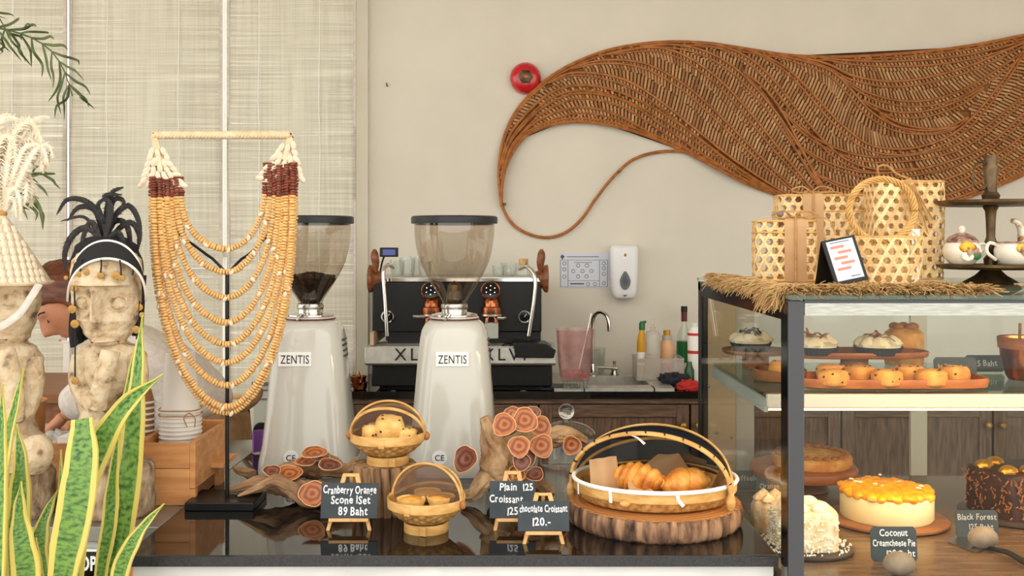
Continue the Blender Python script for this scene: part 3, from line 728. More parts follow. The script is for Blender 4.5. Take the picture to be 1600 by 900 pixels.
# groups
for px in (675, 768):
    g0 = E(px, 486, .02)
    gr = MB().lathe([(.0, -.018), (.038, -.018), (.044, -.014), (.0455, .0), (.0455, .016), (.042, .020), (.03, .022), (0, .022)], 32, g0).build('group_head', 'copper', t)
    MB().tube(smooth_path([g0 + V((0, .11, .03)), g0 + V((0, .05, .04)), g0 + V((0, .0, .035)), g0 + V((0, -.002, .01))], 14), [.04, .04, .04, .04, .04, .039, .038, .037, .036, .036, .036, .036, .036, .036], 20).build('group_neck', 'copper', gr)
    R = Matrix.Rotation(PI / 2 - .5, 3, 'X')
    dl = MB().lathe([(.036, -.03), (.042, .0), (.043, .012), (.040, .016), (.037, .013), (0, .013)], 30, g0 + V((-.004, -.005, .085)), R).build('dial_housing', 'copper', gr)
    MB().lathe([(.0375, .0125), (.034, .0145), (0, .015)], 30, g0 + V((-.004, -.005, .085)), R).build('dial_face', 'black_gloss', gr)
    for k in range(7):
        rr_ = 0 if k == 6 else .021
        MB().sphere(g0 + V((-.004, -.005, .085)) + R @ V((rr_ * math.cos(k * PI / 3 + .5), rr_ * math.sin(k * PI / 3 + .5), .0150)), .0024, nu=8, nv=6).build('led', 'led_white', gr)
    MB().lathe([(.044, -.006), (.048, -.004), (.048, .004), (.044, .006)], 30, g0 + V((0, 0, -.016)), cap0=False, cap1=False).build('portafilter_ring', 'steel', gr)
    MB().tube([g0 + V((-.03, -.03, -.02)), g0 + V((-.06, -.05, -.02)), g0 + V((-.075, -.06, -.018))] if px < 700 else [g0 + V((.03, -.03, -.026)), g0 + V((.055, -.045, -.028)), g0 + V((.062, -.05, -.024))], [.009, .008, .006], 10).build('lock_lever', 'steel', gr)
    for s_ in (-1, 1): MB().tube([g0 + V((s_ * .012, -.005, -.018)), g0 + V((s_ * .02, -.01, -.034)), g0 + V((s_ * .02, -.01, -.05))], .009, 10).build('spout', 'copper', gr)
    MB().box(g0.x - .03, g0.x + .03, g0.y - .01, g0.y + .05, g0.z - .12, g0.z - .05).build('drip_sensor', 'grey_cabinet', gr, bev=.003)
# display unit above
dsp = MB().box(E(589, 402).x, E(618, 402).x, EY + .09, EY + .115, ez(402), ez(387)).build('display_panel', 'black_metal', t, bev=.003)
MB().box(E(594, 402).x, E(614, 402).x, EY + .0885, EY + .0905, ez(399), ez(390)).build('display_screen', 'screen', dsp, smooth=False)
MB().tube(smooth_path([E(600, 401, .11), E(597, 410, .13), E(594, 425, .16), E(592, 436, .18)], 12), .004, 8).build('display_cable', 'black_metal', dsp)
# cups on top
cupn = 0
def cup_prof(r, h, w=.0022): return [(r * .72, 0), (r * .8, .003), (r * .95, h * .5), (r, h), (r - w, h), (r * .95 - w, h * .5), (r * .75, .006), (0, .006)]
for px, dy, r, h, m_, lab in ((621, .2, .034, .075, 'clear_glass', 'upturned clear glass cup at the left end of the machine top'), (637, .14, .036, .085, 'clear_glass', 'tall clear jar with pink print on the machine top'),
                      (652, .24, .034, .09, 'clear_glass', 'clear glass tumbler beside the smoky hopper on the machine top'), (779, .15, .03, .05, 'clear_glass', 'small clear glass right of the smoky hopper on the machine top'),
                      (795, .22, .038, .06, 'clear_glass', 'round glass bowl in the middle right of the machine top'), (664, .15, .03, .07, 'milky_clear', 'frosted glass by the smoky hopper on the machine top')):
    c0 = E(px, 434, dy); c0.z = ez(434)
    tag(MB().lathe(cup_prof(r, h), 24, c0).build('glass_cup', m_), lab, 'glass', 'glasses on the espresso machine')
c0 = E(818, 434, .15); c0.z = ez(434)
j = thing('cork_jar', 'small glass jar with a cork beside the right steam knob', 'jar', c0)
MB().lathe([(.03, 0), (.034, .004), (.034, .04), (.022, .058), (.022, .066)], 24, c0, cap1=False).build('glass_body', 'clear_glass', j)
MB().lathe([(.018, .05), (.021, .066), (.021, .08), (0, .082)], 18, c0).build('cork', 'easel_wood', j)
# knock box with coffee grounds on the tray
k0 = V((ex(816), EY - .045, 0))
kb = thing('knock_box', 'black knock-out tray resting over the right end of the drip tray', 'tray', (ex(830), EY - .02, ez(541)))
MB().prism([V((ex(806), EY - .07, ez(556))), V((ex(864), EY - .07, ez(557))), V((ex(868), EY - .07, ez(545))), V((ex(852), EY - .07, ez(535))), V((ex(801), EY - .07, ez(533)))], V((0, .16, 0))).build('pan', 'black_metal', kb, bev=.004)
gm = MB()
for k in range(24):
    gm.sphere((ex(random.uniform(786, 815)), EY + random.uniform(-.02, .06), ez(541) + .006 + random.random() * .006), .008, .007, .004, 7, 5)
tag(gm.build('coffee_grounds', 'beans', kb), kind='stuff')
# spare portafilters with wooden handles at the left
for k, (py, dx) in enumerate(((592, 0), (600, 4))):
    c0 = E(560 + dx * .6, 0, .05 + .01 * k); c0.z = BT + (.045 if k == 0 else .018)
    p = thing('portafilter', ['upper copper portafilter with wooden handle, left of the machine', 'lower copper portafilter lying on the back counter'][k], 'portafilter', (c0.x, c0.y, BT + (.02 if k == 0 else 0)), 'spare portafilters')
    MB().lathe([(.02, -.02), (.03, -.014), (.033, .01), (.036, .012), (.036, .017), (.03, .018), (.028, .0), (0, -.004)], 24, c0).build('basket_head', 'copper', p)
    MB().tube([c0 + V((-.03, -.005, 0)), c0 + V((-.05, -.01, -.002)), c0 + V((-.08, -.015, -.004)), c0 + V((-.105, -.02, -.006))], [.008, .012, .014, .011], 12).build('handle', 'walnut', p)
    MB().tube([c0 + V((.0, -.02, .0)), c0 + V((.01, -.035, .02)), c0 + V((.004, -.03, .04))], [.006, .007, .004], 8).build('spout', 'copper', p)

# ================================================================== sink area
Y = 4.72
t = thing('sink', 'stainless steel sink set into the back counter', 'sink', ((sx0 + sx1) / 2, 4.7, BT))
r = MB(); x0, x1 = PX(866, 4.46), PX(1054, 4.46); yf = 4.46; zt = BT + .012
r.box(x0, sx0 + .006, yf, 4.98, BT, zt); r.box(sx1 - .006, x1, yf, 4.98, BT, zt); r.box(sx0, sx1, yf, sy0 + .006, BT, zt); r.box(sx0, sx1, sy1 - .006, 4.98, BT, zt)
r.build('sink_deck', 'steel_soft', t, smooth=False)
b = MB(); dz = .18
b.box(sx0 + .002, sx0 + .008, sy0, sy1, BT - dz, zt - .001); b.box(sx1 - .008, sx1 - .002, sy0, sy1, BT - dz, zt - .001); b.box(sx0, sx1, sy0 + .002, sy0 + .008, BT - dz, zt - .001); b.box(sx0, sx1, sy1 - .008, sy1 - .002, BT - dz, zt - .001); b.box(sx0, sx1, sy0, sy1, BT - dz - .005, BT - dz)
b.build('basin', 'steel_soft', t, smooth=False)
f = thing('sink_faucet', 'chrome gooseneck faucet over the sink', 'faucet', P(927, 575, 4.9))
fz = BT + .012; fx = PX(926, 4.9)
MB().lathe([(.024, fz), (.024, fz + .006), (.014, fz + .012), (.013, fz + .05), (.011, fz + .055)], 20, (fx, 4.9, 0)).build('base', 'chrome', f)
arc = [V((fx, 4.9, fz + .05)), V((fx, 4.9, fz + .22))] + [V((fx + .036 - .036 * math.cos(a), 4.9 - .06 * (1 - math.cos(a)) / 2, fz + .25 + .055 * math.sin(a))) for a in [k * PI / 8 for k in range(9)]] + [V((fx + .073, 4.84, fz + .215))]
MB().tube(smooth_path(arc, 40), .0095, 12).build('spout', 'chrome', f)
MB().tube([(fx + .012, 4.9, fz + .035), (fx + .05, 4.885, fz + .038), (fx + .115, 4.87, fz + .036)], [.009, .008, .007], 10).build('lever', 'chrome', f)
d = thing('soap_pump', 'small chrome soap pump beside the faucet', 'soap pump', (PX(960, 4.9), 4.9, fz))
MB().lathe([(.022, 0), (.023, .004), (.016, .02), (.018, .034), (.012, .04), (.006, .042), (.006, .058), (.009, .06), (.009, .068), (0, .07)], 20, (PX(960, 4.9), 4.9, fz)).build('pump_body', 'chrome', d)
MB().tube([(PX(960, 4.9), 4.9, fz + .064), (PX(960, 4.9) - .004, 4.87, fz + .062)], .004, 8).build('nozzle', 'chrome', d)
gl = V((PX(932, 4.95), 4.955, fz))
tag(MB().lathe([(.036, 0), (.038, .004), (.044, .125), (.0425, .125), (.036, .008), (0, .008)], 28, gl).build('glass_tumbler', 'clear_glass'), 'clear glass tumbler standing behind the faucet', 'glass')
# blender jug with residue, upside on a grid block
jx, jy = PX(898, 4.5), 4.50
j = thing('blender_jug', 'square clear jug stained with pink smoothie beside the sink', 'jug', (jx, jy, BT + .013))
bz = BT + .045
def sq(w, z, e=.35, n=32):
    o = []
    for i in range(n):
        a = 2 * PI * i / n; ca, sa = math.cos(a), math.sin(a); o.append(V((jx + w * math.copysign(abs(ca) ** e, ca), jy + w * math.copysign(abs(sa) ** e, sa), z)))
    return o
MB().loft([sq(.060, bz), sq(.066, bz + .02), sq(.074, bz + .10), sq(.080, bz + .21), sq(.082, bz + .222), sq(.078, bz + .222), sq(.072, bz + .10), sq(.062, bz + .024), sq(.055, bz + .012)], True, False).build('jug_body', 'jug_glass', j)
MB().loft([sq(.055, bz + .014), sq(.0615, bz + .024), sq(.063, bz + .034)], True, True).build('smoothie_dregs', 'pink_residue', j)
for k in range(8): MB().cbox((jx - .05 + .0143 * k, jy - .045, BT + .029), .007, .03, .034).build('foot_rib', 'clear_glass', j)
MB().cbox((jx, jy, BT + .029), .1, .1, .03).build('jug_foot', 'clear_glass', j)
MB().tube([V((jx + .02, jy, bz + .05)), V((jx + .075, jy + .02, bz + .29))], .003, 8).build('stirring_spoon', 'chrome', j)
m0 = MB().box(PX(846, 4.47), PX(905, 4.47), 4.47, 4.6, BT + .0005, BT + .014); tag(m0.build('bar_mat', 'black_metal', bev=.003), 'black rubber bar mat under the stained jug', 'mat')
# wall: notice, soap dispenser, bell, hook
n = thing('wall_notice', 'printed hand-washing notice taped to the wall', 'notice', P(913, 451, WY - .003))
nx0, nx1, nz0, nz1 = PX(874, WY), PX(951, WY), PZ(450, WY), PZ(395, WY)
MB().box(nx0, nx1, WY - .003, WY - .0005, nz0, nz1).build('sheet', 'paper_cool', n, smooth=False)
ln = MB(); q = WY - .0036
def nb(a, b, c_, d_): ln.box(nx0 + (nx1 - nx0) * a, nx0 + (nx1 - nx0) * b, q, q + .0006, nz0 + (nz1 - nz0) * c_, nz0 + (nz1 - nz0) * d_)
nb(.02, .98, .79, .80); nb(.02, .98, .03, .04); nb(.17, .18, .03, .79); nb(.81, .82, .03, .79); nb(.18, .81, .2, .21); nb(.02, .03, .03, .8); nb(.97, .98, .03, .8); nb(.15, .8, .88, .9); nb(.3, .66, .72, .735); nb(.22, .5, .1, .14)
ln.build('ruled_lines', 'ink', n, smooth=False)
for a, b_ in ((.38, .64), (.56, .64), (.28, .48), (.47, .48), (.65, .48), (.38, .33), (.55, .33), (.1, .7), (.1, .53), (.1, .32), (.9, .7), (.9, .56), (.9, .4), (.9, .14), (.58, .11), (.72, .11)):
    pc_ = V((nx0 + (nx1 - nx0) * a, q, nz0 + (nz1 - nz0) * b_)); MB().tube([pc_ + V((.0085 * math.cos(k * PI / 6), 0, .0085 * math.sin(k * PI / 6))) for k in range(12)], .0013, 5, closed=True).build('picture_icon', 'ink', n)
MB().prism([V((nx0 + .014, q, nz1 - .035)), V((nx0 + .026, q, nz1 - .018)), V((nx0 + .014, q, nz1 - .008)), V((nx0 + .004, q, nz1 - .018))], V((0, .0005, 0))).build('emblem', 'ink', n, smooth=False)
d = thing('soap_dispenser', 'white wall-mounted soap dispenser with a grey drop window', 'soap dispenser', P(973, 466, WY - .05))
sx_, sw = PX(973, WY), S(21, WY)
def sdr(w, dpt, z, e=.4):
    o = []
    for i in range(36):
        a = 2 * PI * i / 36; ca, sa = math.cos(a), math.sin(a); o.append(V((sx_ + w * math.copysign(abs(ca) ** e, ca), WY - .05 + min(.05, dpt * math.copysign(abs(sa) ** e, sa)), z)))
    return o
zz = lambda py: PZ(py, WY)
MB().loft([sdr(.045, .042, zz(465)), sdr(.054, .05, zz(462)), sdr(.062, .055, zz(452)), sdr(.067, .058, zz(425)), sdr(.069, .058, zz(395)), sdr(.069, .056, zz(388)), sdr(.064, .05, zz(384)), sdr(.055, .04, zz(383))]).build('case', 'white_plastic', d, angle=60)
dr = [V((sx_ + .026 * math.sin(a) * (1 if math.cos(a) < 0 else 1 - .45 * math.cos(a)), WY - .111, zz(437) + .045 * math.cos(a))) for a in [k * 2 * PI / 28 for k in range(28)]]
MB().prism(dr, V((0, .006, 0))).build('drop_window', 'soap_grey', d)
dr2 = [V((sx_ + (p.x - sx_) * .5, WY - .113, zz(437) + (p.z - zz(437)) * .55)) for p in dr]
MB().prism(dr2, V((0, .004, 0))).build('drop_inset', 'ink', d)
MB().prism([V((sx_ - .012, WY - .108, zz(404))), V((sx_ + .012, WY - .108, zz(404))), V((sx_ + .012, WY - .108, zz(393))), V((sx_ - .012, WY - .108, zz(393)))], V((0, .004, 0))).build('badge', 'paper', d)
MB().prism([V((sx_ - .01, WY - .109, zz(459))), V((sx_ + .01, WY - .109, zz(459))), V((sx_, WY - .109, zz(462)))], V((0, .006, 0))).build('logo', 'ink', d)
MB().sphere(V((sx_, WY - .109, zz(398))), .006, .002, .008, 10, 8).build('badge_mark', 'brass', d)
d = thing('fire_bell', 'round red fire alarm bell on the wall', 'alarm bell', P(821, 147, WY - .03))
bc = P(821, 123, WY); R = Matrix.Rotation(PI / 2, 3, 'X')
MB().lathe([(.074, .012), (.077, .02), (.074, .036), (.062, .052), (.05, .06), (.03, .062), (.028, .057), (0, .057)], 40, bc, R).build('gong', 'red_enamel', d)
MB().lathe([(.08, 0), (.08, .006), (.04, .012)], 30, bc, R, sx=.9).build('back_plate', 'red_enamel', d)
MB().lathe([(.033, .050), (.034, .066), (.029, .069), (.0, .069)], 12, bc, R, fn=lambda a, z, r: 1 + .08 * math.cos(6 * a)).build('boss', 'bronze', d)
MB().lathe([(.008, .069), (.008, .075), (0, .076)], 10, bc, R).build('screw', 'red_enamel', d)
h = thing('wall_hook', 'tiny dark hook left in the bare wall', 'hook', P(604, 136, WY - .01))
MB().tube([P(604, 130, WY), P(604, 130, WY - .012), P(604.5, 135, WY - .014), P(606, 134, WY - .012)], .003, 6).build('hook_wire', 'bronze', h)

# bin and bottles by the sink
b0 = thing('plastic_bin', 'clear plastic bin holding bottles beside the sink', 'bin', (PX(1032, 4.78), 4.78, BT + .012))
zb = BT + .0125; bx0, bx1 = PX(995, 4.7), PX(1069, 4.7)
bn = MB(); bn.box(bx0, bx1, 4.7, 4.703, zb, zb + .1); bn.box(bx0, bx1, 4.877, 4.88, zb, zb + .1); bn.box(bx0, bx0 + .003, 4.703, 4.877, zb, zb + .1); bn.box(bx1 - .003, bx1, 4.703, 4.877, zb, zb + .1); bn.box(bx0, bx1, 4.7, 4.88, zb - .0005, zb + .003)
bn.build('bin_walls', 'milky_clear', b0, smooth=False)
MB().tube([(bx0, 4.7, zb + .1), (bx1, 4.7, zb + .1), (bx1, 4.88, zb + .1), (bx0, 4.88, zb + .1)], .003, 6, closed=True).build('bin_rim', 'milky_clear', b0)
def bottle(px, Yb, prof, m_, lab, extras=(), zbase=None, sx=1):
    z = (zb + .0035) if zbase is None else zbase
    c0 = V((PX(px, Yb), Yb, z)); o = thing('bottle', lab, 'bottle', c0, 'bottles by the sink')
    MB().lathe(prof, 24, c0, sx=sx).build('bottle_body', m_, o)
    for nm, pr, mm in extras: MB().lathe(pr, 24, c0, sx=sx).build(nm, mm, o)
    return o, c0
o, c0 = bottle(1003, 4.80, [(.022, 0), (.024, .006), (.024, .16), (.02, .19), (.012, .215), (.012, .225)], 'yellow_plastic', 'yellow squeeze bottle with a green spout cap', (('label', [(.0245, .06), (.0245, .12)], 'paper'), ('label_stripe', [(.0247, .07), (.0247, .085)], 'label_red'), ('cap', [(.014, .222), (.014, .25), (.008, .262), (0, .262)], 'green_plastic')))
MB().tube([c0 + V((.0, 0, .256)), c0 + V((.02, 0, .26))], .006, 8).build('cap_spout', 'green_plastic', o)
bottle(1020, 4.75, [(.034, 0), (.037, .006), (.037, .2), (.03, .215), (.012, .224), (.012, .24), (0, .24)], 'milky_clear', 'tall cloudy plastic bottle half full of beige liquid', (('liquid', [(.033, .004), (.0355, .008), (.0355, .1), (0, .1)], 'peach_plastic'), ('spout', [(.006, .24), (.004, .275), (0, .276)], 'milky_clear')))
bottle(1042, 4.80, [(.03, 0), (.033, .006), (.033, .1), (.037, .13), (.034, .155), (.022, .175), (.022, .19)], 'peach_plastic', 'peach coloured bottle with a gold cap', (('label', [(.0335, .04), (.0335, .07)], 'label_red'), ('cap_band', [(.0235, .176), (.0235, .196)], 'grey_cabinet'), ('cap', [(.017, .196), (.017, .22), (0, .221)], 'gold_cap')))
bottle(1056, 4.75, [(.034, 0), (.036, .006), (.034, .05), (.02, .085), (.013, .1), (.014, .112)], 'clear_glass', 'small clear conical flask in the plastic bin', (('label', [(.0355, .01), (.035, .035)], 'label_red'),))
bottle(1069, 4.93, [(.034, 0), (.036, .006), (.036, .17), (.03, .2), (.013, .235), (.013, .29)], 'clear_glass', 'tall clear spirit bottle with a dark red neck', (('label', [(.0365, .06), (.0365, .16)], 'green_plastic'), ('neck_sleeve', [(.0145, .255), (.0145, .3)], 'wine_red'), ('cap', [(.0155, .3), (.0155, .328), (0, .328)], 'black_metal')), BT + .0125)
bottle(1085, 4.82, [(.03, 0), (.032, .006), (.032, .22), (.02, .245), (.016, .25)], 'paper', 'white bottle with red bands next to the display case', (('red_band', [(.0325, .21), (.0325, .222)], 'label_red'), ('red_stripe', [(.0325, .125), (.0325, .14)], 'label_red'), ('cap', [(.019, .25), (.019, .268), (0, .268)], 'white_plastic')), BT + .0005)
bottle(1077, 4.70, [(.022, 0), (.023, .004), (.023, .06), (.014, .08), (.011, .1), (0, .1)], 'glass_green', 'small dark green glass bottle behind the red cloth', (), BT + .0005)
tag(lump('folded_rag', V((PX(1052, 4.62), 4.62, BT + .0125)), .062, .05, .03, 'navy_cloth', .5, 30, 3), 'dark navy rag crumpled on the sink edge', 'rag')
tag(lump('folded_rag', V((PX(1076, 4.50), 4.50, BT + .0005)), .052, .04, .026, 'red_cloth', .4, 30, 8), 'red rag crumpled at the front of the back counter', 'rag')
# ================================================================== woven rattan wall piece
up_px = [(783, 318), (779, 275), (783, 232), (797, 190), (822, 154), (860, 120), (905, 95), (960, 76), (1030, 66), (1100, 67), (1170, 77), (1230, 86), (1300, 89), (1380, 86), (1460, 79), (1530, 69), (1600, 55), (1680, 42), (1770, 40), (1850, 62)]
lo_px = [(783, 318), (786, 280), (796, 245), (818, 215), (852, 198), (895, 190), (945, 194), (1000, 208), (1060, 232), (1115, 260), (1170, 288), (1225, 308), (1290, 323), (1360, 330), (1430, 326), (1500, 312), (1560, 290), (1620, 262), (1700, 210), (1770, 150), (1850, 62)]
def z1(p): return (p[0] / 2.5 + 760, p[1] / 2.5 + 40)
def z2(p): return (p[0] / 3 + 1160, p[1] / 3 + 40)
ribs = [[z1(p) for p in q] for q in (
    [(62, 640), (75, 540), (110, 460), (180, 385), (270, 340), (360, 320), (470, 335), (590, 390), (720, 480), (850, 560), (1000, 625)],
    [(58, 600), (80, 480), (140, 395), (220, 320), (330, 268), (450, 270), (560, 305), (680, 385), (800, 470), (950, 570), (1110, 655)],
    [(52, 560), (85, 440), (150, 350), (240, 270), (340, 235), (450, 240), (570, 280), (700, 350), (830, 440), (960, 540), (1120, 650)],
    [(240, 225), (330, 185), (450, 190), (560, 220), (680, 295), (800, 390), (950, 510), (1110, 620), (1220, 680)],
    [(330, 170), (420, 140), (540, 135), (650, 160), (780, 235), (900, 340), (1020, 460), (1130, 570), (1260, 690)],
    [(470, 112), (560, 95), (660, 85), (760, 110), (860, 170), (960, 260), (1060, 375), (1150, 490), (1260, 620), (1340, 710)],
    [(600, 82), (720, 74), (840, 95), (950, 150), (1050, 240), (1140, 350), (1220, 470), (1300, 600), (1370, 715)],
    [(800, 66), (920, 80), (1030, 130), (1120, 210), (1200, 310), (1300, 430), (1400, 520), (1520, 560), (1680, 560)],
)] + [[z2(p) for p in q] for q in (
    [(0, 105), (110, 145), (220, 210), (340, 330), (460, 460), (600, 560), (760, 578), (900, 548), (1020, 485), (1140, 360), (1240, 230), (1320, 115), (1400, 30)],
    [(120, 128), (280, 165), (420, 215), (510, 300), (600, 400), (720, 470), (860, 492), (1000, 475)],
    [(240, 140), (400, 180), (520, 235), (700, 262), (900, 235), (1100, 175), (1330, 75), (1480, 30)],
    [(460, 240), (580, 310), (720, 350), (870, 350), (1010, 310), (1150, 235), (1300, 135), (1450, 50)],
    [(560, 350), (700, 402), (860, 400), (1020, 350), (1130, 290)],
    [(640, 410), (780, 470), (940, 480), (1060, 430)],
    [(0, 215), (100, 290), (190, 410), (270, 560), (340, 700), (400, 800)],
    [(190, 400), (300, 500), (440, 575), (600, 615), (800, 605), (1000, 560), (1160, 460), (1330, 315), (1500, 140)],
    [(260, 560), (400, 640), (580, 690), (780, 680), (960, 640), (1150, 560), (1330, 400), (1520, 220)],
    [(330, 690), (520, 760), (720, 770), (920, 730), (1120, 650), (1320, 510), (1560, 280)],
    [(520, 830), (740, 840), (940, 800), (1140, 720), (1330, 600), (1600, 400)],
    [(300, 140), (520, 165), (760, 165), (960, 150), (1160, 115), (1360, 60)],
)]
AY = WY - .035
outl = None
up = [V((x, y, 0)) for x, y in up_px]; lo = [V((x, y, 0)) for x, y in lo_px]
UP = smooth_path(up, 120); LO = smooth_path(lo, 120)
poly = [(p.x, p.y) for p in UP] + [(p.x, p.y) for p in reversed(LO)]
def inside(x, y):
    c_ = False; n = len(poly); j = n - 1
    for i in range(n):
        xi, yi = poly[i]; xj, yj = poly[j]
        if (yi > y) != (yj > y) and x < (xj - xi) * (y - yi) / (yj - yi + 1e-12) + xi: c_ = not c_
        j = i
    return c_
t = thing('woven_wall_art', 'large swooping woven rattan sculpture hung on the wall', 'wall art', P(1300, 330, WY - .02))
# undulating backing sheet
def relief(x, y): return .016 + .012 * math.sin(x * .021 + y * .035) + .006 * math.sin(x * .05 - y * .02)
def bf(u, v):
    i = min(118, int(u * 119)); k = u * 119 - i
    a = UP[i].lerp(UP[i + 1], k); b = LO[i].lerp(LO[i + 1], k); p = a.lerp(b, v)
    return P(p.x, p.y, WY - .008 - relief(p.x, p.y) * .5 * min(1, 4 * v * (1 - v) * 2))
MB().grid(bf, 150, 24, .006).build('backing_weave', 'rattan_back', t, angle=80)
def AP(x, y, k=0): return P(x, y, WY - .014 - relief(x, y) - k)
RB = [[p for p in smooth_path([V((x, y, 0)) for x, y in q], 90) if inside(p.x, p.y)] for q in ribs]
# canes: doubled along every rib, plus the rim canes and the loose loop
def cane(pp, r, k=0, nm='cane'):
    pts = [AP(p.x, p.y, k) for p in pp]
    MB().tube(pts, r, 6).build(nm, 'rattan_cane', t)
def offset(pp, d):
    out = []
    for i, p in enumerate(pp):
        a = pp[max(0, i - 1)]; b = pp[min(len(pp) - 1, i + 1)]; tt = (b - a).normalized(); w = math.sin(PI * i / (len(pp) - 1)) ** .6
        out.append(p + V((-tt.y, tt.x, 0)) * d * w)
    return out
for q in RB:
    cane(q[::2] + [q[-1]], .0062, .010)
    cane(offset(q, 9)[::2] + [q[-1]], .0050, .008)
for q, r in ((UP, .008), (LO, .008)):
    cane(q, r, .004, 'rim_cane'); cane([p + V((0, 5 if q is UP else -5, 0)) for p in q], .005, .006, 'rim_cane')
loop = smooth_path([V((x, y, 0)) for x, y in [(781, 290), (786, 325), (803, 352), (830, 367), (858, 371), (886, 362), (910, 341), (930, 312), (955, 280), (985, 252), (1015, 240), (1050, 236), (1085, 240), (1130, 256), (1180, 280)]], 70)
MB().tube([P(p.x, p.y, WY - .02) for p in loop], .0075, 8).build('loop_cane', 'rattan_cane', t)
for px, py in ((789, 319), (968, 268)): MB().tube([P(px, py, WY), P(px, py, WY - .035)], .007, 8).build('fixing_peg', 'bronze', t)
# short split slats laid across the ribs, each nearest its own rib
allp = []
for ri, q in enumerate(RB + [UP, LO]):
    for i in range(0, len(q), 2): allp.append((q[i].x, q[i].y, ri))
cell = {}
for x, y, ri in allp: cell.setdefault((int(x // 30), int(y // 30)), []).append((x, y, ri))
def nearest(x, y):
    best = (1e9, -1); cx_, cy_ = int(x // 30), int(y // 30)
    for a in (-2, -1, 0, 1, 2):
        for b in (-2, -1, 0, 1, 2):
            for (u, v, ri) in cell.get((cx_ + a, cy_ + b), ()):
                d = (u - x) ** 2 + (v - y) ** 2
                if d < best[0]: best = (d, ri)
    return best
sl = MB(); rs = random.Random(3)
for ri, q in enumerate(RB + [UP, LO]):
    L = path_len(q); n = int(L / 5.8); q2 = resample(q, max(4, n))
    for i in range(1, len(q2) - 1):
        tt = (q2[i + 1] - q2[i - 1]).normalized(); nn = V((-tt.y, tt.x, 0))
        for side in (-1, 1):
            dirv = (nn * side + tt * side * .45).normalized(); hg = 2
            while hg < 60:
                p = q2[i] + dirv * (hg + 2)
                if p.x > 1660 or not inside(p.x, p.y) or nearest(p.x, p.y)[1] != ri: break
                hg += 2
            if hg < 5: continue
            rows = max(1, round(hg / 20)); st = hg / rows
            for row in range(rows):
                a = q2[i] + dirv * (row * st + 1); b = q2[i] + dirv * ((row + 1) * st + 1)
                w = 1.65; pv = V((-dirv.y, dirv.x, 0)) * w
                k = rs.uniform(0, .004) + (.002 if row else .004)
                q4 = [AP(*(a - pv).xy, k), AP(*(a + pv).xy, k), AP(*(b + pv).xy, k), AP(*(b - pv).xy, k)]
                c0_ = min(1, max(0, rs.gauss(.42, .22)))
                sl._add(q4 + [p + V((0, .003, 0)) for p in q4], [(0, 1, 2, 3), (0, 4, 5, 1), (1, 5, 6, 2), (2, 6, 7, 3), (3, 7, 4, 0)])
                for z_ in range(5): sl.col[len(sl.f) - 1 - z_] = c0_
tag(sl.build('split_slats', 'rattan_slat', t, smooth=False), kind='stuff')
# dark binding grid, visible as a faint check
gr = MB()
for gx in range(800, 1680, 36):
    run = []
    for gy in range(40, 345, 6):
        if inside(gx, gy): run.append(AP(gx + 2 * math.sin(gy * .1), gy, -.001))
        else:
            if len(run) > 2: gr.tube(run, .003, 4)
            run = []
    if len(run) > 2: gr.tube(run, .003, 4)
for gy in range(76, 340, 32):
    run = []
    for gx in range(780, 1680, 8):
        if inside(gx, gy): run.append(AP(gx, gy + 2 * math.sin(gx * .05), -.001))
        else:
            if len(run) > 2: gr.tube(run, .003, 4)
            run = []
    if len(run) > 2: gr.tube(run, .003, 4)
tag(gr.build('binding_grid', 'bamboo_dark', t), kind='stuff')
# ================================================================== things on the serving counter
def easel_sign(px, pyfoot, w, h, lab, lines, pxy):
    """w,h in px of the board at its depth; pxy: board centre row"""
    Y = YG(pyfoot, CT) + .01; s = Y / F; x = PX(px, Y)
    t = thing('easel_sign', lab, 'sign', (x, Y, CT), 'price boards on little easels')
    tilt = math.radians(14); R = Matrix.Rotation(-tilt, 4, 'X'); zb = CT + .021
    M = Matrix.Translation((x, Y - .012, zb)) @ R
    W, H = w * s, h * s
    MB().box(-W / 2, W / 2, -.003, .0, 0, H, M).build('board', 'chalkboard', t, bev=.001)
    for (body, dx, frac, size) in lines:
        Rt = (R @ Matrix.Rotation(PI / 2, 4, 'X')).to_3x3()
        text(body, size * s, 'chalk', t, M @ V((dx * s, -.0036, H * frac)), R=Rt, ext=.0002, bold=size * s * .018, hand=True, sx=.86, fit=min(W * .93, len(body) * size * s * .36))
    lw = W * .31
    for k in (-1, 1):
        MB().prism([M @ V((k * lw - .0035 + k * .006, -.001, -.0225)), M @ V((k * lw + .0035 + k * .006, -.001, -.0225)), M @ V((k * .011 + .0045, .001, H * 1.26)), M @ V((k * .011 - .0045, .001, H * 1.26))], V((0, .006, 0))).build('leg', 'easel_wood', t, bev=.0008)
    MB().box(-W * .345, W * .345, -.010, .006, -.006, .0005, M).build('ledge', 'easel_wood', t, bev=.0008)
    MB().box(-.010, .010, -.001, .007, H * 1.17, H * 1.27, M).build('top_block', 'easel_wood', t, bev=.001)
    MB().tube([M @ V((0, .006, H * 1.2)), V((x, Y + .055, CT + .003))], .004, 6).build('rear_leg', 'easel_wood', t)
easel_sign(547, 827, 89, 54, 'chalkboard reading Cranberry Orange Scone on a wooden easel', [('Cranberry Orange', 0, .70, 17), ('Scone 1Set', 2, .42, 17), ('89 Baht', 6, .09, 18)], 777)
easel_sign(801, 827, 72, 57, 'rear chalkboard reading Plain Croissant, half hidden by another', [('Plain', -7, .74, 16), ('125', 24, .74, 15), ('Croissant', -10, .43, 16), ('125', 0, .10, 16)], 776)
easel_sign(849, 848, 80, 46, 'front chalkboard reading chocolate Croissant on a wooden easel', [('chocolate Croissant', 0, .64, 15.5), ('120.-', -3, .2, 17)], 798)

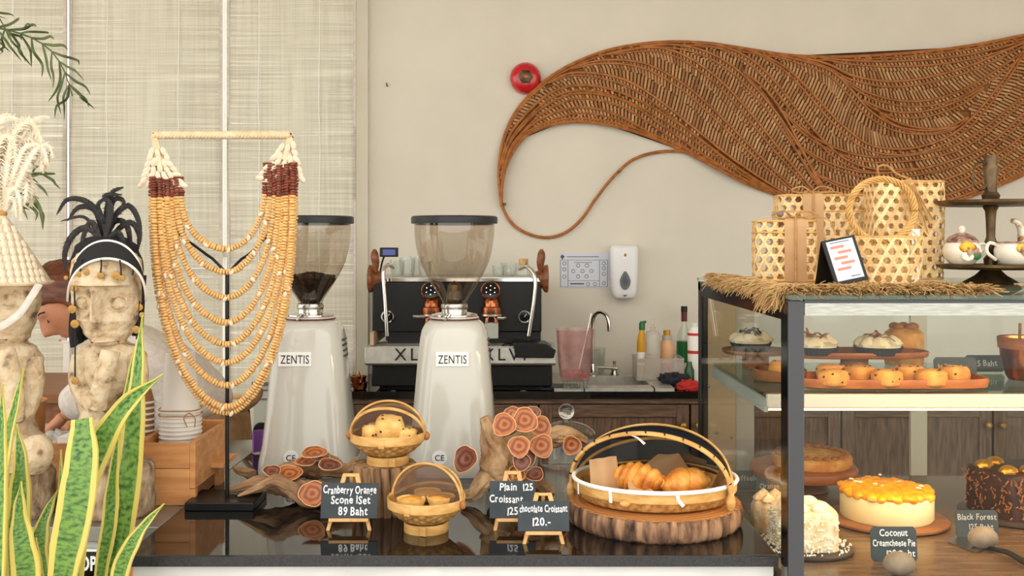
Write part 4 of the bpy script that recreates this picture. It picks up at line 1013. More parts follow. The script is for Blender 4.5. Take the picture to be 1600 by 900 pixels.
# ---- split log pedestal
LY = 2.10; lx = PX(601, LY); LT = CT + .098
def crack(a, z, r):
    k = 1 + .03 * noise.noise(V((math.cos(a) * 2, math.sin(a) * 2, z * 6)))
    for c_ in (0.3, 1.1, 1.9, 2.6, 3.3, 4.0, 4.35, 4.72, 5.05, 5.5, 5.9):
        d = abs((a - c_ - .05 * math.sin(z * 40 + c_) + PI) % (2 * PI) - PI)
        if d < .07: k -= .20 * (1 - d / .07)
    return k
t = thing('log_pedestal', 'upright cracked log under the scone basket', 'log', (lx, LY, CT))
MB().lathe([(.0635, CT), (.065, CT + .01), (.064, CT + .05), (.0645, LT - .004), (.063, LT)], 150, (lx, LY, 0), fn=crack, cap1=False).build('log_side', 'log_wood', t, angle=60)
MB().lathe([(.063, LT), (.04, LT + .0005), (0, LT + .001)], 150, (lx, LY, 0), fn=lambda a, z, r: crack(a, LT, r) if r > .05 else 1).build('cut_top', 'log_wood', t)

# ---- little hooded bamboo baskets
def hood_basket(name, lab, r, hoops, hood, netm):
    t = thing(name, lab, 'basket', (0, 0, 0), 'hooded bamboo baskets')
    MB().lathe([(.042, 0), (.0425, .001), (.0425, .018), (.040, .018), (.040, .003)], 40, cap0=False, cap1=False).build('foot_ring', 'bamboo', t)
    MB().box(.010, .022, -.0435, -.041, .001, .017).build('foot_joint', 'bamboo', t, smooth=False)
    def wv(a, z, rr):
        return 1 + .035 * math.sin(a * 17 + (0 if int(z * 1000 / 6) % 2 else PI)) if .019 < z < .046 else 1
    bp = [(0.0, .017), (.03, .0175)] + [(.038 + (r - .038) * (k / 8) ** .72 * .97, .0185 + .0036 * k) for k in range(9)]
    MB().lathe(bp, 120, fn=wv).build('woven_bowl', 'wicker', t, angle=70)
    MB().lathe([(r * .985, .046), (r * 1.0, .047), (r * 1.012, .063), (r * 1.0, .065), (r * .97, .063), (r * .96, .047)], 60, cap0=False, cap1=False).build('rim_band', 'bamboo', t)
    MB().box(-.006, .006, -r * 1.02, -r * 1.0, .044, .061).build('band_joint', 'bamboo', t, smooth=False)
    ax = r * 1.015
    def hoop(ang, hgt): return [V((ax * math.cos(a), -math.sin(a) * hgt * math.cos(ang), .058 + math.sin(a) * hgt * math.sin(ang))) for a in [PI * k / 28 for k in range(29)]]
    for ang, hg in hoops:
        MB().tube(hoop(ang, hg), .0024, 8, flat=1.5).build('hoop', 'bamboo', t)
    a0, a1, hg = hood
    def hf(u, v):
        ang = a0 + (a1 - a0) * v; a = PI * u; return V((ax * .985 * math.cos(a), -math.sin(a) * hg * math.cos(ang), .058 + math.sin(a) * hg * math.sin(ang)))
    MB().grid(hf, 28, 10, .0008).build('net_hood', netm, t)
    for s_ in (-1, 1):
        MB().sphere((s_ * (ax + .003), 0, .056), .007, .006, .009, 10, 8).build('pivot_knot', 'bamboo_dark', t)
    return t
R_ = math.radians
b1 = hood_basket('bread_basket', 'small hooded bamboo basket of scones on top of the log', .0755, ((R_(62), .066), (R_(100), .068), (R_(128), .068)), (R_(100), R_(172), .067), 'net_brown')
place(b1, (PX(606, 2.09), 2.09, LT + .001), R_(-3))
b2 = hood_basket('bread_basket', 'small hooded bamboo basket of tarts standing on the granite', .0735, ((R_(95), .068), (R_(120), .069), (R_(165), .068)), (R_(95), R_(172), .067), 'net_brown')
place(b2, (PX(666, 1.955), 1.955, CT), R_(-24))
def scone_mesh(r, h, m_, seed, berries=5, name='scone'):
    def fn(a, z, rr): return 1 + .10 * noise.noise(V((math.cos(a) * 1.4, math.sin(a) * 1.4, z * 60 + seed)))
    b = MB().lathe([(r * .86, 0), (r * .98, h * .12), (r, h * .45), (r * .96, h * .8), (r * .8, h * .97), (r * .4, h * 1.03), (0, h * 1.0)], 36, fn=fn)
    for p in b.v: p += V((0, 0, .07 * h * noise.noise(p * 90 + V((seed, 0, 0))))) if p.z > .2 * h else V((0, 0, 0))
    return b
def scone(c, r, h, m_, lab, seed, M=None, group='scones', name='scone', nb=7):
    t = thing(name, lab, 'pastry', c, group); R3 = M or Matrix.Identity(3)
    b = scone_mesh(r, h, m_, seed); b.v = [R3 @ p + V(c) for p in b.v]; b.build('crumb', m_, t, angle=70)
    rr = random.Random(seed); 
    for k in range(nb):
        a = rr.uniform(PI * .9, PI * 2.1); z = rr.uniform(.2, .85) * h
        p = V((r * .98 * math.cos(a), r * .98 * math.sin(a), z)) if k % 3 else V((r * .6 * math.cos(a), r * .6 * math.sin(a), h * 1.0))
        MB().sphere(R3 @ p + V(c), .0028, .0024, .0022, 7, 5).build('dried_berry', 'berry', t)
    return t
q = V((PX(606, 2.09), 2.09, LT + .02))
scone(q + V((-.028, .012, .022)), .027, .036, 'scone_pale', 'upright scone at the left of the log-top basket', 1)
scone(q + V((.036, .002, .022)), .026, .030, 'scone_pale', 'low scone at the right of the log-top basket', 2)
scone(q + V((.0, .004, .026)), .031, .050, 'scone_pale', 'tallest scone leaning in the middle of the log-top basket', 3, Euler((.25, .15, 0)).to_matrix())
q = V((PX(666, 1.955), 1.955, CT + .02))
def tart(c, r, lab, seed, group):
    t = thing('egg_tart', lab, 'pastry', c, group)
    MB().lathe([(r * .8, 0), (r, .014), (r * .99, .018), (r * .9, .017), (r * .86, .014)], 32, c, fn=lambda a, z, q_: 1 + .03 * math.cos(14 * a)).build('crust', 'scone_pale', t)
    MB().lathe([(r * .88, .0145), (r * .6, .018), (0, .02)], 28, c, fn=lambda a, z, q_: 1).build('filling', 'egg_tart', t)
tart(q + V((-.028, -.01, .026)), .027, 'flat golden tart at the left of the lower basket', 1, 'tarts in the lower basket')
tart(q + V((.028, .0, .028)), .027, 'glossy golden tart at the right of the lower basket', 2, 'tarts in the lower basket')
tart(q + V((.0, .032, .03)), .026, 'golden tart at the back of the lower basket', 3, 'tarts in the lower basket')

# ---- driftwood pieces with bracket fungus
def wood_tube(pts, radii, n, seed, amp=.25, seg=48, sq=.75):
    n = int(n * 1.6)
    pp = smooth_path(pts, n); m = len(radii); R = []
    for i in range(n):
        f_ = i / (n - 1) * (m - 1); k = min(m - 2, int(f_)); R.append(radii[k] + (radii[k + 1] - radii[k]) * (f_ - k))
    T, N = frame_path(pp); rings = []
    for i in range(n):
        B = T[i].cross(N[i]); ring = []
        for k in range(seg):
            a = 2 * PI * k / seg; d = N[i] * math.cos(a) * sq + B * math.sin(a)
            q_ = pp[i] * 22 + V((seed * 3.1, math.cos(a) * 1.2, math.sin(a) * 1.2))
            w = 1 + amp * noise.noise(q_) + amp * .6 * noise.noise(q_ * 2.7) - (.5 * amp * abs(noise.noise(V((q_.x * .5, math.cos(a) * 5, math.sin(a) * 5 + seed)))) + .25 * amp * noise.noise(q_ * 7) if amp > .1 else 0) + .09 * math.sin(a * 5 + seed + i * .12) * amp * 3
            ring.append(pp[i] + d * R[i] * w)
        rings.append(ring)
    return rings
def cap_src(r, m_, seed, dish=.3):
    """bracket fungus: shallow ruffled cap, axis +Z up"""
    def fn(a, z, q_): return 1 + .07 * math.sin(3 * a + seed) + .02 * math.sin(7 * a + seed * 2)
    return MB().lathe([(0, -.25 * r), (.35 * r, -.2 * r), (.8 * r, -.02 * r), (r, .12 * r), (.98 * r, .18 * r), (.86 * r, .13 * r), (.6 * r, .06 * r + 0), (.45 * r, .08 * r), (.25 * r, -.02 * r), (0, -.04 * r)], 40, fn=fn)
def fungus(parent, c, r, tilt, yaw, m_='fungus', seed=0):
    b = cap_src(r, m_, seed); o = b.build('fungus_cap', m_, parent)
    for v in o.data.vertices: v.co += ORG[parent]      # keep cap mesh about its own centre
    o.matrix_local = Matrix.Translation(V(c) - ORG[parent]) @ Euler((tilt, 0, yaw)).to_matrix().to_4x4(); ORG[o] = V(c)
    rim = MB(); 
    def fn(a): return 1 + .07 * math.sin(3 * a + seed) + .02 * math.sin(7 * a + seed * 2)
    rim.tube([V((r * fn(a) * math.cos(a), r * fn(a) * math.sin(a), .15 * r)) for a in [2 * PI * k / 40 for k in range(40)]], r * .045, 6, closed=True)
    rm = rim.build('cap_edge', 'fungus_edge', o)
    for v in rm.data.vertices: v.co += V(c)
    return o
t = thing('driftwood', 'gnarled reddish driftwood with flat fungus caps at the left', 'driftwood', (PX(450, 2.2), 2.2, CT))
def D(px, py, Y): return P(px, py, Y)
mb = MB()
mb.loft(wood_tube([D(352, 768, 2.16), D(385, 760, 2.17), D(425, 755, 2.18), D(470, 765, 2.17), D(520, 772, 2.15), D(545, 768, 2.15)], [.004, .018, .026, .030, .026, .012], 60, 1, .32))
mb.loft(wood_tube([D(372, 775, 2.12), D(400, 764, 2.12), D(432, 752, 2.12), D(456, 765, 2.11), D(478, 783, 2.10), D(510, 785, 2.10)], [.003, .012, .017, .02, .016, .006], 50, 4, .25))
mb.loft(wood_tube([D(425, 738, 2.22), D(460, 734, 2.23), D(500, 728, 2.24), D(540, 735, 2.22), D(560, 715, 2.24)], [.014, .026, .034, .024, .005], 50, 9, .35))
mb.loft(wood_tube([D(395, 742, 2.28), D(372, 735, 2.3), D(366, 728, 2.31)], [.014, .012, .004], 16, 11, .3))
mb.loft(wood_tube([D(480, 770, 2.22), D(490, 778, 2.2), D(500, 784, 2.2)], [.03, .04, .03], 16, 12, .3))
lo_z = min(p.z for p in mb.v)
for p in mb.v: p.z = max(p.z, CT + .0005)
mb.build('trunk', 'driftwood', t, angle=80)
for px, py, Y, r, tl, yw, m_, s_ in ((452, 741, 2.17, .026, -.45, .2, 'fungus', 1), (491, 709, 2.2, .027, .25, 0, 'fungus', 2), (515, 728, 2.17, .024, -.35, .5, 'fungus_dark', 3), (478, 722, 2.2, .022, -.3, 0, 'fungus', 4), (488, 772, 2.09, .026, -1.05, .1, 'fungus', 5), (425, 737, 2.16, .018, -.5, .4, 'fungus_dark', 6), (500, 716, 2.22, .02, -.2, 0, 'fungus', 7)):
    fungus(t, D(px, py, Y), r, -tl if tl < -.0 else tl, yw, m_, s_)
t = thing('driftwood', 'pale knotty driftwood with a cluster of round fungus caps', 'driftwood', (PX(800, 2.25), 2.25, CT))
mb = MB()
mb.loft(wood_tube([D(756, 652, 2.22), D(762, 664, 2.22), D(770, 690, 2.21), D(780, 715, 2.2), D(785, 745, 2.19), D(800, 775, 2.18)], [.012, .024, .034, .046, .042, .04], 50, 21, .28, sq=.9))
mb.loft(wood_tube([D(770, 735, 2.18), D(752, 755, 2.16), D(738, 772, 2.15), D(722, 772, 2.16)], [.03, .024, .02, .008], 30, 22, .25))
mb.loft(wood_tube([D(790, 700, 2.25), D(820, 690, 2.27), D(855, 684, 2.29), D(890, 682, 2.3), D(915, 690, 2.31)], [.03, .034, .03, .026, .014], 40, 23, .3))
mb.loft(wood_tube([D(800, 745, 2.24), D(830, 755, 2.25), D(860, 772, 2.26)], [.03, .03, .02], 20, 24, .3))
mb.loft(wood_tube([D(792, 662, 2.22), D(806, 650, 2.23), D(830, 640, 2.25)], [.012, .016, .01], 20, 25, .3))
for p in mb.v: p.z = max(p.z, CT + .0005)
mb.build('trunk', 'driftwood_pale', t, angle=80)
for px, py, Y, r, tl, yw, m_, s_ in ((728, 718, 2.13, .028, 1.15, -.55, 'fungus_dark', 1), (788, 664, 2.16, .024, 1.2, -.15, 'fungus', 2), (820, 657, 2.17, .026, 1.25, .1, 'fungus', 3), (845, 667, 2.2, .022, 1.25, .3, 'fungus', 4), (846, 697, 2.17, .024, 1.3, .15, 'fungus', 5), (811, 698, 2.13, .022, 1.2, 0, 'fungus', 6), (815, 722, 2.13, .018, 1.3, 0, 'fungus_dark', 7), (893, 696, 2.25, .0205, 1.35, .15, 'fungus', 8), (806, 742, 2.14, .018, .9, .2, 'fungus', 9), (836, 742, 2.15, .018, .7, -.2, 'fungus_dark', 10), (800, 648, 2.22, .018, 1.0, 0, 'fungus', 11), (822, 716, 2.17, .02, 1.0, .2, 'fungus_dark', 12), (833, 646, 2.23, .016, 1.1, .2, 'fungus_dark', 13)):
    fungus(t, D(px, py, Y), r, tl, yw, m_, s_)

# ---- lidded glass cookie jar behind
JY = 2.50; jx = PX(885, JY)
t = thing('glass_jar', 'lidded clear glass jar behind the driftwood', 'jar', (jx, JY, CT))
jz = PZ(678, JY)
MB().lathe([(.0, .003), (.058, .003), (.064, .008), (.066, .02), (.066, .08), (.064, jz - CT - .004), (.067, jz - CT)], 40, (jx, JY, CT), cap1=False).build('jar_body', 'clear_glass', t)
ld = MB().lathe([(.069, jz), (.071, jz + .003), (.066, jz + .010), (.05, jz + .021), (.03, jz + .028), (.012, jz + .031), (.009, jz + .036)], 40, (jx, JY, 0), cap0=False, cap1=False).build('jar_lid', 'clear_glass', t)
MB().sphere((jx, JY, jz + .055), .0195, nu=20, nv=14).build('lid_knob', mat('knob_glass', (245, 248, 246), rough=.02, trans=1, ior=1.45), ld)

# ---- round log slab with croissant tray
SY = 2.025; sx = PX(1022, SY); ST = PZ(815, 1.856)
SR = .172
def slab(a, z, r):
    return (1 + .025 * noise.noise(V((math.cos(a) * 1.5, math.sin(a) * 1.5, 3))))
def barkf(a, z, r):
    k = slab(a, z, r) + .028 * noise.noise(V((math.cos(a) * 16, math.sin(a) * 16, z * 14))) - .03 * abs(math.sin(a * 26 + 2 * math.sin(a * 5))) ** 6
    return k
t = thing('log_slab', 'round bark-edged log slab under the croissant tray', 'wooden board', (sx, SY, CT))
MB().lathe([(SR * .955, CT), (SR * .985, CT + .006), (SR, CT + .015), (SR, ST - .012), (SR * .985, ST - .003), (SR * .97, ST)], 220, (sx, SY, 0), fn=barkf, cap1=False).build('bark', 'bark', t, angle=70)
wt = MB().lathe([(SR * .975, ST - .0015), (SR * .95, ST), (SR * .5, ST + .0003), (0, ST + .0005)], 120, (sx, SY, 0), fn=slab).build('cut_face', 'tree_rings', t)
# oval woven tray
TZ = ST + .001; ra, rb_ = .160, .140
t = thing('croissant_tray', 'round woven bamboo tray with a black net hood', 'basket', (sx + .001, SY, TZ))
tx = sx + .001
tp = [(0, .001), (.85, .001), (.90, .004), (.93, .010), (.955, .016), (.975, .022), (.985, .028)]
def trw(a, z, r): return 1 + .014 * math.sin(a * 42 + (0 if int(z * 1000 / 5) % 2 else PI)) if z > .003 else 1
MB().lathe([(r_, z) for r_, z in tp] + [(.965, .028), (.93, .014), (.86, .004), (0, .004)], 200, (tx, SY, TZ), sx=ra, sy=rb_, fn=lambda a, z, r: trw(a, z, r) if r > .8 else 1).build('woven_side', 'wicker', t, angle=70)
MB().lathe([(.985, .0215), (1.0, .022), (1.005, .040), (.998, .041), (.975, .040), (.968, .022)], 80, (tx, SY, TZ), sx=ra, sy=rb_, cap0=False, cap1=False).build('rim_band', 'bamboo', t)
MB().tube([V((tx + ra * 1.0 * math.cos(a), SY + rb_ * 1.0 * math.sin(a), TZ + .0425)) for a in [2 * PI * k / 90 for k in range(90)]], .0042, 8, closed=True).build('white_binding', 'paper', t)
for a in (3.45, 4.05, 4.85, 5.75, 5.62):
    p0 = V((tx + ra * 1.012 * math.cos(a), SY + rb_ * 1.012 * math.sin(a), TZ)); tn = V((-math.sin(a) * ra, math.cos(a) * rb_, 0)).normalized()
    pts = [p0 + V((0, 0, .043)), p0 + tn * .002 + V((0, 0, .03)), p0 + tn * (.012 if a in (4.85,) else .002) + V((0, 0, .019))]
    MB().tube(pts, .0036, 8, flat=.35, nrm=(math.cos(a), math.sin(a), 0)).build('white_tape', 'paper', t)
MB().sphere((tx + ra * 1.02 * math.cos(4.25), SY + rb_ * 1.02 * math.sin(4.25), TZ + .021), .010, .005, .006, 10, 8).build('wooden_toggle', 'bamboo', t)
# hood
La, Ra = P(892, 756, 2.06), P(1142, 775, 1.93); mid = (La + Ra) / 2; ax_ = (Ra - La) / 2; axn = ax_.normalized(); per = V((-axn.y, axn.x, 0)).normalized()
def hp(a, ang, h): return mid + ax_ * (-math.cos(a)) + (per * math.cos(ang) + V((0, 0, 1)) * math.sin(ang)) * h * math.sin(a) ** .85
for ang, h in ((R_(96), .112), (R_(62), .132), (R_(35), .140), (R_(12), .142)):
    pts = [hp(PI * k / 40, ang, h) for k in range(41)]
    o_ = MB().tube(pts, .0038 if ang > 1.3 else .0028, 8, flat=1.4).build('hoop', 'bamboo', t)
def hoodf(u, v):
    ang = R_(96) + (R_(8) - R_(96)) * v; h = .112 + .03 * min(1, v * 1.6)
    return hp(PI * (.01 + .98 * u), ang, h * .985)
MB().grid(hoodf, 40, 14, .0008).build('net_hood', 'net_black', t)
pts = [hp(PI * k / 40, R_(96), .112) for k in range(41)]
for k in range(2, 40, 3):
    d = (pts[k + 1] - pts[k - 1]).normalized() if k < 40 else V((1, 0, 0))
    MB().tube([pts[k] + d * -.0012 - V((0, 0, .0005)), pts[k] + d * .0012 + V((0, 0, .0005))], .0048, 7, flat=1.3).build('lashing', 'lash', t)
for p0 in (La, Ra): MB().sphere(p0 + V((0, 0, -.012)), .009, .008, .018, 12, 10).build('pivot_peg', 'bamboo', t)
MB().tube(smooth_path([hp(PI * .42, R_(96), .113), hp(PI * .45, R_(96), .113) + V((.006, -.006, -.008)), hp(PI * .47, R_(96), .113) + V((.01, -.008, -.02))], 8), [.002, .003, .0035, .004, .0045, .005, .0055, .006], 6, flat=.25).build('white_tie', 'paper', t)
# baking paper, several curled sheets
def paper(name, pts4, lab, curl, seed):
    a, b, c_, d = [V(p) for p in pts4]
    def fn(u, v):
        p = a.lerp(b, u).lerp(d.lerp(c_, u), v); return p + V((0, 0, curl * math.sin(PI * u) * (v - .2))) + V((0, .006 * math.sin(u * 6 + seed), .004 * noise.noise(V((u * 3, v * 3, seed)))))
    o = MB().grid(fn, 16, 12, .0006).build(name, 'kraft'); return tag(o, lab, 'paper', 'baking paper in the croissant tray')
z0 = TZ + .006
paper('baking_paper', [(tx - .13, SY - .02, z0 + .002), (tx + .03, SY - .09, z0 + .004), (tx + .125, SY + .03, z0 + .004), (tx - .02, SY + .10, z0 + .012)], 'brown baking paper lying flat under the croissants', .004, 1)
paper('baking_paper', [(tx - .128, SY - .035, z0 + .012), (tx - .07, SY - .03, z0 + .014), (tx - .075, SY + .0, z0 + .075), (tx - .128, SY + .01, z0 + .066)], 'brown baking paper standing up at the left of the tray', .004, 2)
paper('baking_paper', [(tx - .055, SY + .065, z0 + .01), (tx + .10, SY + .05, z0 + .01), (tx + .12, SY + .075, z0 + .05), (tx + .02, SY + .088, z0 + .062)], 'brown baking paper folded up behind the right croissant', .01, 3)
paper('baking_paper', [(tx + .09, SY - .055, z0 + .012), (tx + .134, SY - .012, z0 + .012), (tx + .140, SY + .015, z0 + .066), (tx + .118, SY - .03, z0 + .05)], 'brown baking paper curling against the right rim', .004, 4)
paper('baking_paper', [(tx - .06, SY - .095, z0 + .014), (tx + .005, SY - .105, z0 + .014), (tx - .01, SY - .055, z0 + .022), (tx - .06, SY - .05, z0 + .04)], 'small brown paper fold in front of the left croissant', .004, 5)
# croissants
def croissant(c, L, r, lab, yaw, pitch, segs, bend=.25, seed=0):
    c = V(c); t = thing('croissant', lab, 'pastry', c, 'croissants in the hooded tray'); n = 72; rings = []
    M = Euler((0, pitch, yaw)).to_matrix()
    for i in range(n + 1):
        s_ = i / n; e = math.sin(PI * (.04 + .92 * s_)); sg = (s_ * segs) % 1.0
        rad = r * (e ** .75) * (.84 + .22 * (1 - abs(2 * sg - 1.0)) ** .6); x_ = (s_ - .5) * L; y_ = bend * L * (4 * (s_ - .5) ** 2)
        ring = []
        for k in range(28):
            a = 2 * PI * k / 28 + .35 * (s_ - .5); nz_ = 1 + .05 * noise.noise(V((x_ * 60, math.cos(a) * 2, math.sin(a) * 2 + seed)))
            ring.append(c + M @ V((x_ + .004 * math.sin(a * 1), y_ + rad * math.cos(a) * nz_, max(0.0, r * .78 + rad * math.sin(a) * nz_ * .95))))
        rings.append(ring)
    MB().loft(rings).build('crust', 'croissant', t, angle=75)
    for sd in (0, -1):
        q_ = rings[3 if sd == 0 else -4]; cc = sum(q_, V()) / len(q_); dr = (cc - c).normalized()
        MB().tube([cc + (p - cc) * .55 + dr * .004 for p in q_], .0018, 6, closed=True).build('end_swirl', 'croissant_pale', t)
croissant((tx - .040, SY - .03, z0 + .012), .112, .034, 'plain ridged croissant at the left of the tray', R_(-28), R_(9), 6, .12, 1)
croissant((tx + .052, SY - .052, z0 + .008), .092, .034, 'plump chocolate croissant at the right of the tray', R_(8), 0, 2, .0, 5)
tag(MB().lathe([(.092, 0), (.095, .006), (.092, .012), (0, .013)], 48, (PX(1008, 2.32), 2.32, CT + .1), Matrix.Rotation(.0, 3, 'X')).build('round_board', 'kraft'), 'round tan board seen behind the net hood', 'board') if False else None
# ================================================================== left side: statues
def sec_interp(sec, n):
    out = []; m = len(sec) - 1
    ys = [s_[0] for s_ in sec]
    for i in range(n):
        y = ys[0] + (ys[-1] - ys[0]) * i / (n - 1)
        for k in range(m):
            if min(ys[k], ys[k + 1]) <= y <= max(ys[k], ys[k + 1]):
                f_ = (y - ys[k]) / (ys[k + 1] - ys[k]); f_ = f_ * f_ * (3 - 2 * f_)
                out.append([a + (b - a) * f_ for a, b in zip(sec[k], sec[k + 1])]); out[-1][0] = y; break
    return out
def carved(sec, Y, n, seg, feat=None, rough=.03, seed=0, e=.85):
    rings = []
    for y, cx, hw, hd in sec_interp(sec, n):
        ring = []
        for k in range(seg):
            a = 2 * PI * k / seg; ca, sa = math.cos(a), math.sin(a)
            w = 1 + rough * noise.noise(V((ca * 2, sa * 2, y * .03 + seed))) + rough * .6 * noise.noise(V((ca * 5, sa * 5, y * .09 + seed)))
            px = cx + hw * w * math.copysign(abs(ca) ** e, ca); dy = hd * w * math.copysign(abs(sa) ** e, sa)
            p = V((PX(px, Y), Y + S(dy, Y), PZ(y, Y)))
            if feat and sa < .15: p.y -= 2.3 * S(feat(px, y), Y) * min(1, (.15 - sa) * 3)
            ring.append(p)
        rings.append(ring)
    return rings
def bump(d, w): return max(0, 1 - (d / w) ** 2)
SYs = 2.075
def statue_face(cx, yb, sc=1.0):
    def feat(px, y):
        x = (px - cx) / sc; v = (y - yb) / sc; h = 0           # v = 0 at the brow line
        if 0 < v < 62: h += (13 if v > 8 else 13 * v / 8) * bump(x - .5, 5 + v * .075) * (1 if v < 54 else (62 - v) / 8) * (.55 + v / 130)
        if v < 0: h += 4 * max(0, 1 + v / 14) * bump(x, 52)
        if 2 < v < 52: h -= 6 * bump(v - 24, 30) * bump(abs(x) - 26, 22)
        for ex_ in (-28, 27):
            d = math.hypot(x - ex_, (v - 28) * 1.05)
            if d < 14: h += 2.4 * (1 - (d / 14) ** 4) - (1.6 if 8.5 < d < 11 else 0)
        d = math.hypot((x - 2) / 21, (v - 88) / 8)
        if d < 1: h += 8 * (1 - d * d) - (3.5 if abs(v - 88) < 1.3 else 0)
        return h
    return feat
stB = thing('carved_statue', 'carved stone figure with black feathers and a beaded headband', 'statue', P(180, 820, SYs))
MB().loft(carved([(802, 182, 53, 48), (798, 183, 55, 50), (770, 184, 56, 50), (728, 184, 54, 48), (722, 184, 50, 45)], SYs, 30, 48, rough=.05, seed=3)).build('base_block', 'statue_base', stB, angle=70)
MB().loft(carved([(724, 178, 34, 36), (700, 172, 40, 40), (680, 165, 42, 40), (660, 155, 32, 34), (645, 153, 25, 28), (632, 157, 34, 30), (610, 166, 48, 34), (580, 171, 54, 36), (556, 172, 55, 35), (543, 172, 46, 30), (534, 170, 28, 24), (524, 169, 20, 20)], SYs, 60, 56, rough=.05, seed=5)).build('torso', 'statue_stone', stB, angle=75)
hsec = [(541, 171, 14, 14), (534, 170, 26, 22), (518, 169, 36, 32), (494, 168, 45, 39), (468, 167, 51, 43), (445, 167, 53, 45), (425, 167, 53, 45), (408, 167, 51, 44), (398, 167, 44, 38), (390, 167, 32, 28), (386, 167, 14, 14)]
MB().loft(carved(hsec, SYs - .012, 110, 110, statue_face(168, 445), .025, 8)).build('head', 'statue_stone', stB, angle=80)
def limb(pts, rad, n, seed, par, nm, m_='statue_stone'):
    MB().loft(wood_tube(pts, rad, n, seed, .06, 28, 1)).build(nm, m_, par, angle=80)
limb([P(128, 556, 2.05), P(122, 590, 2.04), P(132, 620, 2.03), P(150, 634, 2.01)], [.019, .019, .018, .017], 24, 1, stB, 'upper_arm')
limb([P(150, 636, 2.0), P(158, 606, 1.995), P(167, 575, 1.995), P(173, 548, 2.0)], [.019, .018, .019, .018], 24, 2, stB, 'forearm')
limb([P(213, 554, 2.05), P(216, 590, 2.04), P(205, 622, 2.03), P(190, 636, 2.02)], [.019, .02, .019, .016], 24, 3, stB, 'upper_arm')
limb([P(150, 640, 2.03), P(140, 665, 2.02), P(150, 700, 2.02), P(160, 722, 2.03)], [.02, .024, .024, .022], 24, 4, stB, 'folded_leg')
limb([P(190, 645, 2.03), P(205, 670, 2.02), P(200, 700, 2.02), P(195, 722, 2.03)], [.02, .026, .026, .022], 24, 6, stB, 'folded_leg')
# headband: black cloth arch with two white bead lines
def band_pt(a, y0, top, hw, k):          # arch from temple to temple around the forehead
    px = 167 + hw * math.cos(a); py = y0 - (y0 - top) * math.sin(a) ** .8
    return P(px, py, SYs - .012 - S(k * math.sin(a) ** .5, SYs))
MB().grid(lambda u, v: band_pt(PI * (.0 + u), 470 - 10 * v, 403 - 29 * v, 60 - 3 * v, 49 - 7 * v), 40, 8, .006).build('headband', 'cloth_black', stB)
for top, y0, hw, k in ((404, 470, 61, 52), (376, 458, 57.5, 44)):
    MB().tube([band_pt(PI * u / 40, y0, top, hw, k) for u in range(41)], .0026, 6).build('bead_trim', 'bead_white', stB)
MB().loft(carved([(440, 167, 55, 30), (410, 167, 55, 30), (385, 167, 47, 34), (374, 167, 34, 30), (366, 167, 14, 14)], SYs + .03, 24, 40, rough=.05, seed=9)).build('hair_cap', 'cloth_black', stB)
MB().grid(lambda u, v: P(110 + 24 * u + 4 * v + 3 * math.sin(v * 6), 425 + 118 * v - 14 * u * v, SYs + .02 + .01 * math.sin(u * 6 + v * 3)), 8, 24, .008).build('side_cloth', 'cloth_black', stB)
MB().grid(lambda u, v: P(214 + 13 * u - 6 * v, 430 + 95 * v, SYs + .01 + .008 * math.sin(u * 6)), 6, 20, .006).build('side_cloth', 'cloth_black', stB)
coin = MB().lathe([(0, -.0012), (.0068, -.0012), (.0072, 0), (.0068, .0012), (0, .0012)], 18, M=Matrix.Rotation(PI / 2, 3, 'X'))
csrc = None
for px, py, sx_, Yc in ((116, 450, 1, 2.02), (113, 483, 1.2, 2.02), (117, 506, 1.2, 2.02), (117, 595, 1.1, 2.0), (218, 480, 1, 2.02), (213, 515, 1.1, 2.02), (125, 428, 1, 2.01), (157, 430, 1, 2.0), (190, 434, 1, 2.0), (181, 430, 1.2, 2.0), (103, 434, .6, 2.02), (222, 492, .8, 2.02), (135, 425, .9, 2.005)):
    c0 = P(px, py, Yc)
    if csrc is None:
        csrc = coin.build('coin', 'brass', stB)
        for v in csrc.data.vertices: v.co += ORG[stB]
        o = csrc; o.matrix_local = Matrix.Translation(c0 - ORG[stB]) @ Matrix.Scale(sx_, 4)
    else: piece(csrc, stB, Matrix.Translation(c0) @ Matrix.Scale(sx_, 4))
for px0, py0, px1, py1, Yc in ((128, 405, 125, 424, 2.005), (158, 403, 157, 426, 1.995), (187, 406, 189, 430, 1.995), (208, 410, 207, 430, 2.01), (116, 440, 117, 590, 2.02), (218, 470, 213, 530, 2.02)):
    MB().tube([P(px0, py0, Yc), P((px0 + px1) / 2 + 1, (py0 + py1) / 2, Yc), P(px1, py1, Yc)], .0016, 5).build('bead_string', 'cloth_black', stB)
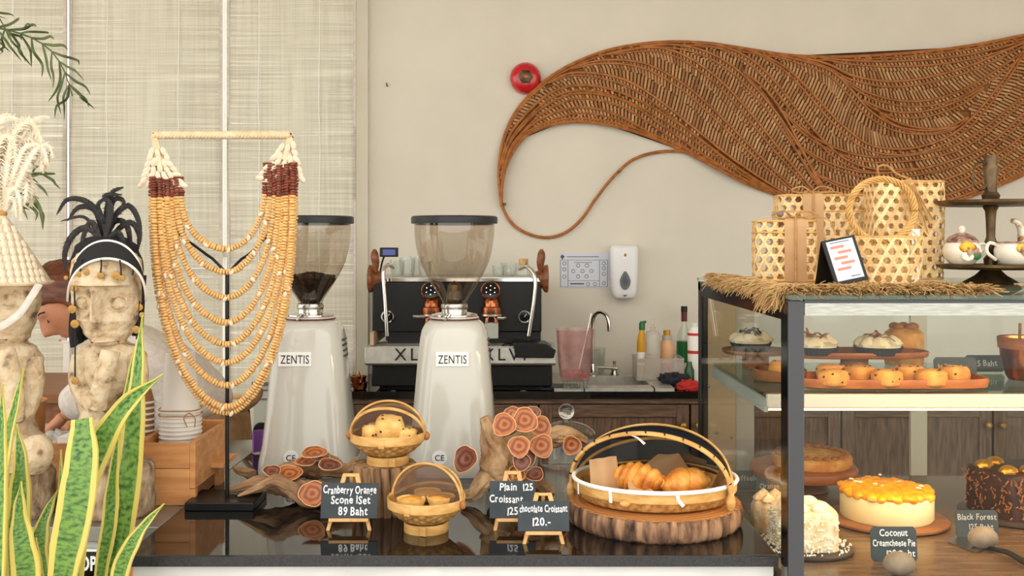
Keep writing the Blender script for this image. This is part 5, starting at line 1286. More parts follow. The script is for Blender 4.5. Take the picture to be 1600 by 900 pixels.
def feather(parent, pts, w, m_, seed, Y0=None, fold=.25, nm='feather', prof=None, thick=.0009, ragged=.12, barbs=0):
    pp = smooth_path(pts, 26); T, N = frame_path(pp); L = len(pp)
    up_ = V((0, -1, 0))
    def fn(u, v):
        i = min(L - 2, int(v * (L - 1))); f_ = v * (L - 1) - i; p = pp[i].lerp(pp[i + 1], f_); tt = T[i]
        sd = tt.cross(up_).normalized() if abs(tt.dot(up_)) < .95 else V((1, 0, 0))
        nn = sd.cross(tt)
        ww = w * (math.sin(PI * min(1, .08 + v * .92)) ** .6 if prof is None else prof(v)) * (1 + ragged * noise.noise(V((v * 22, u * 2, seed))))
        x = (u - .5) * 2
        return p + sd * x * ww - nn * abs(x) * ww * fold
    fm = MB().grid(fn, 6, 25, thick)
    if barbs:
        rb = random.Random(seed); n = 64
        for k in range(n):
            v = .06 + .94 * k / n; i = min(L - 2, int(v * (L - 1))); f_ = v * (L - 1) - i; p = pp[i].lerp(pp[i + 1], f_); tt = T[i]
            sd = tt.cross(up_).normalized() if abs(tt.dot(up_)) < .95 else V((1, 0, 0))
            for s_ in (-1, 1):
                ln = barbs * math.sin(PI * min(1, .12 + v * .86)) ** .6 * rb.uniform(.6, 1.15); d = (sd * s_ * .75 + tt * rb.uniform(.5, .9)).normalized(); wv_ = tt * barbs * .055
                a = p; b = p + d * ln * .55 + V((0, rb.uniform(-.3, .3) * ln, -ln * .06)); c_ = p + d * ln + V((0, rb.uniform(-.5, .5) * ln * .6, -ln * rb.uniform(.1, .35)))
                fm._add([a - wv_, a + wv_, b + wv_, b - wv_, c_ + wv_ * .2, c_ - wv_ * .2], [(0, 1, 2, 3), (3, 2, 4, 5)])
    fm.build(nm, m_, parent, angle=80)
B0 = lambda dx, dy, d=0: P(163 + dx, 376 + dy, SYs + .01 + d)
for i, (pts, w) in enumerate((
    ([(0, 0), (-8, -40), (-30, -62), (-58, -64), (-75, -40)], 9), ([(2, 0), (4, -45), (12, -75), (30, -84)], 10), ([(0, 2), (10, -50), (0, -70), (28, -72)], 9), ([(4, 0), (14, -35), (36, -55), (52, -35), (56, -2), (50, 12)], 9),
    ([(6, 2), (24, -20), (42, -28), (54, -10), (52, 18)], 9), ([(-4, 0), (-28, -20), (-50, -8), (-62, 20), (-60, 52)], 10), ([(-2, 0), (-30, -36), (-62, -32), (-68, -30)], 5), ([(2, 0), (16, -30), (34, -25), (40, 5), (32, 26)], 9),
    ([(-4, 2), (-20, -30), (-34, -2), (-30, 24)], 8), ([(0, 2), (12, -60), (30, -62), (24, -40)], 9), ([(-2, 0), (-14, -46), (-40, -52), (-58, -30)], 9), ([(3, 0), (20, -14), (30, 6), (26, 30)], 8), ([(0, 0), (-2, -30), (-10, -56), (8, -70)], 8))):
    feather(stB, [B0(x, y, .012 * math.sin(i * 2.1)) for x, y in pts], S(w * .5, 2.1), 'feather_black', i, barbs=S(w * .95, 2.1))

stA = thing('carved_statue', 'carved stone figure in a cowrie shell hat with white plumes', 'statue', P(18, 815, SYs))
MB().loft(carved([(802, 22, 60, 50), (796, 22, 62, 52), (770, 21, 62, 52), (738, 20, 61, 50), (730, 20, 56, 46)], SYs, 30, 48, rough=.05, seed=13)).build('base_block', 'statue_base', stA, angle=70)
MB().loft(carved([(734, 14, 58, 44), (715, 12, 68, 48), (694, 10, 67, 46), (672, 6, 50, 40), (655, 5, 44, 36), (630, 5, 50, 38), (595, 5, 56, 38), (560, 5, 58, 38), (544, 5, 52, 33), (534, 5, 36, 28), (525, 5, 28, 24)], SYs, 60, 56, rough=.05, seed=15)).build('torso', 'statue_stone', stA, angle=75)
MB().loft(carved([(538, 4, 30, 24), (526, 4, 40, 33), (500, 4, 49, 40), (470, 4, 55, 44), (445, 4, 57, 46), (425, 4, 52, 44)], SYs - .01, 80, 90, statue_face(2, 440), .025, 18)).build('head', 'statue_stone', stA, angle=80)
limb([P(50, 560, 2.05), P(52, 600, 2.04), P(40, 640, 2.02), P(22, 650, 2.0)], [.02, .021, .02, .018], 24, 7, stA, 'upper_arm')
limb([P(20, 655, 1.99), P(22, 620, 1.985), P(16, 580, 1.985), P(8, 548, 1.99)], [.02, .019, .019, .018], 24, 8, stA, 'forearm')
limb([P(52, 690, 2.03), P(56, 706, 2.02), P(50, 728, 2.03)], [.026, .034, .028], 16, 9, stA, 'folded_leg')
MB().tube(smooth_path([P(60, 446, 2.02), P(50, 462, 1.995), P(32, 488, 1.99), P(12, 504, 1.985), P(-8, 515, 1.99)], 24), .0085, 8, flat=.5).build('chin_strap', 'linen', stA)
# hat cone with rows of cowries
hx, hy0, hy1 = 3, 337, 442
def hat(v, a, k=0):
    r = 6 + 66 * v ** .92 + k
    return V((PX(hx, SYs) + S(r, SYs) * math.cos(a), SYs + S(r, SYs) * math.sin(a), PZ(hy0 + (hy1 - hy0) * v, SYs)))
MB().lathe([(S(6 + 66 * v ** .92, SYs), PZ(hy0 + (hy1 - hy0) * v, SYs)) for v in [k / 16 for k in range(17)]], 48, (PX(hx, SYs), SYs, 0)).build('hat_cone', 'hat_cream', stA)
MB().tube([hat(1, 2 * PI * k / 48, 1) for k in range(48)], .004, 8, closed=True).build('hat_brim', 'hat_cream', stA)
MB().sphere(P(hx, 334, SYs), .010, .010, .008, 12, 8).build('hat_button', 'twine', stA)
cow = MB().sphere((0, 0, 0), .0062, .0036, .0082, 10, 8)
cow.cbox((0, -.0035, 0), .0012, .0012, .011)
crs = None
for row in range(9):
    v = .10 + row * .107; r = 6 + 66 * v ** .92; n = max(5, int(2 * PI * r / 10.5))
    for k in range(n):
        a = 2 * PI * (k + .5 * (row % 2)) / n
        if not (PI * .93 < a < PI * 2.07): continue
        c0 = hat(v, a, 1.2); M = Matrix.Translation(c0) @ Matrix.Rotation(a + PI / 2, 4, 'Z') @ Matrix.Rotation(-.5, 4, 'X') @ Matrix.Diagonal((1.1, 1, 1.2, 1))
        if crs is None:
            crs = cow.build('cowrie_shell', 'cowrie', stA)
            for vv in crs.data.vertices: vv.co += ORG[stA]
            crs.matrix_local = Matrix.Translation(-ORG[stA]) @ M
        else: piece(crs, stA, M)
cowrie_mesh_src = crs
W0 = lambda x, y, d=0: P(x, y, SYs + d)
for i, (pts, w) in enumerate((
    ([(4, 334), (12, 270), (30, 215), (55, 182), (74, 178)], 9), ([(4, 334), (8, 280), (20, 215), (45, 190), (62, 215), (66, 250)], 15), ([(4, 334), (25, 290), (50, 240), (70, 232), (77, 255)], 11),
    ([(2, 334), (20, 300), (36, 275), (44, 290), (42, 316)], 13), ([(2, 334), (-4, 270), (-10, 210), (10, 185), (34, 192)], 15), ([(2, 334), (-16, 280), (-30, 230), (-50, 220)], 14), ([(4, 334), (24, 262), (40, 232), (64, 236), (74, 268)], 12),
    ([(0, 334), (2, 290), (14, 258), (26, 268), (28, 300)], 13), ([(2, 334), (-10, 300), (-20, 285), (-34, 310)], 12), ([(4, 336), (14, 300), (26, 300), (34, 330)], 9), ([(2, 334), (4, 260), (22, 225), (46, 222), (56, 262)], 15), ([(0, 334), (-6, 250), (6, 215), (24, 222), (30, 260)], 14), ([(6, 334), (14, 310), (24, 312), (30, 338)], 8))):
    for rep in range(3):
        jr = random.Random(i * 7 + rep); jx_, jy_ = jr.uniform(-7, 7), jr.uniform(-8, 8)
        feather(stA, [W0(x + jx_ * (k / (len(pts) - 1)), y + jy_ * (k / (len(pts) - 1)), .015 * math.sin(i * 1.9 + rep) * (k > 0)) for k, (x, y) in enumerate(pts)], S(w * .30, 2.08), 'feather_white', i + 40 + rep * 20, fold=.35, ragged=.4, barbs=S(w * 1.15, 2.08))

# ================================================================== snake plant
sp = thing('snake_plant', 'yellow-edged snake plant in the left foreground', 'plant', (PX(110, 1.66), 1.66, 0))
def leaf(pts, widths, fold=.18, twist=0):
    """pts: (px, py, Y) from base to tip; widths in px"""
    L = [P(*p) for p in pts]; n = 30; pp = smooth_path(L, n); m = len(widths)
    T, N = frame_path(pp)
    def fn(u, v):
        i = min(n - 2, int(v * (n - 1))); f_ = v * (n - 1) - i; p = pp[i].lerp(pp[i + 1], f_); k = v * (m - 1); j = min(m - 2, int(k)); kk = k - j; kk = kk * kk * (3 - 2 * kk)
        w = S(widths[j] + (widths[j + 1] - widths[j]) * kk, p.y) / 2
        sd = T[i].cross(V((0, -1, 0))).normalized(); sd = (sd + V((0, twist * (v - .3), 0))).normalized(); nn = sd.cross(T[i]); x = (u - .5) * 2
        return p + sd * x * w - nn * (1 - x * x) * w * fold
    MB().grid(fn, 8, n - 1, .0035, uv=True).build('leaf', 'snake_leaf', sp, angle=60)
leaf([(90, 1010, 1.62), (97, 900, 1.60), (116, 800, 1.60), (127, 720, 1.61), (128, 654, 1.63)], [22, 34, 46, 56, 58, 52, 34])
leaf([(108, 1010, 1.66), (112, 850, 1.66), (136, 740, 1.66), (190, 640, 1.66), (256, 584, 1.67)], [22, 40, 46, 44, 44, 28, 1.5], twist=.3)
leaf([(172, 1010, 1.70), (182, 880, 1.70), (198, 760, 1.70), (210, 640, 1.71), (222, 492, 1.73)], [22, 34, 40, 42, 36, 20, 1.5])
leaf([(160, 1010, 1.74), (174, 850, 1.74), (188, 700, 1.74), (205, 590, 1.74), (221, 505, 1.75)], [18, 26, 30, 28, 24, 14, 1.5])
leaf([(0, 1000, 1.66), (-12, 850, 1.66), (2, 720, 1.66), (22, 640, 1.67), (37, 574, 1.68)], [26, 36, 42, 36, 26, 14, 1.5])
leaf([(34, 1000, 1.72), (26, 860, 1.72), (30, 780, 1.72), (32, 720, 1.72), (26, 662, 1.73)], [24, 34, 42, 42, 36, 22, 1.5])
leaf([(36, 1010, 1.60), (40, 900, 1.59), (34, 850, 1.59), (30, 800, 1.60), (33, 752, 1.61)], [24, 36, 46, 46, 38, 20, 1.5])
leaf([(146, 1010, 1.68), (158, 890, 1.68), (170, 820, 1.68), (177, 740, 1.69), (186, 675, 1.70)], [12, 14, 20, 24, 24, 14, 1.5])
leaf([(176, 1010, 1.64), (186, 900, 1.64), (206, 850, 1.64), (230, 815, 1.65), (257, 787, 1.66)], [14, 18, 24, 28, 24, 12, 1.5], twist=.3)
leaf([(84, 1010, 1.70), (60, 880, 1.70), (64, 830, 1.70), (76, 795, 1.71), (90, 765, 1.72)], [24, 34, 40, 38, 32, 16, 1.5])
leaf([(-14, 1010, 1.58), (-8, 900, 1.57), (-2, 780, 1.58), (2, 680, 1.59), (4, 600, 1.60)], [24, 30, 30, 26, 22, 14, 1.5])
leaf([(96, 1010, 1.72), (92, 880, 1.73), (94, 800, 1.73), (95, 740, 1.73), (95, 702, 1.74)], [14, 18, 18, 14, 10, 6, 1.2])
leaf([(62, 1010, 1.62), (64, 930, 1.62), (60, 880, 1.62), (56, 840, 1.63)], [14, 18, 16, 10, 1.5])
pz = .84; pxc = PX(105, 1.66)
MB().box(pxc - .20, pxc + .12, 1.50, 1.78, 0, pz).build('planter', 'terracotta', sp, bev=.01)
MB().box(pxc - .19, pxc + .11, 1.51, 1.77, pz, pz + .01).build('soil', 'soil', sp, smooth=False)

# ================================================================== potted palm at the edge of the picture
pm = thing('potted_palm', 'green palm reaching in from the left edge behind the statues', 'palm', (-1.75, 3.15, 0))
MB().lathe([(.15, 0), (.2, .35), (.21, .4), (.19, .4), (.17, .36), (0, .36)], 32, (-1.75, 3.15, 0)).build('pot', 'terracotta', pm)
MB().tube(smooth_path([V((-1.75, 3.15, .36)), V((-1.74, 3.13, 1.0)), V((-1.70, 3.1, 1.5))], 20), .03, 10).build('stem', 'bark', pm)
def frond(pts, n, ln, ang, seed, side=(-1, 1), w=.009, droop=.35):
    pp = smooth_path(pts, 40); MB().tube(pp, [.006 - .0045 * i / 39 for i in range(40)], 6).build('rachis', 'palm_green', pm)
    T, N = frame_path(pp); rr = random.Random(seed)
    for k in range(n):
        f_ = .25 + .75 * k / (n - 1); i = min(38, int(f_ * 39)); p = pp[i]; tt = T[i]
        for s_ in side:
            sd = tt.cross(V((0, -1, 0))).normalized() * s_
            d = (sd * math.sin(ang) + tt * math.cos(ang)).normalized(); L = ln * (1 - .55 * abs(f_ - .45)) * rr.uniform(.85, 1.1)
            q_ = [p, p + d * L * .4 + V((0, rr.uniform(-.02, .02), -.02 * droop)), p + d * L * .75 + V((0, rr.uniform(-.03, .03), -.12 * L * droop * 3)), p + d * L + V((0, rr.uniform(-.04, .04), -.28 * L * droop * 3))]
            feather(pm, q_, w * rr.uniform(.8, 1.1), 'palm_green', seed + k, nm='leaflet', fold=.3, ragged=0, thick=.0006, prof=lambda v: math.sin(PI * min(1, .12 + .88 * v)) ** .7)
PY = 2.62
frond([V((-1.70, 3.1, 1.5)), P(-120, 120, PY), P(-30, 48, PY), P(30, 52, PY), P(75, 75, PY), P(100, 110, PY), P(113, 150, PY)], 34, .10, R_(40), 5, droop=.45, w=.0036)
frond([V((-1.70, 3.1, 1.5)), P(-110, 330, PY), P(-40, 290, PY), P(10, 290, PY), P(46, 300, PY), P(60, 310, PY)], 22, .15, R_(36), 9, side=(1,), droop=.10, w=.0045)
frond([V((-1.70, 3.1, 1.5)), P(-90, 320, PY + .05), P(-30, 262, PY + .05), P(10, 262, PY + .05), P(40, 278, PY + .05), P(72, 268, PY)], 14, .12, R_(36), 12, side=(1, -1), droop=.12, w=.0038)
frond([V((-1.70, 3.1, 1.5)), P(-90, 60, PY), P(-30, 10, PY), P(0, 30, PY), P(14, 60, PY)], 14, .07, R_(45), 15, droop=.4, w=.0036)
# ================================================================== bead necklace on its stand
NY = 2.15
st = thing('necklace_stand', 'black metal necklace stand with a braided cross bar', 'stand', P(355, 800, NY) * 1 + V((0, 0, CT - P(355, 800, NY).z)))
bY = YG(799, CT)
MB().box(PX(288, bY), PX(396, bY), bY, bY + .115, CT, CT + .0175).build('base', 'black_metal', st, bev=.002)
MB().tube([V((PX(355, NY), NY, CT + .0175)), P(355, 600, NY), P(355, 426, NY)], .0042, 10).build('pole', 'black_metal', st)
for s_ in (-1, 1):
    MB().tube(smooth_path([P(355, 428, NY), P(355 + s_ * 22, 405, NY), P(355 + s_ * 40, 392, NY + .01), P(348 + s_ * 80, 350, NY + .012), P(348 + s_ * 100, 270, NY + .012), P(348 + s_ * 105, 212, NY + .003)], 24), .003, 8).build('arm', 'black_metal', st)
    MB().tube([P(348 + s_ * 106 - 2, 207, NY), P(348 + s_ * 106 + 3, 216, NY)], .003, 6).build('bar_tip', 'black_metal', st)
nk = thing('bead_necklace', 'many-stranded tan bead and cowrie necklace on the stand', 'necklace', P(349, 645, NY))
br = MB()
for k in range(3):
    br.tube([P(240 + 213 * i / 90, 211 + 3.2 * math.sin(i * .9 + k * 2.1), NY + .0045 * math.cos(i * .9 + k * 2.1)) for i in range(91)], .0052, 7)
br.build('braided_bar', 'raffia_pale', nk, angle=80)
for s_, cx, cy in ((-1, 246, 235), (1, 449, 226)):
    MB().tube(smooth_path([P(240 if s_ < 0 else 453, 211, NY), P(243 if s_ < 0 else 452, 222, NY - .004), P(cx, cy + 6, NY - .006), P(cx + (2 if s_ < 0 else -2), cy + 24, NY - .006)], 14), [.006, .006, .007, .007, .008, .008, .009, .010, .011, .012, .014, .016, .018, .02], 10, flat=.5, nrm=(0, -1, 0)).build('cord_neck', 'raffia_pale', nk)
    base = [P(230, 288, NY), P(282, 286, NY), P(262, 248, NY), P(240, 248, NY)] if s_ < 0 else [P(414, 272, NY), P(463, 282, NY), P(458, 236, NY), P(436, 232, NY)]
    MB().prism(base, V((0, -.008, 0))).build('woven_pad', 'raffia_pale', nk, bev=.004)
    rr = random.Random(4 + s_)
    for row in range(7):
        for k in range(3 + row // 2 + (row > 1)):
            f_ = row / 6; wd = 10 + 24 * f_; x = cx + (8 if s_ < 0 else -10) * f_ + (k / (2 + row // 2 + (row > 1)) - .5) * 2 * wd * .95
            c0 = P(x, cy + 4 + 50 * f_ + (rr.random() - .5) * 5, NY - .012 - .003 * rr.random())
            tl = ((x - cx) / 30) * -1.1 + rr.uniform(-.3, .3)
            piece(cowrie_mesh_src, nk, Matrix.Translation(c0) @ Matrix.Rotation(tl, 4, 'Y') @ Matrix.Diagonal((.95, 1, 1.25, 1)))
bead = MB().lathe([(.0022, -.0026), (.0062, -.0023), (.0073, 0), (.0062, .0023), (.0022, .0026)], 12, cap0=True, cap1=True)
bsrc = None; shell_src = None; xc = 349
strands = [(389, 66, 300, 0), (425, 73, 300, .004), (465, 80, 302, .002), (504, 87, 304, .006), (538, 93, 303, .002), (567, 99, 302, .006), (602, 106, 300, .001), (645, 112, 300, .004), (636, 109, 302, .011)]
TANC = MATS['bead_tan']
for si, (yb, hw, y0, dd) in enumerate(strands):
    path = []
    xb = 354
    for k in range(301):
        u = k / 300; a = PI * u; c_ = math.cos(a); s2 = math.sin(a)
        f_ = max(0, s2) ** (2 / 2.4); yy0 = y0 if c_ > 0 else y0 - 22
        # left first
        x = xb + (xc - xb) * abs(c_) ** 1.2 - math.copysign(abs(c_) ** (2 / 1.85), c_) * hw
        y = yy0 + (yb - yy0) * f_
        path.append(P(x, y, NY - .010 - dd - .012 * math.sin(a)))
    L = path_len(path); n = int(L / .0060); pp = resample(path, n); T, N = frame_path(pp)
    rest = MB(); redm = MB(); rr = random.Random(si)
    cut = 14 if n > 60 else 10
    core = MB().tube(pp[::3] + [pp[-1]], .0016, 5).build('bead_strand', 'twine', nk)
    lowest = sorted(range(n), key=lambda i: pp[i].z)[:33]
    low = set(lowest)
    for i in range(n):
        M = T[i].to_track_quat('Z', 'Y').to_matrix().to_4x4(); sc = rr.uniform(.9, 1.08); M = Matrix.Translation(pp[i] + V((rr.uniform(-.0006, .0006), 0, rr.uniform(-.0006, .0006)))) @ M @ Matrix.Rotation(rr.uniform(-.12, .12), 4, 'X') @ Matrix.Scale(sc, 4)
        red = pp[i].z > PZ(300 if i < n / 2 else 298, NY) - .010 - .0015 * (si % 3)
        if i in low:
            if bsrc is None:
                bsrc = bead.build('bead', 'bead_tan', core)
                for v in bsrc.data.vertices: v.co += ORG[nk]
                bsrc.matrix_local = Matrix.Translation(-ORG[nk]) @ M
            else:
                ORG[core] = ORG[nk]; piece(bsrc, core, M)
        else:
            tgt = redm if red else rest; o = len(tgt.v); tgt.v += [M @ p for p in bead.v]; tgt.f += [tuple(j + o for j in f) for f in bead.f]
    if rest.v: tag(rest.build('strand_beads', 'bead_tan', core, angle=30), kind='stuff')
    top = MB()
    for end in (0, 1):
        ep = pp[0] if end == 0 else pp[-1]
        for k in range(6):
            M = Matrix.Translation(ep + V((0, 0,   .0054 * k + .003))) @ Matrix.Rotation(rr.uniform(-.15, .15), 4, 'Y'); o = len(redm.v); redm.v += [M @ (p * .9) for p in bead.v]; redm.f += [tuple(j + o for j in f) for f in bead.f]
    tag(redm.build('red_beads', 'bead_red', core, angle=30), kind='stuff')
    for fr in (.22, .36, .5, .63, .78):
        i = min(n - 1, int(n * (fr + .015 * math.sin(si * 2.2)))); c0 = pp[i] + V((0, -.009, -.003))
        piece(cowrie_mesh_src, nk, Matrix.Translation(c0) @ Matrix.Rotation(rr.uniform(-.9, .9), 4, 'Y') @ Matrix.Diagonal((.6, .7, .8, 1)))

# ================================================================== cups in a wooden box
bxY = YG(790, CT); bzT = PZ(693, bxY); bx1 = PX(305, bxY); bx0 = PX(206, bxY); bxB = 2.345
wb_ = thing('wooden_box', 'honey coloured wooden plank box holding paper cups', 'box', ((bx0 + bx1) / 2, 2.24, CT))
hm = (bzT + CT) / 2 + .012
for a, b in ((CT, hm - .0006), (hm + .0006, bzT)):
    MB().box(bx0, bx1 - .012, bxY, bxY + .012, a, b).build('front_plank', 'box_wood', wb_, bev=.0012)
    MB().box(bx0, bx0 + .012, bxY + .0125, bxB, a, b).build('side_plank', 'box_wood', wb_, bev=.0012)
MB().box(bx1 - .012, bx1, bxY, bxB, CT + .035, bzT + .004).build('side_plank', 'box_wood', wb_, bev=.0012)
MB().box(bx1 - .0119, bx1 + .0, bxY, bxY + .016, CT, CT + .0345).build('corner_post', 'box_wood', wb_, smooth=False)
MB().box(bx1 - .0119, bx1 + .0, bxB - .03, bxB, CT, CT + .0345).build('corner_post', 'box_wood', wb_, smooth=False)
MB().box(bx0, bx1, bxB, bxB + .012, CT, bzT + .012).build('back_plank', 'box_wood', wb_, bev=.0012)
MB().box(bx0 + .012, bx1 - .012, bxY + .012, bxB, CT + .002, CT + .055).build('box_floor', 'desk_wood', wb_, smooth=False)
MB().box(bx1, bx1 + .028, bxB - .10, bxB + .01, CT + .055, CT + .064).build('side_ledge', 'box_wood', wb_, smooth=False)
def cups(px, Y, pyb, n, pitch, r, h, m_, lab_top, lab, grp, pyt=None):
    c0 = V((PX(px, Y), Y, 0)); zb_ = CT + .0555
    stack = (n - 1) * pitch
    rim = r
    src = None
    for k in range(n):
        z = zb_ + k * pitch
        if k == n - 1:
            t = thing('paper_cup', lab_top, 'cup', (c0.x, c0.y, z), grp)
            MB().lathe([(r * .95, .004), (r * .70, h), (r * .66, h), (r * .66, h - .006), (0, h - .006)], 40, (c0.x, c0.y, z), cap0=False).build('cup_wall', m_, t)
            MB().tube([V((c0.x + r * math.cos(a), c0.y + r * math.sin(a), z + .003)) for a in [2 * PI * i / 40 for i in range(40)]], .0026, 8, closed=True).build('rolled_rim', 'cup_white', t)
        else:
            if src is None:
                t = src = thing('paper_cup', lab, 'cup', (c0.x, c0.y, z), grp)
                MB().lathe([(r * .965, .004), (r * .93, pitch + .006)], 40, (c0.x, c0.y, z), cap0=False, cap1=False).build('cup_wall', m_, t)
                MB().tube([V((c0.x + r * math.cos(a), c0.y + r * math.sin(a), z + .003)) for a in [2 * PI * i / 40 for i in range(40)]], .0026, 8, closed=True).build('rolled_rim', 'cup_white', t)
            else: t = copy_tree(src); t.location = (c0.x, c0.y, z)
            nth = ['second', 'third', 'fourth', 'fifth', 'sixth', 'seventh', 'eighth', 'ninth', 'tenth', 'eleventh', 'twelfth', 'thirteenth', 'fourteenth'][n - 2 - k]
            t['label'] = lab % nth
    return c0, zb_ + stack
cY = 2.25
c0, zt_ = cups(282, cY, 693, 14, .0093, .0435, .132, 'cup_white', 'topmost upturned white paper cup of the tied stack', 'white paper cup, %s from the top of the tied stack', 'white paper cups')
tw = thing('twine_tie', 'loop of brown twine tied around the white cup stack', 'twine', (c0.x, c0.y, zt_))
for dz in (.008, -.004): MB().tube([V((c0.x + .0455 * math.cos(a), c0.y + .0455 * math.sin(a), zt_ + dz + .001 * math.sin(3 * a))) for a in [2 * PI * i / 40 for i in range(40)]], .0012, 6, closed=True).build('loop', 'twine', tw)
for s_ in (-1, 1): MB().tube(smooth_path([V((c0.x + .03, c0.y - .036, zt_ + .004)), V((c0.x + .034 + s_ * .012, c0.y - .045, zt_ - .006)), V((c0.x + .036 + s_ * .008, c0.y - .042, zt_ - .026))], 8), .0012, 6).build('bow_end', 'twine', tw)
cups(224, 2.27, 690, 12, .0125, .0245, .03, 'cup_kraft', 'topmost small brown paper cup beside the white stack', 'small brown paper cup, %s from the top of the narrow stack', 'brown paper cups')

# ================================================================== desk, basket and cabinet behind
dY = 4.1
t = thing('window_desk', 'brown wooden desk below the blinds behind the statues', 'desk', (PX(20, dY), 4.4, 0))
MB().box(PX(-260, dY), PX(104, dY), dY, 4.8, PZ(631, dY), PZ(617, dY)).build('desk_top', 'desk_wood', t, bev=.004)
for px in (-240, 90):
    for yy in (dY + .03, 4.72): MB().box(PX(px, dY) - .03, PX(px, dY) + .03, yy, yy + .06, 0, PZ(631, dY)).build('leg', 'desk_wood', t, smooth=False)
MB().box(PX(-240, dY), PX(95, dY), dY + .05, dY + .07, PZ(665, dY), PZ(631, dY)).build('apron_board', 'desk_wood', t, smooth=False)
kY = 2.62
t = thing('woven_bin', 'tall brown woven bin between the two statues', 'basket', (PX(52, kY), kY, CT))
bc = V((PX(46, kY), kY, CT))
MB().lathe([(.03, 0), (.032, .004), (.04, PZ(626, kY) - CT), (.037, PZ(626, kY) - CT), (.03, .01), (0, .01)], 60, bc, fn=lambda a, z, r: 1 + .015 * math.sin(a * 20 + (PI if int(z * 120) % 2 else 0))).build('woven_wall', 'bamboo_dark', t)
MB().tube([bc + V((.04 * math.cos(a), .04 * math.sin(a), PZ(626, kY) - CT)) for a in [2 * PI * k / 30 for k in range(30)]], .0035, 6, closed=True).build('rim', 'box_wood', t)
tag(lump('plastic_bag', V((PX(92, 2.5), 2.5, CT)), .055, .04, .055, 'milky_clear', .45, 30, 5), 'crumpled clear plastic bag on the side counter', 'bag')
t = thing('wooden_tray', 'small brown wooden box between the statue bases', 'box', (PX(98, 2.3), 2.3, CT))
MB().box(PX(80, 2.25), PX(126, 2.25), 2.25, 2.35, CT, PZ(693, 2.25)).build('tray_body', 'box_wood', t, bev=.002)
MB().box(PX(88, 2.25), PX(122, 2.25), 2.255, 2.345, PZ(693, 2.25), PZ(684, 2.25)).build('paper_stack', 'paper', t, smooth=False)
gY = 4.2
t = thing('steel_cabinet', 'pale grey cabinet with dark shelf lines left of the back counter', 'cabinet', (PX(440, gY), 4.5, 0))
gx0, gx1 = PX(395, gY), PX(496, gY)
MB().box(gx0, gx1, gY, 4.85, 0, PZ(600, gY)).build('carcass', 'grey_cabinet', t, bev=.004)
MB().box(gx0, gx1 + .0, gY - .02, 4.86, PZ(600, gY), PZ(596, gY)).build('top_sheet', 'steel', t, smooth=False)
for py in (608, 622):
    MB().box(gx0 + .01, gx1 - .01, gY - .008, gY, PZ(py + 2, gY), PZ(py, gY)).build('drawer_gap', 'steel', t, smooth=False)
MB().lathe([(.03, 0), (.034, .01), (.03, .02), (0, .02)], 24, P(409, 672, gY), Matrix.Rotation(PI / 2, 3, 'X')).build('dial', 'black_metal', t)
t = thing('white_post', 'thin white post standing at the window behind the person', 'post', P(103, 640, 4.75))
MB().box(PX(98, 4.8), PX(108, 4.8), 4.805, 4.835, 0, PZ(535, 4.8)).build('shaft', 'frame_white', t, bev=.003)
MB().box(PX(96, 4.8), PX(110, 4.8), 4.802, 4.838, PZ(536, 4.8), PZ(533, 4.8)).build('cap', 'frame_white', t, bev=.002)

# ================================================================== person bending behind the counter
HYp = 3.0
pr = thing('person', 'person with brown hair in a pale linen shirt bending over behind the statues', 'person', (PX(335, 3.05), 3.05, 0))
def skin_mesh(name, verts, edges, radii, m_, sub=2, root=0):
    me = bpy.data.meshes.new(name); me.from_pydata([V(p) - ORG[pr] for p in verts], edges, [])
    o = bpy.data.objects.new(name, me); COL.objects.link(o); o.parent = pr; ORG[o] = ORG[pr]
    me.materials.append(MATS[m_])
    q = o.modifiers.new('skin', 'SKIN'); q.use_smooth_shade = True
    lay = me.skin_vertices[0] if me.skin_vertices else None
    for i, r in enumerate(radii): lay.data[i].radius = (r, r) if not isinstance(r, tuple) else r; lay.data[i].use_root = (i == root)
    s_ = o.modifiers.new('sub', 'SUBSURF'); s_.levels = sub; s_.render_levels = sub
    return o
ph = P(335, 715, 3.05)
hipL, hipR = ph + V((-.02, -.09, -.03)), ph + V((.0, .09, -.03))
kL, kR = V((ph.x - .02, 2.95, .48)), V((ph.x + .03, 3.15, .48)); aL, aR = V((ph.x + .02, 2.95, .09)), V((ph.x + .06, 3.15, .09)); tL, tR = aL + V((-.16, -.02, -.055)), aR + V((-.16, -.02, -.055))
sp1, ch, nb = P(300, 630, 3.05), P(232, 556, 3.02), P(172, 520, 3.0)
shL, shR = P(196, 556, 2.94), P(214, 545, 3.16)
elL, elR = P(152, 612, 2.95), P(190, 640, 3.2)
wrL, wrR = P(98, 652, 2.95), P(120, 660, 3.1)
head_c = P(109, 474, 2.97)
nk_ = P(140, 503, 2.98)
body_v = [ph, sp1, ch, nb, nk_, shL, elL, wrL, shR, elR, wrR, hipL, kL, aL, tL, hipR, kR, aR, tR]
body_e = [(0, 1), (1, 2), (2, 3), (3, 4), (2, 5), (5, 6), (6, 7), (2, 8), (8, 9), (9, 10), (0, 11), (11, 12), (12, 13), (13, 14), (0, 15), (15, 16), (16, 17), (17, 18)]
skin_mesh('body', body_v, body_e, [.115, .10, .105, .055, .045, .05, .036, .024, .05, .036, .024, .085, .055, .036, .03, .085, .055, .036, .03], 'skin')
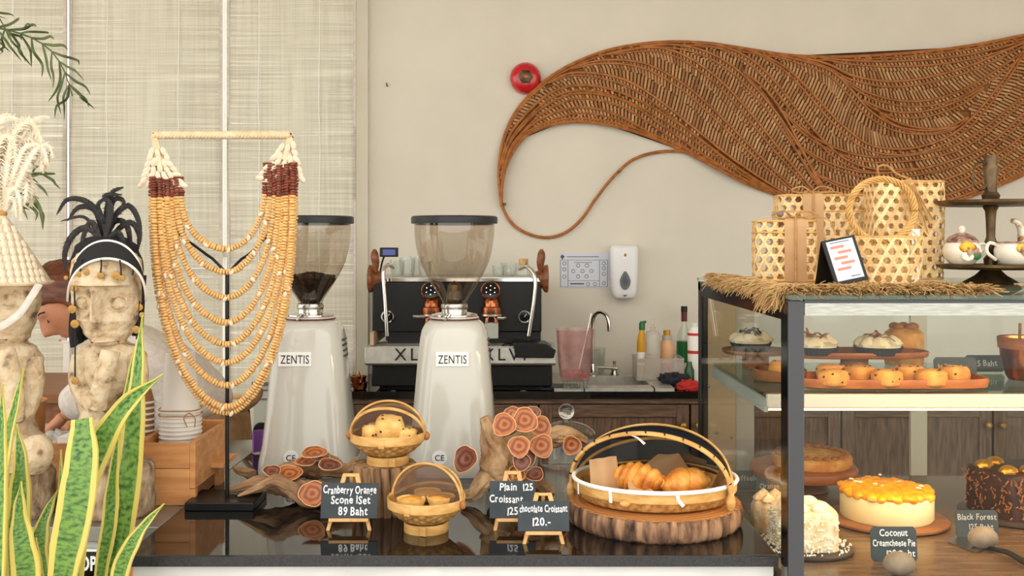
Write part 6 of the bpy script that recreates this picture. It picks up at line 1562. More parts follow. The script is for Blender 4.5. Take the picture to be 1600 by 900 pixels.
# hands: palm, four fingers and a thumb, lightly curled
def hand(w, d, side):
    d = d.normalized(); s_ = V((0, 0, 1)).cross(d).normalized() * side; n = d.cross(s_)
    vs = [w - d * .01, w + d * .035, w + d * .075]; es = [(0, 1), (1, 2)]; rs_ = [.02, (.03, .015), (.032, .013)]
    for k, (off, ln) in enumerate(((-.027, .062), (-.009, .072), (.009, .068), (.026, .052))):
        b0 = len(vs); vs += [w + d * .078 + s_ * off, w + d * (.078 + ln * .55) + s_ * off * 1.1 - V((0, 0, .012)), w + d * (.078 + ln * .85) + s_ * off * 1.1 - V((0, 0, .032))]
        es += [(2, b0), (b0, b0 + 1), (b0 + 1, b0 + 2)]; rs_ += [.0095, .0085, .0075]
    b0 = len(vs); vs += [w + d * .03 - s_ * .03, w + d * .06 - s_ * .05 - V((0, 0, .01)), w + d * .082 - s_ * .048 - V((0, 0, .02))]; es += [(1, b0), (b0, b0 + 1), (b0 + 1, b0 + 2)]; rs_ += [.012, .0095, .008]
    skin_mesh('hand', vs, es, rs_, 'skin', 2)
hand(wrL, wrL - elL + V((0, 0, -.02)), 1); hand(wrR, wrR - elR + V((0, 0, -.02)), -1)
# shirt: torso and rolled sleeves
sh_v = [P(318, 668, 3.05), sp1, ch, P(186, 528, 3.0), shL, elL * .72 + shL * .28, elL, elL.lerp(wrL, .92), shR, elR, elR.lerp(wrR, .5)]
sh_e = [(0, 1), (1, 2), (2, 3), (2, 4), (4, 5), (5, 6), (6, 7), (2, 8), (8, 9), (9, 10)]
so = skin_mesh('shirt', sh_v, sh_e, [(.15, .13), (.14, .13), (.135, .125), .075, .075, .07, .072, .066, .075, .058, .05], 'linen', 3, 0)
dm = so.modifiers.new('folds', 'DISPLACE'); tx_ = bpy.data.textures.new('cloth_folds', 'CLOUDS'); tx_.noise_scale = .12; dm.texture = tx_; dm.strength = .03; dm.texture_coords = 'LOCAL'
# trousers / apron
def ell(py_or_z, cx, hw, hd, isz=False, Yc=3.05):
    z = py_or_z if isz else PZ(py_or_z, Yc); x = PX(cx, Yc); w = S(hw, Yc); d = S(hd, Yc)
    return [V((x + w * math.cos(2 * PI * k / 40) * (1 + .03 * math.sin(k * 1.7 + z * 9)), Yc + d * math.sin(2 * PI * k / 40), z)) for k in range(40)]
MB().loft([ell(640, 352, 28, 50), ell(652, 345, 42, 62), ell(690, 335, 56, 74), ell(730, 331, 60, 78), ell(775, 330, 60, 78), ell(.6, 330, 56, 76, True), ell(.35, 335, 54, 74, True), ell(.14, 340, 52, 70, True)]).build('trousers', 'khaki', pr, angle=80)
MB().grid(lambda u, v: P(372 + 28 * u * (.6 + .4 * v), 640 + 125 * v, 3.10 + .05 * math.sin(u * 3)), 8, 14, .006).build('apron_back', 'dark_apron', pr)
MB().tube(smooth_path([P(352, 640, 2.94), P(372, 640, 2.96), P(398, 606, 3.0), P(406, 612, 3.0), P(396, 628, 2.99), P(376, 640, 2.97)], 20), .012, 8, flat=.5).build('apron_knot', 'khaki', pr)
MB().lathe([(.0, 0), (.05, 0), (.052, .02), (.04, .07), (0, .075)], 20, aL + V((-.06, -.01, -.09)), sx=2.2).build('shoe', 'cloth_black', pr)
MB().lathe([(.0, 0), (.05, 0), (.052, .02), (.04, .07), (0, .075)], 20, aR + V((-.06, -.01, -.09)), sx=2.2).build('shoe', 'cloth_black', pr)
# head
fv = V((-.62, -.42, -.62)).normalized(); uv_ = V((-.52, -.1, .80)); uv_ = (uv_ - fv * uv_.dot(fv)).normalized(); rv = fv.cross(uv_)
HM = Matrix((rv, fv, uv_)).transposed()            # local x right, y forward, z up
def hfn(p):
    x, y, z = p
    w = 1.0
    if z < -.02: w = 1 - .32 * min(1, (-z - .02) / .10)
    return V((x * w, y * (1 - .10 * max(0, -z / .11)), z))
hb = MB().sphere((0, 0, 0), .074, .092, .114, 44, 34)
def face_h(x, y, z):
    if y < .03: return 0
    h = 0
    h += .027 * bump(x, .012 + max(0, -.02 - z) * .15) * max(0, min(1, (.018 - z) / .045)) * (1 if z > -.036 else max(0, 1 - (-.036 - z) / .008))
    h += .005 * bump(z - .022, .010) * bump(abs(x) - .028, .024)
    h -= .007 * bump(z - .004, .014) * bump(abs(x) - .03, .016)
    h += .006 * bump(z + .058, .008) * bump(x, .024); h += .005 * bump(z + .070, .007) * bump(x, .02); h -= .003 * bump(z + .064, .002) * bump(x, .024)
    h += .008 * bump(z + .100, .016) * bump(x, .03)
    return h
nv = []
for p in hb.v:
    q_ = hfn(p); q_.y += face_h(q_.x, q_.y, q_.z); nv.append(head_c + HM @ q_)
hb.v = nv; hb.build('head', 'skin', pr, angle=80)
for s_ in (-1, 1):
    MB().tube([head_c + HM @ V((s_ * (.03 + .014 * math.cos(a)), .079 + .002 * math.sin(a), .000 + .006 * math.sin(a) * -1)) for a in [PI * k / 10 for k in range(11)]], .0016, 5).build('eyelid_line', 'lash', pr)
    MB().tube([head_c + HM @ V((s_ * (.014 + .035 * k / 8), .087 - .016 * (k / 8) ** 2, .022 + .006 * math.sin(PI * k / 8))) for k in range(9)], .0024, 5).build('eyebrow', 'lash', pr)
    MB().sphere(head_c + HM @ V((s_ * .073, -.005, -.012)), .010, .018, .028, 12, 10, HM).build('ear', 'skin', pr)
MB().tube([head_c + HM @ V((.022 * (k / 6 - 1), .088, -.063)) for k in range(13)], .003, 6).build('lips', 'peach_bar', pr)
def hairf(d):
    return 1 + .03 * noise.noise(d * 6) + .015 * math.sin(d.x * 40)
hh = MB().sphere((0, 0, 0), .088, .104, .124, 48, 34, fn=hairf)
hv = []
for p in hh.v:
    q_ = V(p)
    lim = .020 - .55 * max(0, abs(q_.x) - .045)           # hairline height on the face side
    if q_.y > .035 and q_.z < lim + .02: q_.y = .035 + (q_.y - .035) * max(0, (q_.z - lim) / .02) if q_.z > lim else .035 - (lim - q_.z) * .3
    if q_.z < -.05: q_ *= (1 - min(.5, (-.05 - q_.z) * 4))
    hv.append(head_c + HM @ (q_ + V((0, -.012, .006))))
hh.v = hv; hh.build('hair', 'hair', pr, angle=80)
MB().loft(wood_tube([head_c + HM @ V((.02, -.09, .05)), head_c + HM @ V((.03, -.125, .03)), head_c + HM @ V((.035, -.12, -.02)), head_c + HM @ V((.03, -.09, -.05))], [.03, .036, .034, .02], 20, 3, .1)).build('hair_bun', 'hair', pr, angle=80)
# ================================================================== on top of the case
MT = KT + .0005
# raffia mat with fringe
mx0, mx1, my0, my1 = KX0 + .002, PX(1530, 1.80), 1.78, 2.36
rm_ = thing('raffia_mat', 'fringed raffia mat spread over the top of the display case', 'mat', ((mx0 + mx1) / 2, 2.05, MT))
MB().grid(lambda u, v: V((mx0 + (mx1 - mx0) * u, my0 + (my1 - my0) * v, MT + .006 + .0016 * math.sin(u * 160) * math.cos(v * 140))), 120, 70, .008).build('woven_field', 'raffia', rm_, angle=80)
fr = MB(); rr = random.Random(11)
def strand(p, d, L, droop, w=.0013):
    a = V(p); pts = [a]
    for k in range(1, 5):
        f_ = k / 4; pts.append(a + V(d) * L * f_ + V((rr.uniform(-.004, .004), rr.uniform(-.004, .004), -droop * f_ * f_ + rr.uniform(-.001, .003))))
    fr.tube(pts, [w, w, w, w * .9, w * .5], 4, cap=False)
for k in range(900):                                  # front fringe lies over the edge of the glass
    u = rr.random(); x = mx0 + (mx1 - mx0) * u
    strand((x, my0 + rr.uniform(0, .02), MT + rr.uniform(.003, .014)), V((rr.uniform(-.6, .6), -1, rr.uniform(-.1, .35))).normalized(), rr.uniform(.02, .045), rr.uniform(0, .012))
for k in range(700):                                  # left fringe hangs off the side
    y = my0 + (my1 - my0) * rr.random()
    strand((mx0 + rr.uniform(-.002, .02), y, MT + rr.uniform(.004, .016)), V((-1, rr.uniform(-.5, .5), rr.uniform(-.05, .3))).normalized(), rr.uniform(.02, .045), rr.uniform(.004, .03))
for k in range(130):
    y = my0 + .12 * rr.random()
    strand((mx0 + rr.uniform(-.002, .01), y, MT + rr.uniform(.004, .012)), V((-.7, rr.uniform(-.5, .5), -.3)).normalized(), rr.uniform(.02, .04), rr.uniform(.01, .035))
for k in range(300):
    y = my0 + (my1 - my0) * rr.random()
    strand((mx1 - rr.uniform(0, .01), y, MT + rr.uniform(.003, .01)), V((1, rr.uniform(-.5, .5), .05)).normalized(), rr.uniform(.02, .05), .006)
tag(fr.build('fringe', 'raffia', rm_), kind='stuff')
MZ = MT + .0115

# kagome weave on any (u,v)->3D surface
def kagome(mb, fn, U, Vv, h, w, th=.0008, seed=0):
    rr_ = random.Random(seed)
    for fam in range(3):
        ang = [PI / 2, PI / 2 + 2 * PI / 3, PI / 2 + 4 * PI / 3][fam]; n = (math.cos(ang), math.sin(ang)); d = (-n[1], n[0]); off = .5 if fam == 2 else 0
        cs = [n[0] * a + n[1] * b for a in (0, U) for b in (0, Vv)]
        for m in range(math.floor(min(cs) / h) - 1, math.ceil(max(cs) / h) + 2):
            c_ = (m + off) * h; lo_, hi = -1e9, 1e9
            for dd, nn, mxv in ((d[0], n[0], U), (d[1], n[1], Vv)):
                o_ = nn * c_
                if abs(dd) < 1e-9:
                    if o_ < 0 or o_ > mxv: lo_, hi = 1, 0
                else:
                    t0, t1 = sorted(((0 - o_) / dd, (mxv - o_) / dd)); lo_ = max(lo_, t0); hi = min(hi, t1)
            if hi - lo_ < h * .3: continue
            k = max(1, int((hi - lo_) / (h * .8))); mb.curcol = rr_.uniform(.15, 1); A, B = [], []
            rings = []
            for i in range(k + 1):
                tt = lo_ + (hi - lo_) * i / k; o_ = .0009 * ((i + fam) % 2) + fam * .0003
                p0 = (c_ * n[0] + tt * d[0], c_ * n[1] + tt * d[1]); ring = []
                for s_, o2 in ((-1, 0), (1, 0), (1, th), (-1, th)):
                    u = min(U, max(0, p0[0] + n[0] * s_ * w / 2)); v = min(Vv, max(0, p0[1] + n[1] * s_ * w / 2)); ring.append(fn(u, v, o_ + o2))
                rings.append(ring)
            mb.loft(rings)
    mb.curcol = None
def rrect(hx_, hy_, rad, n=8):
    """closed outline of a rounded rectangle starting at back centre, with arc length lookup"""
    pts = []
    for cx_, cy_, a0 in ((hx_ - rad, -hy_ + rad, -PI / 2), (hx_ - rad, hy_ - rad, 0), (-hx_ + rad, hy_ - rad, PI / 2), (-hx_ + rad, -hy_ + rad, PI)):
        for k in range(n + 1):
            a = a0 + PI / 2 * k / n; pts.append((V((cx_ + rad * math.cos(a), cy_ + rad * math.sin(a), 0)), V((math.cos(a), math.sin(a), 0))))
    return pts
def box_bag(nm, lab, c, hx_, hy_, H, yaw, h, w, m_='weave', lidded=True, taper=0.0):
    t = thing(nm, lab, 'bag', (0, 0, 0), 'woven bamboo bags'); ol = rrect(hx_, hy_, min(hx_, hy_) * .35); ol.append(ol[0])
    L = [0]
    for a, b in zip(ol, ol[1:]): L.append(L[-1] + (b[0] - a[0]).length)
    per = L[-1]
    def fn(u, v, o):
        j = 0
        while j < len(L) - 2 and L[j + 1] < u: j += 1
        k = (u - L[j]) / max(1e-9, L[j + 1] - L[j]); k = min(1, max(0, k)); p = ol[j][0].lerp(ol[j + 1][0], k); nn = ol[j][1].lerp(ol[j + 1][1], k)
        s_ = 1 - taper * (v / H); bul = 1 + .02 * math.sin(PI * v / H)
        q_ = p * s_ * bul + nn * o; return V((q_.x, q_.y, v))
    mb = MB(); kagome(mb, fn, per, H, h, w, seed=int(H * 1000))
    ww = hx_ * 2 - .01; dd = hy_ * 2 - .01
    kagome(mb, lambda u, v, o: V((u - ww / 2, v - dd / 2, H + o)), ww, dd, h, w, seed=3)
    tag(mb.build('hexagon_weave', m_, t, smooth=False), kind='stuff')
    for z in (.003, H - .002) + ((H * .80,) if lidded else ()):
        MB().tube([fn(per * i / 60, z, .001) for i in range(60)], .0022, 6, closed=True).build('rim_strip', 'bamboo', t)
    place(t, c, yaw); return t, fn, per
def local(t, c, yaw, p): return p
R15 = R_(14)
A, fnA, perA = box_bag('woven_bag', 'small lidded woven bag with a tan band at the left', (PX(1232, 2.04), 2.075, MZ), .058, .050, .122, R_(-8), .0175, .0046)
Bg, fnB, perB = box_bag('woven_bag', 'wide woven bag with a tan band behind the small one', (PX(1300, 2.24), 2.27, MZ), .112, .045, .182, R_(-4), .0180, .0052)
Dg, fnD, perD = box_bag('woven_bag', 'tall narrow woven bag with a tag at the right', (PX(1424, 2.12), 2.16, MZ), .071, .035, .206, R_(2), .0172, .0066, lidded=False, taper=-.04)
def band(t, hx_, hy_, H, x, w, m_='kraft'):
    pts = [V((x, -hy_ * 1.03 - .002, .0)), V((x, -hy_ * 1.05 - .0025, H * .5)), V((x, -hy_ * 1.03 - .002, H - .002)), V((x, -hy_ * .9, H + .003)), V((x, hy_ * .9, H + .003)), V((x, hy_ * 1.03 + .002, H * .9)), V((x, hy_ * 1.04 + .002, .0))]
    b = MB()
    b.grid(lambda u, v: (lambda i, k: pts[i].lerp(pts[i + 1], k) + V(((u - .5) * w, 0, 0)))(min(5, int(v * 6)), v * 6 - min(5, int(v * 6))), 4, 24, .0012)
    b.build('tan_band', m_, t, angle=80)
    tw_ = [p + V((0, -.0022 if p.y < 0 else .0015, .0018 if p.z > H else 0)) for p in pts]
    MB().tube(smooth_path(tw_, 40), .0018, 6).build('twine', 'twine', t)
    for s_ in (-1, 1):
        MB().tube(smooth_path([V((x, -hy_ * .6, H + .006)), V((x + s_ * .02, -hy_ * .7, H + .018)), V((x + s_ * .045, -hy_ * .85, H + .010)), V((x + s_ * .03, -hy_ * 1.05, H + .004)), V((x + s_ * .01, -hy_ * .8, H + .006))], 20), .0016, 6).build('twine_bow', 'twine', t)
    MB().tube(smooth_path([V((x, -hy_ * .6, H + .006)), V((x + .06, -hy_ * 1.15, H + .002)), V((x + .075, -hy_ * 1.25, H - .03))], 12), .0014, 6).build('twine_end', 'twine', t)
band(A, .058, .050, .122, .016, .042); band(Bg, .112, .045, .182, -.042, .044)
MB().sphere(V((-.012, -.05 * .8, .134)), .007, .006, .006, 10, 8).build('wooden_bead', 'stone_grey', A)
MB().tube(smooth_path([V((-.05, 0, .206)), V((-.06, -.01, .235)), V((-.04, -.012, .238)), V((-.02, -.01, .222)), V((.0, -.02, .212))], 20), .0022, 6).build('twine_loop', 'twine', Dg)
for k in range(9): MB().tube(smooth_path([V((0, -.034, .212)), V((.01 * (k - 4) * .6, -.042, .19 - .004 * k)), V((.012 * (k - 3) * .5 + .012, -.046, .10 + .012 * (k % 3)))], 10), .0013, 5).build('tassel_string', 'twine', Dg)
# round tote with ring handle
CYb = 1.985; ccx = PX(1385, CYb)
Cg = thing('woven_tote', 'open woven tote with a large ring handle in front of the tall bag', 'bag', (ccx, CYb, MZ), 'woven bamboo bags')
cH = PZ(370, CYb) - MZ; hw0, hw1, hd_ = S(47, CYb), S(57, CYb), .034
olC = rrect(hw0, hd_, hd_ * .8); olC.append(olC[0]); LC = [0]
for a_, b_ in zip(olC, olC[1:]): LC.append(LC[-1] + (b_[0] - a_[0]).length)
perC = LC[-1]
def fnC(u, v, o):
    k = v / cH; j = 0
    while j < len(LC) - 2 and LC[j + 1] < u: j += 1
    f_ = min(1, max(0, (u - LC[j]) / max(1e-9, LC[j + 1] - LC[j]))); p = olC[j][0].lerp(olC[j + 1][0], f_); nn = olC[j][1].lerp(olC[j + 1][1], f_)
    sw = 1 + (hw1 / hw0 - 1) * k; sd_ = 1 - .45 * k
    return V((ccx + p.x * sw + nn.x * o, CYb + p.y * sd_ + nn.y * o, MZ + v))
mb = MB(); kagome(mb, fnC, perC, cH, .0172, .0048, seed=21); tag(mb.build('hexagon_weave', 'weave', Cg, smooth=False), kind='stuff')
MB().tube([fnC(perC * i / 80, cH * .995, .0005) for i in range(80)], .0024, 6, closed=True).build('rim_strip', 'bamboo', Cg)
rc = P(1378, 328, CYb - .012); ro = S(48, CYb)
for k in range(5):
    ph_ = k * 2 * PI / 5
    MB().tube([rc + V(((ro + .0045 * math.cos(9 * a + ph_)) * math.cos(a) * 1.06, .0045 * math.sin(9 * a + ph_), (ro + .0045 * math.cos(9 * a + ph_)) * math.sin(a))) for a in [2 * PI * i / 90 for i in range(90)]], .0022, 6, closed=True).build('ring_cane', 'bamboo', Cg)
for k in range(10):
    a = PI * 1.1 + PI * .8 * k / 9
    p0 = rc + V((ro * math.cos(a), 0, ro * math.sin(a))); MB().tube([p0, p0 + V(((k - 4.5) * .004, -.006, -.014)), p0 + V(((k - 4.5) * .006, -.010, -.03))], .0014, 5).build('fan_strip', 'bamboo', Cg)
for px, p0y, p1y, Yt in ((1431, 358, 388, 2.02), (1430.5, 404, 437, 2.02)):
    tg = thing('price_tag', 'upper small white swing tag on the tall bag' if p0y < 400 else 'lower small white swing tag on the tall bag', 'tag', P(px, p1y, Yt), 'swing tags')
    MB().box(PX(px - 6, Yt), PX(px + 6, Yt), Yt, Yt + .0012, PZ(p1y, Yt), PZ(p0y, Yt)).build('card', 'paper', tg, smooth=False)
    MB().tube([P(px, p0y + 2, Yt), P(px - 1, p0y - 8, Yt + .01), P(px - 3, p0y - 16, Yt + .02)], .0008, 5).build('string', 'twine', tg)
# menu stand
ms = thing('menu_stand', 'small black tent menu card with peach text bars', 'menu', P(1318, 447, 1.90))
q0 = P(1306, 447, 1.87); q0.z = MZ - .002
Mm = Matrix.Translation(q0) @ Matrix.Rotation(R_(8), 4, 'Z') @ Matrix.Rotation(R_(-16), 4, 'X') @ Matrix.Rotation(R_(-11), 4, 'Y')
W_, H_ = S(57, 1.88), S(74, 1.88)
MB().box(0, W_, 0, .004, 0, H_, Mm).build('frame_board', 'black_metal', ms, bev=.001)
MB().box(W_ * .10, W_ * .90, -.0008, 0, H_ * .08, H_ * .95, Mm).build('menu_sheet', 'paper_cool', ms, smooth=False)
MB().prism([Mm @ V((0, .004, H_)), Mm @ V((.003, .004, H_)), q0 + V((-.016, .055, 0)), q0 + V((-.022, .055, 0))], V((.05, .002, 0))).build('back_flap', 'black_metal', ms)
for k, (a, z) in enumerate(((.18, .78), (.36, .66), (.2, .54), (.36, .42), (.2, .30))):
    MB().box(W_ * a, W_ * (a + .40), -.0014, -.0006, H_ * z, H_ * (z + .055), Mm).build('text_bar', 'peach_bar', ms, smooth=False)
for z, a, b in ((.90, .2, .78), (.13, .52, .8)): MB().box(W_ * a, W_ * b, -.0014, -.0006, H_ * z, H_ * (z + .015), Mm).build('text_line', 'ink', ms, smooth=False)
# two-tier cake stand
KY = 2.10; kx = PX(1548, KY); kz = lambda py: PZ(py, KY)
cs = thing('cake_stand', 'two-tier dark bronze cake stand with a ring handle', 'cake stand', (kx, KY, MT))
zb0 = MT
MB().lathe([(.056, zb0), (.058, zb0 + .004), (.05, zb0 + .010), (.03, zb0 + .022), (.018, zb0 + .034), (.014, kz(424)), (.0, kz(424))], 40, (kx, KY, 0)).build('foot', 'bronze', cs)
for py, r in ((416, .104), (317, .108)):
    z = kz(py); MB().lathe([(0, z - .006), (r * .9, z - .006), (r, z - .001), (r * 1.01, z + .004), (r * .97, z + .003), (r * .9, z - .001), (0, z - .001)], 60, (kx, KY, 0), fn=lambda a, zz_, rr2: 1 + (.008 * math.cos(24 * a) if rr2 > .09 else 0)).build('plate', 'bronze', cs)
MB().lathe([(.013, kz(414)), (.014, kz(404)), (.008, kz(398)), (.0115, kz(392)), (.012, kz(378)), (.0085, kz(370)), (.0095, kz(345)), (.011, kz(330)), (.016, kz(323)), (.010, kz(318))], 28, (kx, KY, 0)).build('column', 'bronze', cs)
MB().lathe([(.016, kz(312)), (.018, kz(305)), (.014, kz(301)), (.012, kz(299)), (.0125, kz(280)), (.0155, kz(262)), (.012, kz(256)), (.0135, kz(250)), (.012, kz(243)), (0, kz(242))], 28, (kx, KY, 0)).build('finial', 'bronze', cs)
rcn = V((kx - S(17, KY), KY - .004, kz(275)))
MB().tube([rcn + V((S(12, KY) * math.cos(a), 0, S(22, KY) * math.sin(a))) for a in [2 * PI * k / 40 for k in range(40)]], .002, 8, closed=True).build('ring_handle', 'bronze', cs)
def motif(par, c, r, prof_r, z, pxs):
    for k, (da, dz, s_, m_) in enumerate(pxs):
        a = -PI / 2 + da; p = V((c.x + prof_r * math.cos(a), c.y + prof_r * math.sin(a), c.z + z + dz))
        MB().sphere(p, s_ * 1.25, .0022, s_ * 1.0, 12, 6, Matrix.Rotation(a + PI / 2, 3, 'Z')).build('painted_motif', m_, par)
plz = kz(416) + .0035
sc_ = V((PX(1503, KY - .03), KY - .03, plz))
sb = thing('sugar_bowl', 'lidded cream sugar bowl with brown floral print', 'sugar bowl', sc_)
MB().lathe([(.018, 0), (.024, .003), (.034, .015), (.038, .028), (.034, .04), (.029, .046)], 36, sc_).build('bowl', 'pottery', sb)
MB().lathe([(.031, .045), (.031, .049), (.024, .057), (.012, .063), (.005, .065)], 36, sc_).build('lid', 'print_dark', sb)
MB().lathe([(.004, .064), (.006, .068), (.0075, .074), (.004, .079), (0, .080)], 20, sc_).build('lid_knob', 'pottery', sb)
MB().tube(smooth_path([sc_ + V((.030, 0, .040)), sc_ + V((.046, 0, .042)), sc_ + V((.048, 0, .028)), sc_ + V((.036, 0, .016))], 14), .0032, 8).build('handle', 'pottery', sb)
motif(sb, sc_, .03, .0365, .024, ((-.15, .012, .012, 'gold_leaf'), (.2, .002, .012, 'print_dark'), (-.1, -.006, .010, 'transfer_print'), (.45, -.004, .010, 'green_plastic'), (.1, .010, .009, 'terracotta')))
cc_ = V((PX(1584, KY - .04), KY - .045, plz))
cm = thing('creamer', 'cream floral creamer jug with a looped handle on the stand', 'creamer', cc_)
MB().lathe([(.026, 0), (.031, .004), (.039, .018), (.040, .03), (.036, .042), (.038, .046), (.036, .046), (.034, .04)], 36, cc_, cap1=False).build('jug_body', 'pottery', cm)
MB().tube([cc_ + V((.038 * math.cos(a), .038 * math.sin(a), .0455)) for a in [2 * PI * k / 40 for k in range(40)]], .0018, 6, closed=True).build('printed_rim', 'print_dark', cm)
MB().tube(smooth_path([cc_ + V((-.034, 0, .040)), cc_ + V((-.052, 0, .044)), cc_ + V((-.056, 0, .026)), cc_ + V((-.038, 0, .010))], 16), .0036, 8).build('handle', 'pottery', cm)
motif(cm, cc_, .03, .0395, .026, ((.2, .004, .014, 'print_dark'), (-.1, .008, .010, 'gold_leaf'), (.45, -.002, .013, 'terracotta')))
tc_ = V((PX(1625, KY + .06), KY + .035, plz))
tp_ = thing('teapot', 'cream teapot with a printed spout behind the creamer', 'teapot', tc_)
MB().lathe([(.026, 0), (.032, .004), (.044, .025), (.044, .045), (.032, .066), (.02, .072), (.008, .078), (.008, .088), (0, .09)], 36, tc_).build('pot_body', 'pottery', tp_)
MB().tube(smooth_path([tc_ + V((-.036, -.004, .03)), tc_ + V((-.052, -.006, .045)), tc_ + V((-.056, -.008, .07)), tc_ + V((-.066, -.01, .088)), tc_ + V((-.078, -.012, .090))], 18), [.011 - .006 * i / 17 for i in range(18)], 12).build('spout', 'transfer_print', tp_)
tag(MB().lathe([(.0, .0), (.045, .0), (.07, .008), (.072, .011), (.045, .004), (0, .004)], 40, (PX(1650, 1.92), 1.92, MT)).build('saucer', 'transfer_print'), 'patterned saucer at the right end of the case top', 'saucer')
# ================================================================== inside the case: upper shelf
SHZ = SZ + .0012
def tray(nm, lab, c, hx_, hy_, h, m_='tray_wood', e=.45, group=None):
    t = thing(nm, lab, 'tray', c, group); c = V(c)
    def rg(s_, z): 
        o = []
        for k in range(64):
            a = 2 * PI * k / 64; ca, sa = math.cos(a), math.sin(a); o.append(c + V(((hx_ + s_) * math.copysign(abs(ca) ** e, ca), (hy_ + s_) * math.copysign(abs(sa) ** e, sa), z)))
        return o
    MB().loft([rg(-.008, 0), rg(-.002, .003), rg(0, h * .8), rg(-.001, h), rg(-.005, h), rg(-.008, .007), rg(-.02, .006)]).build('tray_body', m_, t, angle=50)
    return t
tY = 2.03
tcx = (PX(1250, tY) + PX(1545, tY)) / 2
tray('scone_tray', 'long rounded wooden tray of scones on the glass shelf', (tcx, 2.06, SHZ), (PX(1545, tY) - PX(1250, tY)) / 2, .07, .020)
pos = [(1302, 2.015), (1385, 2.015), (1455, 2.015), (1345, 2.075), (1420, 2.078), (1490, 2.075), (1300, 2.10)]
labs = ['scone at the left front of the wooden tray', 'scone in the middle front of the wooden tray', 'scone at the right front of the wooden tray', 'scone behind the left gap of the wooden tray', 'scone behind the right gap of the wooden tray', 'scone at the far right back of the wooden tray', 'scone at the far left back of the wooden tray']
for k, ((px, yy), lb) in enumerate(zip(pos, labs)):
    scone((PX(px, yy), yy, SHZ + .007), .031, .03, 'scone', lb, 20 + k, group='scones on the glass shelf')
tcl = tray('round_tray', 'dark wooden bowl of scones at the left end of the shelf', (PX(1222, 2.12), 2.14, SHZ), .055, .06, .024, 'desk_wood', 1.0)
scone((PX(1224, 2.11), 2.115, SHZ + .007), .028, .036, 'scone', 'scone in the wooden bowl at the left of the shelf', 40, group='scones on the glass shelf')
# oval tray with cream pies, raised behind
oY = 2.28
def stand_under(par, c, h):
    MB().lathe([(.03, 0), (.03, h)], 24, (c[0], c[1], SHZ)).build('pedestal', 'desk_wood', par)
z2_ = SHZ + .034
t = tray('oval_tray', 'oval wooden tray of cream pies at the back of the shelf', (PX(1335, oY), oY, z2_), S(112, oY), .07, .014, 'tray_wood', .7); stand_under(t, (PX(1335, oY), oY), .034)
t = tray('oval_tray', 'dark round wooden tray under the leftmost cream pie', (PX(1187, 2.3), 2.34, z2_), .075, .075, .010, 'desk_wood', .9); stand_under(t, (PX(1187, 2.3), 2.34), .034)
def cream_pie(px, Y, r, z, lab, seed, choc=True):
    c = V((PX(px, Y), Y, z)); t = thing('cream_pie', lab, 'pastry', c, 'cream pies')
    MB().lathe([(r * .82, 0), (r, .018), (r * .98, .018), (r * .8, .003), (0, .003)], 72, c, fn=lambda a, z_, r_: 1 + .02 * math.cos(36 * a)).build('fluted_tin', 'tin_black', t)
    rr = random.Random(seed)
    MB().lathe([(r * .9, .016), (r * .92, .020), (r * .6, .028), (0, .032)], 40, c).build('cream_base', 'cream', t)
    for k in range(9):
        a = 2 * PI * k / 9 + rr.random() * .3; d = r * (.62 if k < 7 else .15); h = rr.uniform(.016, .024)
        cc = c + V((d * math.cos(a), d * math.sin(a), .018))
        MB().lathe([(.017, 0), (.021, .006), (.016, .014), (.008, .021), (.001, h + .004)], 24, cc, fn=lambda a_, z_, r_: 1 + .12 * math.cos(5 * a_ + z_ * 200)).build('cream_swirl', 'cream', t)
    for k in range(26 if choc else 9):
        a = rr.uniform(0, 2 * PI); d = r * rr.uniform(0, .5); p = c + V((d * math.cos(a), d * math.sin(a), .034 + rr.random() * .010)); q_ = V((rr.uniform(-1, 1), rr.uniform(-1, 1), rr.uniform(-.3, .5))).normalized()
        MB().tube(smooth_path([p - q_ * .014, p + V((0, 0, .004)), p + q_ * .014], 8), .0028, 6, flat=.4).build('chocolate_curl' if choc else 'toffee_flake', 'choc_curl' if choc else 'caramel', t)
pz2 = z2_ + .0075
cream_pie(1173, 2.32, .046, pz2 + .002, 'cream pie topped with chocolate curls at the far left of the shelf', 1)
cream_pie(1275, 2.25, .048, pz2, 'cream pie beside the case post on the oval tray', 2, False)
cream_pie(1372, 2.25, .052, pz2, 'cream pie in the middle of the oval tray', 3, False)
cream_pie(1400, 2.33, .045, pz2 , 'browned cream pie at the back right of the oval tray', 4, False) if False else None
c = V((PX(1410, 2.42), 2.41, SHZ))
t = thing('layer_pastry', 'tall browned pastry behind the cream pies', 'pastry', c)
MB().lathe([(.042, 0), (.044, .01), (.044, .075), (.03, .086), (0, .09)], 36, c, fn=lambda a, z, r: 1 + .03 * noise.noise(V((math.cos(a) * 3, math.sin(a) * 3, z * 60)))).build('sponge', 'scone', t)
for k in range(5):
    a = k * 1.25; MB().sphere(c + V((.022 * math.cos(a), .022 * math.sin(a), .09)), .013, .013, .009, 12, 8).build('toffee_dollop', 'caramel', t)
c = V((PX(1600, 2.15), 2.15, SHZ))
t = thing('jam_bowl', 'orange ceramic bowl with a dark rim at the right of the shelf', 'bowl', c)
MB().lathe([(.03, 0), (.036, .01), (.046, .05), (.05, .088), (.047, .088), (.042, .05), (.03, .012), (0, .012)], 40, c).build('bowl_body', 'copper', t)
MB().lathe([(.0505, .066), (.0525, .088), (.0505, .09)], 40, c, cap0=False, cap1=False).build('dark_rim', 'walnut', t)
MB().tube([c + V((-.02, -.02, .05)), c + V((-.022, -.028, .12))], .003, 6).build('spoon', 'walnut', t)
